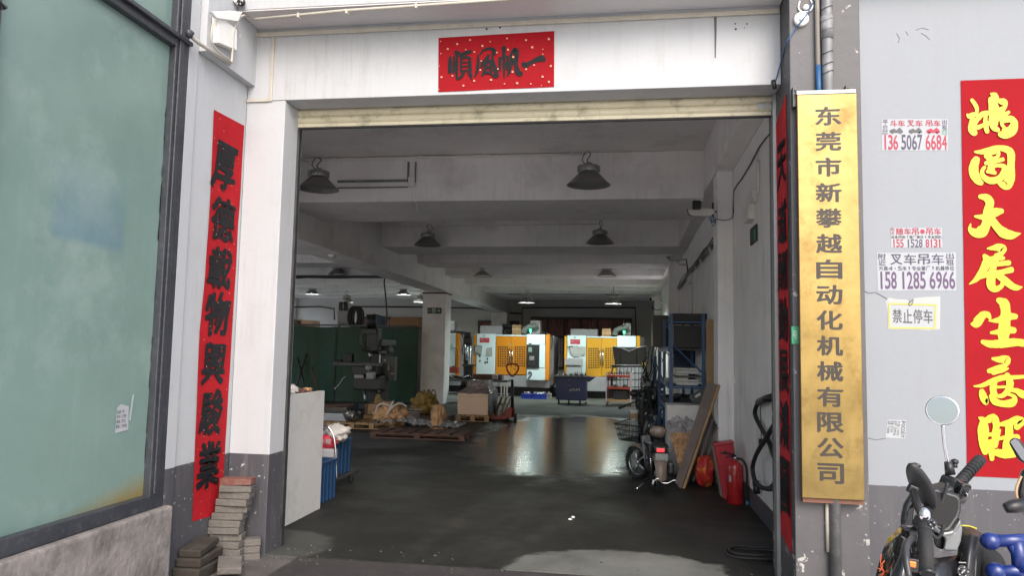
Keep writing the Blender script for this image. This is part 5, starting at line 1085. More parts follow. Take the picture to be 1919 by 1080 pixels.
mp('control_box', 'mill_grey', 714, 739, 669, 714, Y+.1, .25, .01); mp('control_arm', 'steel', 709.5, 712, 662, 735, Y+.08, .04, .004)
for q in ((719, 674, 723, 677), (727, 684, 729, 694), (732, 700, 738, 702)): mp('control_button', 'paper_dim', q[0], q[2], q[1], q[3], Y+.09, .008, 0)
MB().cyl(P(717, 657, y=Y+.1), P(717, 664, y=Y+.1), .11, n=20).build('swivel_ring', 'steel', t)
b = MB(); random.seed(2)
for k in range(14): c = P(random.uniform(676, 728), random.uniform(630, 660), y=Y-.35+random.random()*.3); b.ell(c, .05, .05, .05, n=8)
b.build('levers', 'dark_steel', t, kind='stuff')
for i, (a, b_, lb) in enumerate((((585, 690), (597, 740), 'thin brown board leaning behind the white cabinet'), ((558, 670), (575, 745), 'dark pole leaning left against the green partition'), ((575, 665), (548, 745), 'second dark pole crossing at the left end of the partition'))):
    p1, p2 = P(*a, y=20.8), P(*b_, y=20.2); o = MB().tube([p1-p2, Vector((0, 0, 0))], .03, 6).build('pole', 'wood_red' if i == 0 else 'dark_steel'); o.location = p2; tag(o, lb, 'pole')

# ---------------------------------------------------------------- pallets and wrapped goods on the left
def pallet(c, w, d, label, yaw=0, mt='wood', group='wooden pallets on the workshop floor', h=.13):
    t = thing('wooden_pallet', label, 'pallet', (0, 0, 0), group)
    n = 7
    for k in range(n):
        x = -w/2+w*(k+.5)/n; B(x-w/n*.38, x+w/n*.38, -d/2, d/2, h-.02, h).build('plank', mt, t)
    for y in (-d/2+.05, 0, d/2-.05):
        B(-w/2, w/2, y-.045, y+.045, h-.042, h-.021).build('stringer', mt, t); B(-w/2, w/2, y-.045, y+.045, 0, .018).build('runner', mt, t)
        for x in (-w/2+.06, 0, w/2-.06): B(x-.05, x+.05, y-.045, y+.045, .019, h-.043).build('block', mt, t)
    t.location = c; t.rotation_euler.z = yaw; return t
def crumple(name, label, cat, c, r, mt, amp=.25, fr=2.5, seed=0, extra=None, n=34, flat=.0, rot=(0, 0, 0)):
    t = thing(name, label, cat, (c[0], c[1], flat)); b = MB(); b.ell(c, *r, rot, n, amp, fr, seed, flat=flat+.003); b.build('body', mt, t); return t
c = foot(632, 803); pallet(c+Vector((-.2, .35, 0)), 1.1, .8, 'pale pallet under the steel sheets beside the white cabinet', .05)
t = thing('sheet_stack', 'stack of grey steel sheets with clamps on the left pallet', 'sheet stack', (c.x-.3, c.y+.3, .14))
for k in range(5): B(c.x-.85, c.x+.18-.02*k, c.y+.0, c.y+.7, .145+k*.03, .168+k*.03).build('sheet', 'steel', t)
b = MB(); random.seed(4)
for k in range(12): b.cbox((c.x+.2+random.uniform(-.1, .14), c.y+.1+random.uniform(-.05, .3), .2+random.uniform(-.04, .12)), .07, .05, .05, (random.random()*3, random.random()*3, 0))
b.build('clamps', 'chrome', t, kind='stuff')
c2 = foot(694, 806); pallet(c2+Vector((-.0, .45, 0)), .95, .8, 'brown pallet between the steel sheets and the wrapped bundle', 0)
c3 = foot(765, 824); pallet(c3+Vector((.15, .45, 0)), 1.75, .85, 'wide dark low pallet under the plastic wrapped bundle', .0, 'wood_red', h=.11)
t = thing('plank', 'long brown plank lying on the floor left of the milling machine', 'plank', P(628, 762, y=17.5)); p = P(628, 760, y=17.5)
MB().cbox((p.x, 17.6, p.z), .75, .3, .05, (0, -.04, .05)).build('board', 'wood_red', t); B(p.x-.3, p.x+.3, 17.5, 17.7, 0, p.z-.04).build('trestle', 'wood_grey', t)
t = thing('wooden_crate', 'brown wooden crate left of the wrapped bundle', 'crate', P(697, 780, y=15.4)); b = BX(MB(), 684, 714, 758, 778, 15.3, .5).build('box', 'cardboard', t, bevel=.006); BX(MB(), 683.5, 688, 757, 778.5, 15.28, .52).build('corner_board', 'wood_red', t)
q = P(697, 779, y=15.3); B(q.x-.2, q.x+.2, 15.35, 15.75, .132, q.z-.003).build('support', 'wood', t)
t = thing('banana_cloth', 'small yellow cloth poking up behind the wooden crate', 'cloth', P(708, 750, y=15.6)); MB().prism(onY(((700, 756), (704, 740), (708, 739), (712, 750), (722, 757)), 15.7), (0, .15, 0)).build('cloth', 'kraft_yellow', t, bevel=.02)
t = crumple('wrapped_bundle', 'big rounded bundle wrapped in kraft paper and rope on the wide pallet', 'bundle', P(733, 778, y=14.6), (.34, .34, .22), 'kraft', .30, 3.6, 3, n=64, flat=.115)
cB = P(733, 778, y=14.6)
for pts in (((705, 785), (706, 765), (716, 757), (735, 762), (748, 756), (762, 762)), ((714, 790), (727, 775), (733, 760), (738, 752), (736, 757)), ((722, 786), (728, 772), (738, 762))):
    MB().tube([P(a, b_, y=14.6-.34*math.sqrt(max(0, 1-((a-733)/38)**2))*.85-.02) for a, b_ in pts], .018, 6, curve=4).build('rope', 'rope', t)
t = thing('plastic_film', 'crumpled clear plastic film spread over the wide pallet', 'plastic film', (cB.x+.4, 14.5, .11))
a0, a1 = P(703, 805, y=14.3), P(858, 806, y=14.3)
cloth(lambda s, v: (a0.x+(a1.x-a0.x)*s, 14.25+.8*v+.05*noise.noise(Vector((s*9, v*4, 1))), .12+.16*max(0, 1-abs(s-.25)*2.6)*(1-abs(v-.5))+.07*noise.fractal(Vector((s*14, v*7, 2)), .6, 2, 4)+.02), 90, 24).build('film', 'clear_wrap', t)
t = thing('wrapped_column', 'upright column of crumpled brown kraft paper at the pallet corner', 'bundle', foot(820, 812))
b = MB(); cc = foot(820, 811); n_ = 48; vs = []
prof = [(.16, .0), (.15, .05), (.11, .12), (.105, .30), (.12, .45), (.10, .52), (.03, .55)]
for r, h in [(prof[i][0]*(1-u)+prof[i+1][0]*u, prof[i][1]*(1-u)+prof[i+1][1]*u) for i in range(6) for u in (0, .33, .66)]+[(.0, .55)]:
    for k in range(n_):
        a = 2*math.pi*k/n_; g = 1+.55*noise.fractal(Vector((math.cos(a)*2.4, math.sin(a)*2.4, h*7)), .7, 2, 5); vs.append((cc.x+r*g*math.cos(a), cc.y+r*g*math.sin(a), h))
b.add(vs, [(i*n_+k, i*n_+(k+1) % n_, (i+1)*n_+(k+1) % n_, (i+1)*n_+k) for i in range(len(vs)//n_-1) for k in range(n_)], True).build('body', 'kraft', t)
crumple('wrapped_bag', 'yellowish brown plastic wrapped bag in front of the column', 'bag', P(796, 757, y=16.6), (.26, .25, .24), 'kraft_yellow', .5, 3, 9, flat=P(796, 778, y=16.6).z)
t = thing('wooden_pallet', 'dark pallet stub beneath the yellowish bag', 'pallet', (P(800, 780, y=16.7))); q = P(800, 779, y=16.5); B(q.x-.4, q.x+.5, 16.45, 17.1, 0, q.z-.004).build('stack', 'wood_grey', t)
t = thing('wheel_rim', 'pair of dark bicycle wheel rims leaning against the column foot', 'wheel', P(808, 745, y=17.2))
for x in (803, 812): 
    c = P(x, 743, y=17.2); MB().tube([(c.x+.045*math.cos(a), c.y+.02*math.cos(a), c.z+.15*math.sin(a)) for a in [i*math.pi/9 for i in range(18)]], .014, 6, close=True).build('rim', 'wood_red' if x > 805 else 'rubber', t)
B(P(808, 745, y=17.2).x-.1, P(808, 745, y=17.2).x+.1, 17.15, 17.3, 0, P(808, 757, y=17.2).z).build('rest', 'wood_grey', t)
t = thing('board_strip', 'white painted slat sticking out behind the wrapped bundle', 'plank', P(778, 769, y=16)); q = P(778, 768, y=16); MB().cbox((q.x, 16, q.z), .32, .08, .015, (0, .0, 0)).cbox((q.x-.03, 16.05, q.z-.06), .3, .08, .015).build('board', 'paper', t); B(q.x-.1, q.x+.1, 16.02, 16.1, 0, q.z-.07).build('rest', 'wood_grey', t)
# carton on a pallet, plastic wrapped load on it
Yc = 16.9; a = P(857, 777, y=Yc); c = P(914, 777, y=Yc); zt_, zb_ = P(885, 738, y=Yc).z, P(885, 778, y=Yc).z
pallet(((a.x+c.x)/2, Yc+.65, 0), c.x-a.x+.06, 1.3, 'light wooden pallet under the pale carton', 0, 'wood', h=zb_-.003)
t = thing('carton', 'pale tan carton box on a pallet beside the pallet jack', 'box', ((a.x+c.x)/2, Yc+.6, zb_)); B(a.x, c.x, Yc, Yc+1.25, zb_, zt_).build('body', 'carton_pale', t, bevel=.008)
B(a.x-.002, c.x+.002, Yc-.003, Yc+.0, zt_-.07, zt_-.065).build('seam', 'cardboard', t)
t = thing('wrapped_load', 'dark plastic wrapped load sitting on top of the pale carton', 'bundle', ((a.x+c.x)/2, Yc+.6, zt_))
b = MB(); x0, x1 = P(872, 720, y=Yc).x, P(908, 720, y=Yc).x; zt2 = P(890, 714, y=Yc+.2).z
vs = []; fs = []
rings = [(a.x-.01, c.x+.02, Yc-.01, Yc+1.28, zt_+.004), (a.x+.05, c.x+.0, Yc+.1, Yc+1.2, zt_+.06), (x0-.02, x1+.05, Yc+.2, Yc+1.0, zt_+.12), (x0, x1+.02, Yc+.25, Yc+.95, zt2-.04), (x0+.03, x1, Yc+.3, Yc+.9, zt2)]
nn = 12
for (xa, xb, ya, yb, z) in rings:
    per = [(xa+(xb-xa)*i/nn, ya) for i in range(nn)]+[(xb, ya+(yb-ya)*i/nn) for i in range(nn)]+[(xb-(xb-xa)*i/nn, yb) for i in range(nn)]+[(xa, yb-(yb-ya)*i/nn) for i in range(nn)]
    vs += [(x+.03*noise.noise(Vector((x*6, y*6, z*9))), y, z+.03*noise.noise(Vector((x*7, y*7, 4)))) for x, y in per]
L4 = 4*nn
for r in range(4): fs += [(r*L4+i, r*L4+(i+1) % L4, (r+1)*L4+(i+1) % L4, (r+1)*L4+i) for i in range(L4)]
fs.append(tuple(4*L4+i for i in range(L4))); b.add(vs, fs, False).build('wrap', 'plastic_wrap', t)
cloth(lambda s, v: (c.x+.012+.015*noise.noise(Vector((s*8, v*6, 3))), Yc+1.26*s, zb_+(zt_-zb_)*v), 24, 10).build('side_film', 'clear_wrap', t)
# pallet jack
cj = foot(958, 790); t = thing('pallet_jack', 'hand pallet jack with an upright dark red loop handle', 'pallet jack', cj)
pj = lambda x, y, d=0: P(x, y, y=cj.y+d)
MB().tube([pj(960, 772), pj(960, 712)], [.040, .032], 8).build('shaft', 'black_plastic', t)
MB().tube([pj(960, 706), pj(952, 697), pj(949.5, 690), pj(951, 684), pj(960, 682.5), pj(969, 684), pj(971.5, 690), pj(969, 697)], .020, 8, curve=4, close=True).build('handle', 'tool_red', t)
MB().tube([pj(961, 690), pj(966, 694)], .01, 6).build('lever', 'steel', t)
b = MB(); b.cyl(pj(958, 782), pj(958, 765), .06, n=12).build('pump', 'tool_red', t)
for x in (951, 966): 
    w = pj(x, 783); w.z = .09; MB().lathe(w, [(.02, -.03), (.085, -.028), (.09, -.01), (.09, .01), (.085, .028), (.02, .03)], 18, 'x').build('wheel', 'rubber', t); MB().lathe(w, [(0, -.032), (.045, -.034), (.045, .034), (0, .032)], 14, 'x').build('hub', 'steel', t)
B(cj.x-.75, cj.x-.1, cj.y-.12, cj.y+.04, .05, .11).box(cj.x-.75, cj.x-.1, cj.y+.35, cj.y+.5, .05, .11).build('fork', 'tool_red', t); B(cj.x-.14, cj.x+.02, cj.y-.1, cj.y+.45, .08, .28).build('frame', 'tool_red', t)
t = thing('leaning_board', 'brown boards leaning against the pallet load next to the jack', 'board', foot(935, 788))
q = foot(925, 786)
for k, (dx, rot) in enumerate(((0, .35), (.10, .3), (.17, .42))): MB().cbox((q.x+.08+dx, q.y+.1+.15*k, .27), .03, .5, .52, (0, rot, .1)).build('board', 'wood' if k else 'wood_red', t)

# ---------------------------------------------------------------- white cabinet, trolley and crates at the left
za = P(603, 737, x=-2.992).z
t = thing('cabinet', 'plain white board cabinet just inside the left jamb', 'cabinet', (-3.3, 6.8, 0))
B(-3.6, -2.992, 6.32, 7.27, .0, za).build('carcass', 'white_board', t, bevel=.004)
B(-3.03, -2.982, 6.38, 7.27, -.0+.004, za+.02).build('side_panel', 'white_board', t, bevel=.003)
for i, (cc, r, mt, lb, nm) in enumerate(((P(548, 728, y=6.7), (.09, .10, .05), 'white_cloth', 'crumpled grey rag on the white cabinet beside the jamb', 'rag'), (P(566, 735, y=6.9), (.09, .09, .022), 'paver_red', 'dusty pinkish scraps on the white cabinet top', 'scraps'), (P(583, 735, y=7.1), (.05, .07, .02), 'kraft', 'torn brown paper at the right end of the white cabinet top', 'paper_scrap'))):
    crumple(nm, lb, 'scrap', (cc.x-.05, cc.y, za+.02+r[2]*.7), r, mt, .45, 3, i+4, flat=za+.001)
def rib_crate(x0, x1, y0, y1, z0, z1, label, mt='crate_blue'):
    t = thing('plastic_crate', label, 'crate', ((x0+x1)/2, (y0+y1)/2, z0)); w = .012
    MB().box(x0, x1, y0, y0+w, z0, z1).box(x0, x1, y1-w, y1, z0, z1).box(x0, x0+w, y0+w, y1-w, z0, z1).box(x1-w, x1, y0+w, y1-w, z0, z1).box(x0+w, x1-w, y0+w, y1-w, z0, z0+w).build('shell', mt, t)
    n = 5
    for k in range(n): yy = y0+(y1-y0)*(k+.5)/n; B(x1+.0005, x1+.014, yy-.012, yy+.012, z0, z1-.03).build('rib', mt, t)
    for k in range(n): xx = x0+(x1-x0)*(k+.5)/n; B(xx-.012, xx+.012, y0-.014, y0-.0005, z0, z1-.03).build('rib', mt, t)
    MB().box(x0-.016, x1+.016, y0-.016, y0-.0, z1-.028, z1).box(x0-.016, x1+.016, y1, y1+.016, z1-.028, z1).box(x1, x1+.016, y0, y1, z1-.028, z1).box(x0-.016, x0, y0, y1, z1-.028, z1).build('rim', mt, t)
    return t
z1 = P(618, 868, y=7.9).z
rib_crate(-3.55, -3.075, 7.42, 7.90, .004, P(600, 868, x=-3.1).z, 'nearest ribbed blue crate standing on the floor by the white cabinet')
deck = .13
rib_crate(-3.75, -3.22, 8.12, 8.72, deck+.025, P(645, 826, y=8.4).z, 'tall ribbed blue crate on the hand trolley')
t = thing('hand_trolley', 'flat hand trolley with a chrome arch handle carrying the blue crates', 'trolley', (-3.45, 8.2, 0))
B(-3.85, -3.16, 7.98, 8.85, deck-.02, deck+.02).build('deck', 'dark_steel', t, bevel=.008)
hp = lambda x, y: P(x, y, y=8.0)
MB().tube([hp(631, 902), hp(629.5, 860), hp(626, 822), hp(617, 803), hp(606, 798), hp(585, 798), hp(574, 805), hp(570, 830), hp(568, 905)], .013, 8, curve=4).build('handle', 'chrome', t)
for x, y in ((-3.22, 8.05), (-3.22, 8.75), (-3.78, 8.05), (-3.78, 8.75)):
    MB().lathe((x, y, .052), [(.01, -.016), (.05, -.014), (.05, .014), (.01, .016)], 14, 'x').build('wheel', 'rubber', t); B(x-.02, x+.02, y-.02, y+.02, .06, deck-.022).build('caster', 'steel', t)
t = thing('storage_bin', 'grey plastic bin wedged between the blue crates', 'bin', hp(613, 866)); BX(MB(), 598, 627, 842, 868, 8.02, .10).build('bin', 'machine_grey', t, bevel=.02)
crumple('woven_bag', 'white woven bag slumped over the trolley load', 'bag', P(630, 812, y=8.25), (.14, .16, .10), 'white_cloth', .35, 3, 12, flat=P(630, 836, y=8.25).z)
t = crumple('woven_bag', 'red and white printed bag behind the trolley handle', 'bag', P(612, 829, y=8.12), (.115, .09, .085), 'label_red', .15, 3, 14, flat=P(612, 842, y=8.12).z)
b = MB(); glyph(b, '粮', P(615, 828, y=8.015), (1, 0, 0), (0, 0, 1), .06, .06, .02); glyph(b, '大', P(605, 829, y=8.015), (1, 0, 0), (0, 0, 1), .05, .06, .02); b.build('print', 'paper', t)

# ---------------------------------------------------------------- right hand clutter
t = thing('fire_extinguisher', 'red fire extinguisher with a black hose by the right inner wall', 'fire extinguisher', (1.19, 8.60, 0))
c = Vector((P(1378, 940, y=8.6).x, 8.6, 0)); ht = P(1378, 866, y=8.6).z
MB().lathe(c, [(0, 0), (.078, .0), (.084, .012), (.084, ht-.07), (.078, ht-.035), (.055, ht-.008), (.028, ht+.004), (.022, ht+.02), (0, ht+.02)], 28).build('cylinder', 'ext_red', t)
MB().cyl(c+Vector((0, 0, ht+.02)), c+Vector((0, 0, ht+.055)), .022, n=12).build('valve', 'steel', t)
MB().tube([c+Vector((.01, 0, ht+.06)), c+Vector((-.05, -.02, ht+.085)), c+Vector((-.12, -.02, ht+.105))], .010, 6).tube([c+Vector((.01, 0, ht+.05)), c+Vector((-.05, -.02, ht+.055)), c+Vector((-.10, -.02, ht+.05))], .009, 6).build('handle', 'black_plastic', t)
MB().tube([c+Vector((.02, 0, ht+.04)), c+Vector((.08, -.02, ht+.02)), c+Vector((.115, -.02, ht-.06)), c+Vector((.122, -.02, .2)), c+Vector((.120, -.02, .04))], .012, 8, curve=5).build('hose', 'rubber', t)
MB().cyl(c+Vector((.120, -.02, .04)), c+Vector((.120, -.02, .0)), .014, .018, 8).build('nozzle', 'hose_blue', t)
b = cloth(lambda s, v: (c.x+.0855*math.sin(-1.0+.35*s), c.y-.0855*math.cos(-1.0+.35*s), .24+.07*v), 6, 1).build('label', 'paper', t)
t = thing('fire_cabinet', 'flat red fire equipment cabinet leaning behind the extinguisher', 'cabinet', (1.08, 8.95, 0))
Yk = 8.86; MB().prism(onY(((1338, 834), (1375, 829), (1384, 940), (1356, 938)), Yk), (0, .16, 0)).build('body', 'red_cabinet', t, bevel=.01)
MB().prism(onY(((1338, 833), (1376, 828), (1375, 832), (1339, 837)), Yk-.02), (0, .2, 0)).build('lid', 'red_cabinet', t, bevel=.004)
MB().prism(onY(((1350, 849), (1366, 848), (1366, 851), (1350, 852)), Yk-.012), (0, .01, 0)).build('slot', 'machine_black', t)
MB().prism(onY(((1334, 838), (1339, 836), (1357, 936), (1350, 930)), Yk+.02), (0, .12, 0)).build('edge', 'wood_grey', t)
crumple('red_bag', 'shiny red plastic sack with yellow print by the red cabinet', 'bag', P(1321, 884, y=9.6), (.115, .13, .20), 'red_bag', .26, 3.2, 6, flat=.0)
# leaning plank with a dark bundle behind
t = thing('leaning_plank', 'long grey brown plank leaning against the inner column', 'plank', foot(1275, 915))
Yl = 9.45; MB().prism([P(1265, 905, y=Yl), P(1276, 918, y=Yl-.05), P(1345, 722, y=Yl+.1), P(1325, 718, y=Yl+.15)], (.02, .05, .0)).build('board', 'wood_grey', t)
MB().prism([P(1277.5, 919, y=Yl-.055), P(1283, 917, y=Yl-.05), P(1348, 724, y=Yl+.1), P(1345.5, 721.5, y=Yl+.1)], (.02, .05, 0)).build('edge_strip', 'wood', t)
t = thing('bar_bundle', 'bundle of dark bars leaning behind the plank', 'bundle', foot(1290, 912))
random.seed(9)
for k in range(7): MB().tube([P(1284+k*5, 912-k*3, y=9.62), P(1330+k*2.2, 770+k*5, y=9.58)], .02, 6).build('bar', 'dark_steel' if k % 3 else 'wood_grey', t)
t = thing('plank', 'upright yellow wooden plank beyond the inner column', 'plank', P(1331, 760, y=10.9)); a = P(1324, 700, y=10.9); c = P(1338, 700, y=10.9); B(a.x, c.x, 10.9, 10.95, 0, P(1330, 600, y=10.9).z).build('board', 'wood', t, bevel=.004)
t = thing('white_board', 'white foam board standing behind the grey cloth', 'board', P(1288, 800, y=11)); a = P(1250, 790, y=11); c = P(1320, 790, y=11); B(a.x, c.x, 11, 11.5, .0, P(1285, 760, y=11).z).build('panel', 'white_plastic', t, bevel=.006)
t = thing('tool_case', 'tilted grey green tool case on the white board', 'case', P(1305, 745, y=11.2)); MB().prism(onY(((1293, 745), (1322, 727), (1328, 745), (1318, 757), (1300, 757)), 11.2), (0, .2, 0)).build('case', 'mill_grey', t, bevel=.02); MB().tube(onY(((1303, 745), (1313, 738)), 11.18), .02, 6).build('handle', 'white_plastic', t)
# kraft sheet and grey cloth over a heap
t = thing('kraft_sheet', 'crumpled tan kraft sheet draped behind the moped', 'sheet', foot(1280, 895))
p = [P(1252, 808, y=9.9), P(1300, 812, y=10.1), P(1300, 880, y=9.7), P(1278, 893, y=9.55)]
cloth(lambda s, v: ((p[0]*(1-s)+p[1]*s)*(1-v)+(p[3]*(1-s)+p[2]*s)*v)+Vector((0, -.10*math.sin(math.pi*s)*math.sin(2+v)-.06*noise.fractal(Vector((s*3+v, v*5, 2)), .6, 2, 4), 0)), 40, 40).build('sheet', 'kraft', t)
t = thing('grey_cloth', 'rumpled grey cloth and plastic heaped on the kraft sheet', 'cloth', P(1282, 820, y=10.1))
p = [P(1248, 792, y=10.4), P(1316, 790, y=10.5), P(1318, 838, y=9.9), P(1252, 815, y=9.85)]
cloth(lambda s, v: ((p[0]*(1-s)+p[1]*s)*(1-v)+(p[3]*(1-s)+p[2]*s)*v)+Vector((0, -.07*noise.fractal(Vector((s*3, v*4, 9)), .5, 2, 4), .06*noise.fractal(Vector((s*3, v*3, 5)), .5, 2, 3)+.04*math.sin(s*3)+.06*max(0, 1-abs(s-.3)*6)*(1-v))), 60, 40).build('cloth', 'grey_cloth', t)
o = MB().ell((0, 0, .2), .22, .3, .24, n=16, flat=0).build('sack', 'grey_cloth'); o.location = P(1285, 870, y=10.3); o.location.z = 0; tag(o, 'grey sack underneath the kraft sheet and cloth', 'sack')
# storage rack along the wall
Yr = 12.6; t = thing('storage_rack', 'blue steel storage rack with loaded shelves along the right inner wall', 'rack', (1.05, 14, 0))
zr = P(1258, 588, y=Yr).z; xl, xr = P(1258, 650, y=Yr).x, 1.32
for yy in (Yr, 14.7, 16.8):
    for xx in (xl, xr-.04): B(xx-.027, xx+.027, yy, yy+.05, 0, zr).build('post', 'rack_blue', t)
    for z in (P(1290, 604, y=Yr).z, P(1290, 728, y=Yr).z, .3): B(xl+.028, xr-.068, yy+.01, yy+.03, z-.012, z+.012).build('brace', 'rack_blue', t)
    a, c = Vector((xl+.03, yy+.015, P(1262, 647, y=Yr).z)), Vector((xr-.07, yy+.015, P(1320, 698, y=Yr).z)); MB().tube([a, c], .014, 6).build('brace', 'rack_blue', t)
for py in (654, 724, 770):
    z = P(1290, py, y=Yr).z; B(xl-.02, xr, Yr+.06, 16.75, z-.02, z).build('shelf', 'mill_grey' if py == 654 else 'rack_blue', t); B(xl-.045, xl-.022, Yr+.06, 16.75, z-.05, z+.03).build('beam', 'rack_blue', t)
def shelf_item(nm, lb, mt, x0, x1, y0, y1, yy, d, cat, bev=.006, part='body'):
    t = thing(nm, lb, cat, P((x0+x1)/2, y1, y=yy)); BX(MB(), x0, x1, y0, y1, yy, d).build(part, mt, t, bevel=bev); return t
zS = lambda py: P(1290, py, y=Yr).z
shelf_item('crate', 'large dark grey crate on the upper rack shelf', 'machine_black', 1263, 1322, 610, 653, Yr+.1, 1.6, 'crate')
shelf_item('crate', 'flat black crate on the very top of the storage rack', 'machine_black', 1261, 1337, 588, 602, Yr+.1, 1.6, 'crate')
shelf_item('dark_sheet', 'dark sheet of board standing behind the white boards on the rack', 'cart_navy', 1262, 1336, 658, 722, Yr+2.2, .04, 'board')
shelf_item('black_panel', 'tall black panel jutting out left of the rack top', 'black_plastic', 1223, 1253, 591, 651, Yr+2.6, .7, 'panel')
t = thing('board_pile', 'pile of white boards and papers on the middle rack shelf', 'boards', P(1292, 723, y=Yr+.2)); random.seed(6)
for k in range(9):
    a = P(1262+random.uniform(-3, 8), 720, y=Yr+.1).x; c = P(1322-random.uniform(0, 16), 720, y=Yr+.1).x; z = zS(723.3)+.003+k*.031
    if k in (3, 5): c = a+(c-a)*.45
    B(a, c, Yr+.08+random.uniform(0, .05), Yr+.9, z, z+(.022 if k % 2 else .030)).build('board', 'white_plastic' if k not in (4, ) else 'wood_grey', t)
shelf_item('carton', 'small grey carton at the left end of the middle rack shelf', 'paper_dim', 1246, 1255, 709, 722, 13.6, .3, 'box')
t = thing('parts_heap', 'dark heap of parts on the lowest rack shelf', 'parts', P(1290, 768, y=Yr+.3)); b = MB(); random.seed(12)
for k in range(30): b.cbox((random.uniform(xl, xr-.05), random.uniform(Yr+.2, 15.5), zS(770)+.04+random.random()*.06), random.uniform(.05, .2), random.uniform(.05, .3), random.uniform(.04, .10), (0, 0, random.random()*3))
b.build('parts', 'dark_steel', t, kind='stuff')
for i, (x, y0, y1, mt) in enumerate(((1236, 660, 800, 'rack_blue'), (1228, 668, 795, 'rack_blue'))):
    a = P(x, 700, y=15.5+i*2); o = B(-.03, .03, 0, .06, -a.z+.003, P(x, y0, y=15.5+i*2).z-a.z).build('upright_bar', mt); o.location = a; tag(o, ['blue upright bar standing left of the rack, nearer one', 'blue upright bar standing left of the rack, farther one'][i], 'bar')
t = thing('cable_tangle', 'tangle of dark hoses and cables hanging left of the storage rack', 'cables', P(1215, 760, y=17)); random.seed(21)
b = MB()
for k in range(11):
    x = random.uniform(1200, 1238); y_ = random.uniform(625, 700); Yq = random.uniform(15.5, 18.5); q = [P(x, y_, y=Yq)]
    for j in range(5): x += random.uniform(-9, 9); y_ += random.uniform(8, 26); q.append(P(min(max(x, 1192), 1243), min(y_, 785), y=Yq+random.uniform(-.2, .2)))
    b.tube(q, random.uniform(.008, .018), 5, curve=4)
b.build('hoses', 'black_plastic', t, kind='stuff')
b = MB()
for k in range(14): b.cbox(P(random.uniform(1200, 1240), random.uniform(715, 790), y=random.uniform(16, 18)), random.uniform(.05, .22), .12, random.uniform(.05, .25), (random.random(), random.random(), random.random()))
b.build('fittings', 'dark_steel', t, kind='stuff')
B(P(1196, 700, y=17.5).x, P(1240, 700, y=17.5).x, 17.6, 18.3, 0, P(1215, 750, y=17.5).z).build('machine_stand', 'mill_green', t, bevel=.03)
b = MB(); random.seed(31)
for k in range(16): b.cbox(P(random.uniform(1200, 1244), random.uniform(700, 800), y=15.4), random.uniform(.02, .07), .05, random.uniform(.02, .07), (0, random.random(), random.random()))
b.build('pale_scraps', 'paper_dim', t, kind='stuff')

# ---------------------------------------------------------------- dark scooter with wire basket
Yb = 11.6; ps = lambda x, y, d=0: P(x, y, y=Yb+d)
t = thing('basket_scooter', 'dark scooter with a big black wire basket, behind the beige moped', 'scooter', (ps(1195, 880).x, Yb+.4, 0))
b = MB(); top = [ps(1151, 795, .0), ps(1180, 786, .35), ps(1208, 790, .3), ps(1200, 800, -.12)]; bot = [ps(1160, 824, .05), ps(1180, 820, .3), ps(1202, 822, .25), ps(1196, 830, -.08)]
for L in (top, bot, [top[i]*.66+bot[i]*.34 for i in range(4)], [top[i]*.33+bot[i]*.67 for i in range(4)]): b.tube(L+[L[0]], .010 if L is top else .006, 5)
for i in range(4):
    for k in range(7):
        u_ = k/7; b.tube([top[i]*(1-u_)+top[(i+1) % 4]*u_, bot[i]*(1-u_)+bot[(i+1) % 4]*u_], .005, 4)
for k in range(1, 7): u_ = k/7; b.tube([bot[0]*(1-u_)+bot[1]*u_, bot[3]*(1-u_)+bot[2]*u_], .005, 4)
b.build('wire_basket', 'black_plastic', t, kind='stuff')
MB().tube([ps(1208, 735), ps(1203, 760), ps(1204, 790), ps(1212, 830), ps(1214, 850)], .024, 8, curve=4).build('steering_column', 'black_plastic', t)
MB().tube([ps(1163, 765, -.1), ps(1178, 758), ps(1200, 752, .05), ps(1222, 756, .1)], .012, 7, curve=4).build('handlebar', 'dark_steel', t); MB().tube([ps(1160, 766, -.1), ps(1172, 761, -.03)], .018, 8).build('grip', 'rubber', t)
MB().tube([ps(1196, 742), ps(1192, 756), ps(1200, 770), ps(1210, 790), ps(1216, 815)], .018, 6, curve=4).tube([ps(1212, 738), ps(1220, 760), ps(1218, 790), ps(1222, 810)], .010, 6, curve=4).build('cable_loom', 'rubber', t)
MB().ell(ps(1188, 738), .07, .05, .05).build('headlamp', 'black_plastic', t)
MB().ell(ps(1230, 805, .3), .24, .40, .07).build('seat', 'black_plastic', t); MB().ell(ps(1228, 825, .4), .15, .45, .18).build('rear_body', 'black_plastic', t)
for dx, dy in ((1203, -.05), (1238, .9)):
    w = ps(dx, 850, dy); w.z = .2; MB().lathe(w, [(.15, -.03), (.19, -.028), (.205, -.01), (.205, .01), (.19, .028), (.15, .03)], 24, 'x').build('tyre', 'rubber', t); MB().lathe(w, [(0, -.03), (.05, -.03), (.06, -.01), (.15, -.012), (.15, .012), (.06, .01), (.05, .03), (0, .03)], 18, 'x').build('rim', 'dark_steel', t)
MB().tube([(ps(1212, 850).x, Yb, .25), (ps(1225, 850).x, Yb+.4, .14), (ps(1235, 850).x, Yb+.8, .2)], .06, 8, curve=3).build('frame', 'black_plastic', t)
t = thing('paint_bucket', 'small white and brown bucket standing on the wire basket', 'bucket', ps(1188, 790)); c = ps(1188, 788); MB().lathe(c, [(0, 0), (.055, .0), (.062, .13), (.064, .132), (.064, .15), (0, .15)], 20).build('pail', 'white_plastic', t); MB().lathe(c, [(.058, .03), (.063, .10)], 20).build('label', 'wood', t)

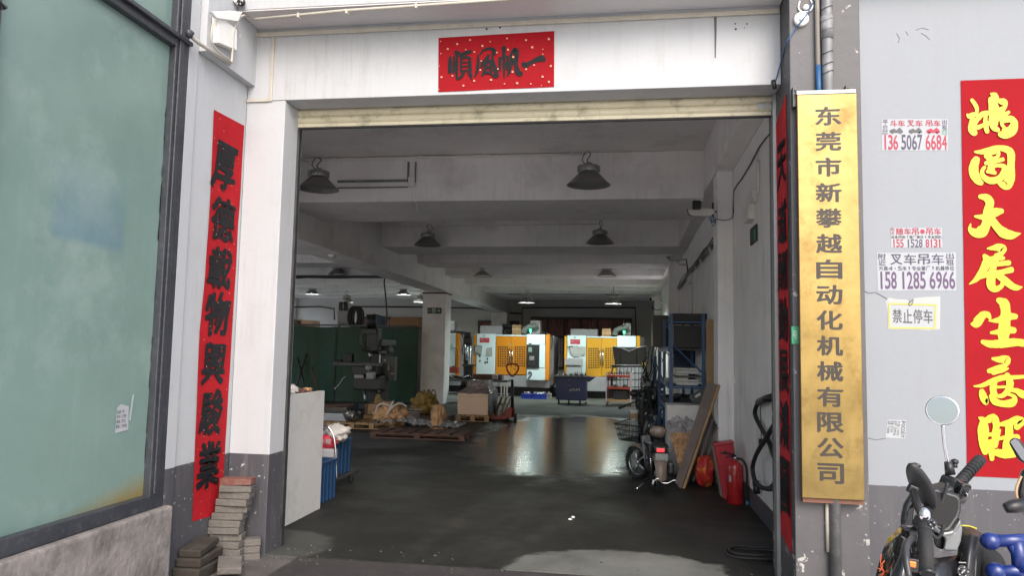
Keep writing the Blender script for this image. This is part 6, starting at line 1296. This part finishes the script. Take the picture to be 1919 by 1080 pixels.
# ---------------------------------------------------------------- beige moped seen from behind
Rr = Vector((.41, 9.15, .20)); t = thing('moped', 'small beige and silver moped with a lit red tail light, seen from behind', 'moped', (.36, 9.5, 0))
Pm = lambda x, y, Y=9.1: P(x, y, y=Y)
def wheel(c, r, w, yaw, par, nm='wheel'):
    R = Matrix.Rotation(yaw, 3, 'Z'); b = MB(); n = 30; prof = [(r-.045, -w*.4), (r-.02, -w*.5), (r, -w*.25), (r+.004, 0), (r, w*.25), (r-.02, w*.5), (r-.045, w*.4)]
    vs = [Vector(c)+R @ Vector((h, q*math.cos(2*math.pi*k/n), q*math.sin(2*math.pi*k/n))) for q, h in prof for k in range(n)]
    b.add(vs, [(i*n+k, i*n+(k+1) % n, (i+1)*n+(k+1) % n, (i+1)*n+k) for i in range(len(prof)-1) for k in range(n)], True)
    for k in range(n): 
        a = 2*math.pi*k/n; q = Vector(c)+R @ Vector((0, (r+.004)*math.cos(a), (r+.004)*math.sin(a))); b.box(-w*.42, w*.42, -.006, .006, -.006, .006, R @ Matrix.Rotation(a, 3, 'X'), q)
    o = b.build(nm, 'rubber', par)
    b = MB(); b.tube([Vector(c)+R @ Vector((0, (r-.045)*math.cos(a), (r-.045)*math.sin(a))) for a in [i*math.pi/12 for i in range(24)]], .012, 6, close=True)
    for k in range(5): a = 2*math.pi*k/5; b.tube([Vector(c), Vector(c)+R @ Vector((0, (r-.045)*math.cos(a), (r-.045)*math.sin(a)))], [.018, .010], 6)
    b.cyl(Vector(c)-R @ Vector((w*.5, 0, 0)), Vector(c)+R @ Vector((w*.5, 0, 0)), .035, n=14); b.build('rim', 'steel', o)
wheel(Rr, .20, .095, .12, t)
Fr = P(1195, 866, y=10.0); Fr.z = .21
wheel(Fr, .205, .07, .75, t)
R = Matrix.Rotation(.75, 3, 'Z'); vs = []
def fender(c, r, w, yaw, a0, a1, mt, tip=1.0):
    R = Matrix.Rotation(yaw, 3, 'Z'); n = 14; b = MB(); vs = []
    for i in range(n+1):
        a = a0+(a1-a0)*i/n; ww = w*(1-(1-tip)*i/n)
        for j in range(7): s = -1+j/3; rr = r-(s*s)*.03; vs.append(Vector(c)+R @ Vector((s*ww/2, rr*math.cos(a), rr*math.sin(a))))
    return b.add(vs, [(i*7+j, i*7+j+1, (i+1)*7+j+1, (i+1)*7+j) for i in range(n) for j in range(6)], True)
fender(Fr, .235, .12, .75, .7, 2.9, 'bike_beige').build('front_fender', 'bike_beige', t)
fender(Rr, .235, .15, .10, 1.7, 3.35, 'bike_beige', .75).build('rear_fender', 'bike_beige', t)
MB().tube([Fr, P(1200, 850, y=9.98), P(1208, 815, y=9.85), P(1212, 790, y=9.8)], [.016, .018, .022, .022], 8).build('fork', 'dark_steel', t)
MB().prism([P(1201, 818, y=9.6), P(1210, 816, y=9.55), P(1216, 836, y=9.5), P(1214, 862, y=9.5), P(1206, 864, y=9.55)], (.05, .06, 0)).build('leg_shield', 'scooter_silver', t, bevel=.012)
MB().tube([P(1207, 826, y=9.5), P(1222, 833, y=9.4)], .02, 8).build('frame_tube', 'scooter_silver', t)
MB().ell(P(1236, 836, y=9.25), .10, .24, .05, (.0, 0, .1)).build('seat', 'rubber', t)
MB().ell(P(1240, 815, y=9.3), .028, .03, .10).build('backrest_post', 'rubber', t)
b = MB().ell(P(1233.5, 810, y=9.2), .105, .05, .07, (0, .08, 0), 20).build('backrest', 'bike_beige', t)
MB().tube([P(a, b_, y=9.145) for a, b_ in ((1226, 813), (1231, 815.5), (1237, 815.5), (1242, 813))], .004, 5, curve=3).build('backrest_seam', 'wood_grey', b)
for x in (1224, 1245): MB().ell(P(x, 811, y=9.155), .007, .006, .008, n=8).build('rivet', 'black_plastic', b)
BX(MB(), 1226, 1250, 838, 852, 9.02, .14).build('tail_cowl', 'black_plastic', t, bevel=.02)
BX(MB(), 1231, 1245, 841.5, 848, 9.0, .018).build('tail_light', 'tail_lit', t, bevel=.004)
pl = BX(MB(), 1228, 1252, 851, 864, 8.985, .012).build('number_plate', 'plate_white', t, bevel=.004)
b = MB(); glyph(b, 'EC 9R 839', P(1240, 857.5, y=8.983), (1, 0, 0), (0, 0, 1), .12, .035, .015); b.build('print', 'paper', pl)
for sx in (-1, 1):
    a = Rr+Vector((.085*sx, 0, .02)); c = P(1218 if sx < 0 else 1252, 838, y=9.25)
    MB().tube([a, c], .010, 6).build('shock_rod', 'chrome', t); n = 40; MB().tube([a.lerp(c, .25+.6*i/n)+Vector((.024*math.cos(i*1.1), .024*math.sin(i*1.1), 0)) for i in range(n)], .005, 5).build('spring', 'dark_steel', t)
for q in (((1224, 900), (1222, 912), (1228, 900), (1236, 898), (1240, 905), (1252, 906), (1262, 901), (1268, 903), (1270, 910)),): MB().tube([P(a, b_, y=8.93) for a, b_ in q], .008, 6, curve=4).build('crash_bar', 'chrome', t)
MB().tube([P(1213, 900, y=9.1), P(1203, 909, y=8.95), P(1193, 917, y=8.85)], .009, 6).build('kickstand', 'chrome', t)
BX(MB(), 1212, 1226, 866, 886, 9.3, .3).build('motor_cover', 'dark_steel', t, bevel=.03); BX(MB(), 1250, 1264, 868, 892, 9.15, .3).build('exhaust_box', 'dark_steel', t, bevel=.03)
MB().tube([P(1195, 800, y=9.85), P(1212, 793, y=9.8), P(1232, 797, y=9.75)], .012, 6).build('handlebar', 'black_plastic', t)
b = MB(); random.seed(17)
for k in range(8): b.tube([P(1208+random.uniform(-3, 8), 830, y=9.5), P(1212+random.uniform(-4, 8), 850, y=9.35), P(1216+random.uniform(-4, 8), 880, y=9.25)], .006, 5, curve=3)
b.build('cables', 'rubber', t, kind='stuff')
# ================================================================ scooter at the right, seen over its handlebar
D = 2.05
def S_(x, y, d=0.0): return P(x, y, y=D+d)
sc = thing('electric_scooter', 'black electric scooter with a round chrome mirror parked before the right wall', 'scooter', (S_(1760, 1000).x, D+.1, 0))
# handlebar, grips, levers, switches
MB().tube([S_(1737, 1075, -.34), S_(1736, 1030, -.31), S_(1733, 985, -.27)], [.0140, .0136, .0132], 20).build('grip', 'rubber', sc)
b = MB()
for k in range(9):
    a = S_(1737, 1075, -.34).lerp(S_(1733, 985, -.27), .08+k*.1); a2 = a+(S_(1733, 985, -.27)-S_(1737, 1075, -.34)).normalized()*.0035; b.cyl(a, a2, .0143, n=20)
b.build('grip_ring', 'rubber', sc, kind='stuff')
MB().tube([S_(1738, 1078, -.343), S_(1737.5, 1070, -.338)], .0155, 20).build('grip_end', 'black_plastic', sc, bevel=.003)
MB().tube([S_(1792, 912, .18), S_(1812, 889, .23), S_(1837, 862, .28)], [.0150, .0150, .0156], 20).build('grip', 'rubber', sc)
b = MB()
for k in range(8):
    a = S_(1800, 903, .20).lerp(S_(1835, 864, .277), k/8); a2 = a+(S_(1835, 864, .277)-S_(1800, 903, .20)).normalized()*.004; b.cyl(a, a2, .0161, n=20)
b.build('grip_ring', 'rubber', sc, kind='stuff')
MB().tube([S_(1733, 985, -.27), S_(1734, 960, -.12), S_(1750, 945, .06), S_(1770, 925, .14), S_(1792, 912, .18)], [.011, .011, .011, .011, .012], 12, curve=4).build('handlebar', 'black_plastic', sc)
MB().cbox(S_(1732, 982, -.25), .036, .036, .034, (.2, .1, .4)).build('switch_housing', 'black_plastic', sc, bevel=.010)
MB().cbox(S_(1706, 1000, -.22), .032, .026, .030, (.1, .05, .2)).build('brake_reservoir', 'black_gloss', sc, bevel=.006)
MB().cbox(S_(1706, 992, -.225), .034, .028, .005, (.1, .05, .2)).build('reservoir_lid', 'black_plastic', sc, bevel=.002)
MB().ell(S_(1733, 966, -.26), .012, .012, .016).build('mirror_clamp', 'chrome', sc)
b = MB()
for k, (x, y) in enumerate(((1742, 985), (1746, 992), (1741, 1000), (1749, 981))): b.ell(S_(x, y, -.28), .008, .008, .007, n=8)
b.build('switch', 'black_gloss', sc)
b = MB().tube([S_(1712, 1008, -.28), S_(1700, 1022, -.33), S_(1698, 1045, -.37), S_(1704, 1085, -.39)], [.007, .007, .006, .006], 8, curve=4).build('brake_lever', 'dark_steel', sc)
b = MB().cbox(S_(1785, 913, .15), .055, .05, .05, (.2, .3, .5)).build('switch_housing', 'black_plastic', sc, bevel=.010)
MB().cbox(S_(1802, 916, .12), .034, .03, .036, (.3, .2, .4)).build('throttle_switch', 'black_gloss', sc, bevel=.007)
MB().cyl(S_(1808, 928, .11), S_(1812, 925, .13), .006, n=10).build('lever_pivot', 'chrome', sc)
MB().cbox(S_(1758, 922, .10), .062, .05, .030, (.15, -.25, .2)).build('brake_reservoir', 'black_plastic', sc, bevel=.008)
MB().cyl(S_(1789, 877, .16), S_(1789, 869, .16), .007, n=12).ell(S_(1789, 866, .16), .010, .010, .008).build('bolt_cap', 'black_plastic', sc)
MB().tube([S_(1775, 932, .12), S_(1785, 940, .16), S_(1800, 941, .22), S_(1806, 936, .28)], .008, 8, curve=4).build('brake_lever', 'black_plastic', sc)
for k, pts in enumerate((((1776, 905), (1768, 935), (1760, 960), (1755, 985)), ((1730, 990), (1722, 1015), (1724, 1040), (1730, 1070)), ((1716, 985), (1700, 960), (1706, 930), (1722, 920)), ((1745, 1000), (1756, 1010), (1765, 1000), (1768, 985)))):
    MB().tube([S_(a, b_, .02-.05*(k % 2)) for a, b_ in pts], .0045, 7, curve=4).build('cable', 'rubber', sc)
# round right mirror with stem
mc = S_(1766, 770, .12); nrm = Vector((-.45, -.85, .08)).normalized(); q = nrm.to_track_quat('Z', 'X').to_matrix()
def disc(par, nm, mt, c, R, prof, sx=1, n=36):
    b = MB(); b.lathe((0, 0, 0), prof, n); b.v = [tuple(c+R @ Vector((v[0]*sx, v[1], v[2]))) for v in b.v]; return b.build(nm, mt, par)
disc(sc, 'mirror_shell', 'chrome', mc, q, [(0, -.022), (.020, -.020), (.036, -.010), (.0405, 0), (.0385, .0035), (.0365, .003)], .97)
disc(sc, 'mirror_glass', 'mirror', mc, q, [(0, .002), (.037, .002)], .97)
MB().tube([S_(1767, 794, .13), S_(1770, 830, .14), S_(1774, 855, .145), S_(1778, 872, .15)], .0048, 10, curve=4).build('mirror_stem', 'chrome', sc)
MB().cyl(S_(1777, 866, .15), S_(1781, 890, .15), .010, .013, 12).build('mirror_nut', 'black_plastic', sc)
# left mirror seen nearly edge on
nl = Vector((.82, .50, .30)).normalized(); ql = nl.to_track_quat('Z', 'Y').to_matrix(); ml = S_(1728, 915, -.10)
q2 = (Vector((.62, -.72, .28)).normalized()).to_track_quat('Z', 'Y').to_matrix()
b = MB(); n = 36; vs = []
c0 = S_(1727, 912, -.1); ua = (S_(1751, 956, -.08)-S_(1707, 870, -.12))/2; ub = Vector((.010, -.012, 0))+(S_(1737, 904, -.1)-S_(1718, 920, -.1))*.40; un = ua.cross(ub).normalized()*.5
for (r, h) in ((0, -.008), (.6, -.008), (.92, -.005), (1, 0), (.95, .004), (.9, .003)):
    for k in range(n): a = 2*math.pi*k/n; vs.append(c0+ua*r*math.cos(a)+ub*r*math.sin(a)-un.normalized()*h*1.0)
MB().add(vs, [(i*n+k, i*n+(k+1) % n, (i+1)*n+(k+1) % n, (i+1)*n+k) for i in range(5) for k in range(n)], True).build('mirror_shell', 'black_plastic', sc)
vs = [c0-un.normalized()*.0045]+[c0+ua*.9*math.cos(2*math.pi*k/n)+ub*.9*math.sin(2*math.pi*k/n)-un.normalized()*.0045 for k in range(n)]
MB().add(vs, [(0, k+1, (k+1) % n+1) for k in range(n)], True).build('mirror_glass', 'black_gloss', sc)
MB().prism([S_(a, b_, -.12) for a, b_ in ((1709, 872), (1724, 870), (1729, 876), (1722, 877), (1711, 880))], (0, .03, 0)).build('visor', 'black_plastic', sc, bevel=.003)
MB().tube([S_(1711, 918, -.1), S_(1716, 935, -.14), S_(1722, 955, -.2), S_(1731, 975, -.25)], .009, 8, curve=4).build('mirror_stem', 'black_plastic', sc)
MB().cbox(S_(1710, 918, -.1), .022, .02, .02, (0, .4, 0)).build('mirror_joint', 'black_plastic', sc, bevel=.004)
MB().tube([S_(1716, 925, -.02), S_(1703, 950, -.02), S_(1699, 980, -.02), S_(1702, 1000, -.02)], [.008, .013, .014, .01], 10, curve=4).build('windscreen_edge', 'black_gloss', sc)
# display
poly = [(1733, 967), (1737, 950), (1747, 918), (1753, 914), (1795, 927), (1801, 935), (1801, 957), (1797, 972), (1781, 995), (1772, 999), (1740, 982)]
MB().prism([S_(a, b_, -.02+.06*(999-b_)/85) for a, b_ in poly], (.011, .030, -.004)).build('display_housing', 'black_plastic', sc, bevel=.008, seg=3)
inn = [(1740, 966), (1751, 925), (1756, 922), (1792, 933), (1796, 938), (1796, 955), (1792, 968), (1778, 988), (1772, 991), (1744, 976)]
MB().prism([S_(a, b_, -.0235+.06*(999-b_)/85) for a, b_ in inn], (.0, .003, 0)).build('display_glass', 'smoked_glass', sc)
MB().prism([S_(a, b_, -.012) for a, b_ in ((1731, 965), (1770, 998), (1785, 996), (1800, 972), (1801, 985), (1786, 1004), (1768, 1008), (1736, 984))], (.016, .05, -.006)).build('display_bezel', 'scooter_silver', sc, bevel=.006)
# silver neck cover
n1 = [(1745, 984), (1772, 1004), (1788, 998), (1798, 978), (1804, 992), (1801, 1015), (1794, 1034), (1768, 1033), (1772, 1012), (1766, 1004), (1748, 996)]
MB().prism([S_(a, b_, .03) for a, b_ in n1], (.02, .07, -.01)).build('neck_cover', 'scooter_silver', sc, bevel=.012, seg=3)
MB().prism([S_(a, b_, .05) for a, b_ in ((1750, 998), (1766, 1004), (1771, 1014), (1767, 1033), (1752, 1026))], (.016, .05, -.006)).build('neck_inner', 'black_plastic', sc, bevel=.006)
# leg shield and cowls: curved loft from the rim down to the floorboard
def loft(rows, nm, mt, par=sc, n=24, thick=.03):
    """rows: (list of (px,py,depth)) horizontal profiles from top to bottom"""
    b = MB(); vs = []
    for r in rows:
        pts = [S_(*q) if len(q) == 3 else q for q in r]
        cp = [pts[0]]+pts+[pts[-1]]
        seg = len(pts)-1
        for i in range(n+1):
            u_ = i/n*seg; k = min(int(u_), seg-1); t = u_-k; p = [cp[k], cp[k+1], cp[k+2], cp[min(k+3, len(cp)-1)]]
            vs.append(.5*((2*p[1])+(p[2]-p[0])*t+(2*p[0]-5*p[1]+4*p[2]-p[3])*t*t+(3*p[1]-p[0]-3*p[2]+p[3])*t**3))
    o = b.add(vs, [(j*(n+1)+i, j*(n+1)+i+1, (j+1)*(n+1)+i+1, (j+1)*(n+1)+i) for j in range(len(rows)-1) for i in range(n)], True).build(nm, mt, par)
    s = o.modifiers.new('solid', 'SOLIDIFY'); s.thickness = thick; s.offset = 1; return o
loft([[(1662, 1014, .10), (1678, 996, .10), (1700, 983, .12), (1712, 984, .14)], [(1655, 1030, .06), (1680, 1010, .0), (1705, 1004, -.02), (1722, 1010, .05)], [(1646, 1060, .06), (1675, 1050, -.03), (1700, 1050, -.06), (1722, 1045, .0)], [(1640, 1085, .06), (1665, 1085, -.05), (1695, 1085, -.08), (1722, 1080, -.02)], [(1630, 1120, .08), (1660, 1130, -.05), (1695, 1130, -.08), (1722, 1125, -.02)]], 'left_cowl', 'black_gloss')
loft([[(1800, 988, .14), (1820, 990, .14), (1838, 999, .14), (1844, 1006, .16)], [(1798, 1004, .10), (1818, 1008, .05), (1834, 1008, .07), (1845, 1010, .14)], [(1794, 1040, .08), (1812, 1044, .02), (1830, 1040, .04), (1842, 1036, .14)], [(1790, 1085, .06), (1808, 1085, .0), (1826, 1085, .02), (1837, 1080, .14)], [(1785, 1130, .06), (1805, 1130, .0), (1822, 1130, .02), (1832, 1125, .14)]], 'right_cowl', 'black_plastic')
loft([[(1718, 1038, .06), (1750, 1046, .02), (1775, 1044, .04), (1800, 1040, .10)], [(1716, 1060, .02), (1750, 1066, -.04), (1775, 1066, -.02), (1800, 1060, .06)], [(1714, 1095, .0), (1750, 1100, -.06), (1775, 1100, -.04), (1800, 1095, .04)], [(1714, 1140, .0), (1750, 1150, -.06), (1775, 1150, -.04), (1800, 1140, .04)]], 'glove_box', 'black_plastic')
MB().tube([S_(a, b_, .10) for a, b_ in ((1664, 1012), (1678, 1000), (1692, 993))], .0022, 6, curve=3).tube([S_(a, b_, .12) for a, b_ in ((1800, 986), (1816, 987), (1830, 992))], .0022, 6, curve=3).build('gold_trim', 'yellow_gilt', sc)
MB().cbox(S_(1707, 1058, -.075), .022, .008, .014, (0, .1, 0)).build('reflector', 'reflector', sc, bevel=.002)
MB().cbox(S_(1707, 1060, -.068), .032, .012, .032, (0, .1, 0)).build('reflector_mount', 'black_plastic', sc, bevel=.002)
R0 = (Vector((0, -1, .25)).normalized()).to_track_quat('Z', 'Y').to_matrix()
disc(sc, 'ignition_lock', 'dark_steel', S_(1805, 1072, -.015), R0, [(0, .004), (.008, .004), (.008, .0), (.0125, .0), (.0135, .004), (.0145, .0)], 1)
b = MB()
for a in (0, 1.3, 2.6, 3.9, 5.2): b.cbox(S_(1805, 1072, -.021)+Vector((.011*math.cos(a), 0, .011*math.sin(a))), .003, .001, .003)
b.cbox(S_(1805, 1072, -.0215), .003, .001, .012, (0, .7, 0)); b.build('lock_marks', 'paper', sc)
MB().cbox(S_(1803, 1056, -.008), .020, .006, .006).build('lock_cover', 'black_gloss', sc, bevel=.002)
b = MB()
for pts in (((1652, 1040), (1650, 1055), (1654, 1062), (1648, 1072)), ((1658, 1052), (1650, 1062), (1656, 1070), (1652, 1082)), ((1645, 1066), (1655, 1070), (1658, 1078)), ((1648, 1080), (1656, 1076), (1654, 1090))): b.tube([S_(a, b_, -.005) for a, b_ in pts], .0013, 4, curve=3)
b.build('decal', 'graphic_orange', sc)
# rest of the scooter below the frame: steering head, floorboard, seat, wheels
cxs = S_(1760, 1080).x
MB().tube([(cxs, D+.12, 1.02), (cxs+.02, D+.2, .6), (cxs+.04, D+.30, .25)], [.03, .035, .03], 10).build('steering_head', 'black_plastic', sc)
loft([[Vector((cxs-.20, D+.1, .90)), Vector((cxs-.05, D-.03, .90)), Vector((cxs+.10, D+.1, .90))], [Vector((cxs-.19, D+.12, .55)), Vector((cxs-.05, D-.02, .55)), Vector((cxs+.09, D+.12, .55))], [Vector((cxs-.17, D-.05, .30)), Vector((cxs-.05, D-.10, .28)), Vector((cxs+.07, D-.05, .30))]], 'leg_shield', 'black_gloss')
B(cxs-.17, cxs+.07, D-.50, D-.08, .24, .30).build('floorboard', 'black_plastic', sc, bevel=.02)
MB().ell((cxs-.05, D-.85, .62), .14, .34, .07).build('seat', 'rubber', sc); MB().ell((cxs-.05, D-.85, .42), .13, .34, .18).build('rear_body', 'black_gloss', sc)
for yy in (D+.42, D-1.05):
    MB().lathe((cxs-.02, yy, .20), [(.14, -.035), (.18, -.04), (.20, -.015), (.20, .015), (.18, .04), (.14, .035)], 28, 'x').build('tyre', 'rubber', sc)
    MB().lathe((cxs-.02, yy, .20), [(0, -.03), (.05, -.03), (.06, -.01), (.14, -.02), (.14, .02), (.06, .01), (.05, .03), (0, .03)], 20, 'x').build('rim', 'steel', sc)
# ================================================================ second scooter: mirror, fairing, blue frame
D2 = 2.1
def T_(x, y, d=0.0): return P(x, y, y=D2+d)
s2 = thing('electric_scooter', 'second scooter at the right edge with a pale mirror and thick blue frame bars', 'scooter', (T_(1930, 1000).x, D2, 0))
MB().prism([T_(a, b_, .05) for a, b_ in ((1890, 828), (1901, 819), (1912, 824), (1940, 862), (1938, 884), (1915, 866), (1908, 862))], (.008, .020, -.003)).build('mirror_shell', 'black_plastic', s2, bevel=.007, seg=3)
MB().prism([T_(a, b_, .0475) for a, b_ in ((1893, 829), (1901, 823), (1909, 827), (1932, 861), (1931, 874), (1914, 861))], (.0, .002, .0)).build('mirror_glass', 'mirror', s2)
MB().prism([T_(a, b_, .1) for a, b_ in ((1916, 880), (1930, 872), (1960, 880), (1960, 990), (1925, 970), (1912, 950), (1909, 925))], (.05, .12, -.02)).build('fairing', 'black_plastic', s2, bevel=.02, seg=3)
MB().tube([T_(a, b_, .095) for a, b_ in ((1914, 893), (1905, 915), (1906, 935), (1914, 952))], .0035, 8, curve=4).build('tan_trim', 'tan_leather', s2)
MB().tube([T_(1883, 954, .06), T_(1900, 950, .06), T_(1925, 948, .08)], [.012, .018, .02], 12, curve=3).build('lever', 'black_plastic', s2)
for (a, c_, r0_) in (((1852, 1015), (1940, 1012), .0155), ((1862, 1072), (1940, 1070), .0155)):
    MB().tube([T_(*a), T_(*c_)], r0_, 16).build('frame_bar', 'frame_blue', s2); MB().ell(T_(a[0]+4, a[1]), .024, .022, .022, n=16).build('bar_end', 'frame_blue', s2)
MB().tube([T_(1904, 1014), T_(1910, 1045), T_(1912, 1071)], .018, 14).build('frame_bar', 'frame_blue', s2)
MB().tube([T_(1890, 1013), T_(1905, 1040), T_(1912, 1071)], .012, 14).build('frame_bar', 'frame_blue', s2)
MB().lathe((T_(1895, 1080).x, D2+.14, T_(1895, 1085).z-.02), [(.03, -.03), (.05, -.034), (.062, -.02), (.062, .02), (.05, .034), (.03, .03)], 24, 'x').build('small_wheel', 'rubber', s2)
cx2 = T_(1945, 1080).x
MB().ell((cx2+.05, D2-.1, .7), .14, .4, .22, n=20).build('body', 'black_gloss', s2)
MB().tube([(cx2+.03, D2+.1, 1.1), (cx2+.05, D2+.2, .6), (cx2+.07, D2+.3, .25)], .03, 10).build('steering_head', 'black_plastic', s2)
for yy in (D2+.42, D2-.9):
    MB().lathe((cx2+.06, yy, .20), [(.12, -.035), (.18, -.04), (.20, -.015), (.20, .015), (.18, .04), (.12, .035)], 28, 'x').build('tyre', 'rubber', s2)
    MB().lathe((cx2+.06, yy, .20), [(0, -.03), (.05, -.03), (.06, -.01), (.14, -.02), (.14, .02), (.06, .01), (.05, .03), (0, .03)], 20, 'x').build('rim', 'steel', s2)
B(cx2-.05, cx2+.16, D2-.6, D2+.2, .24, .30).build('floorboard', 'black_plastic', s2, bevel=.02)
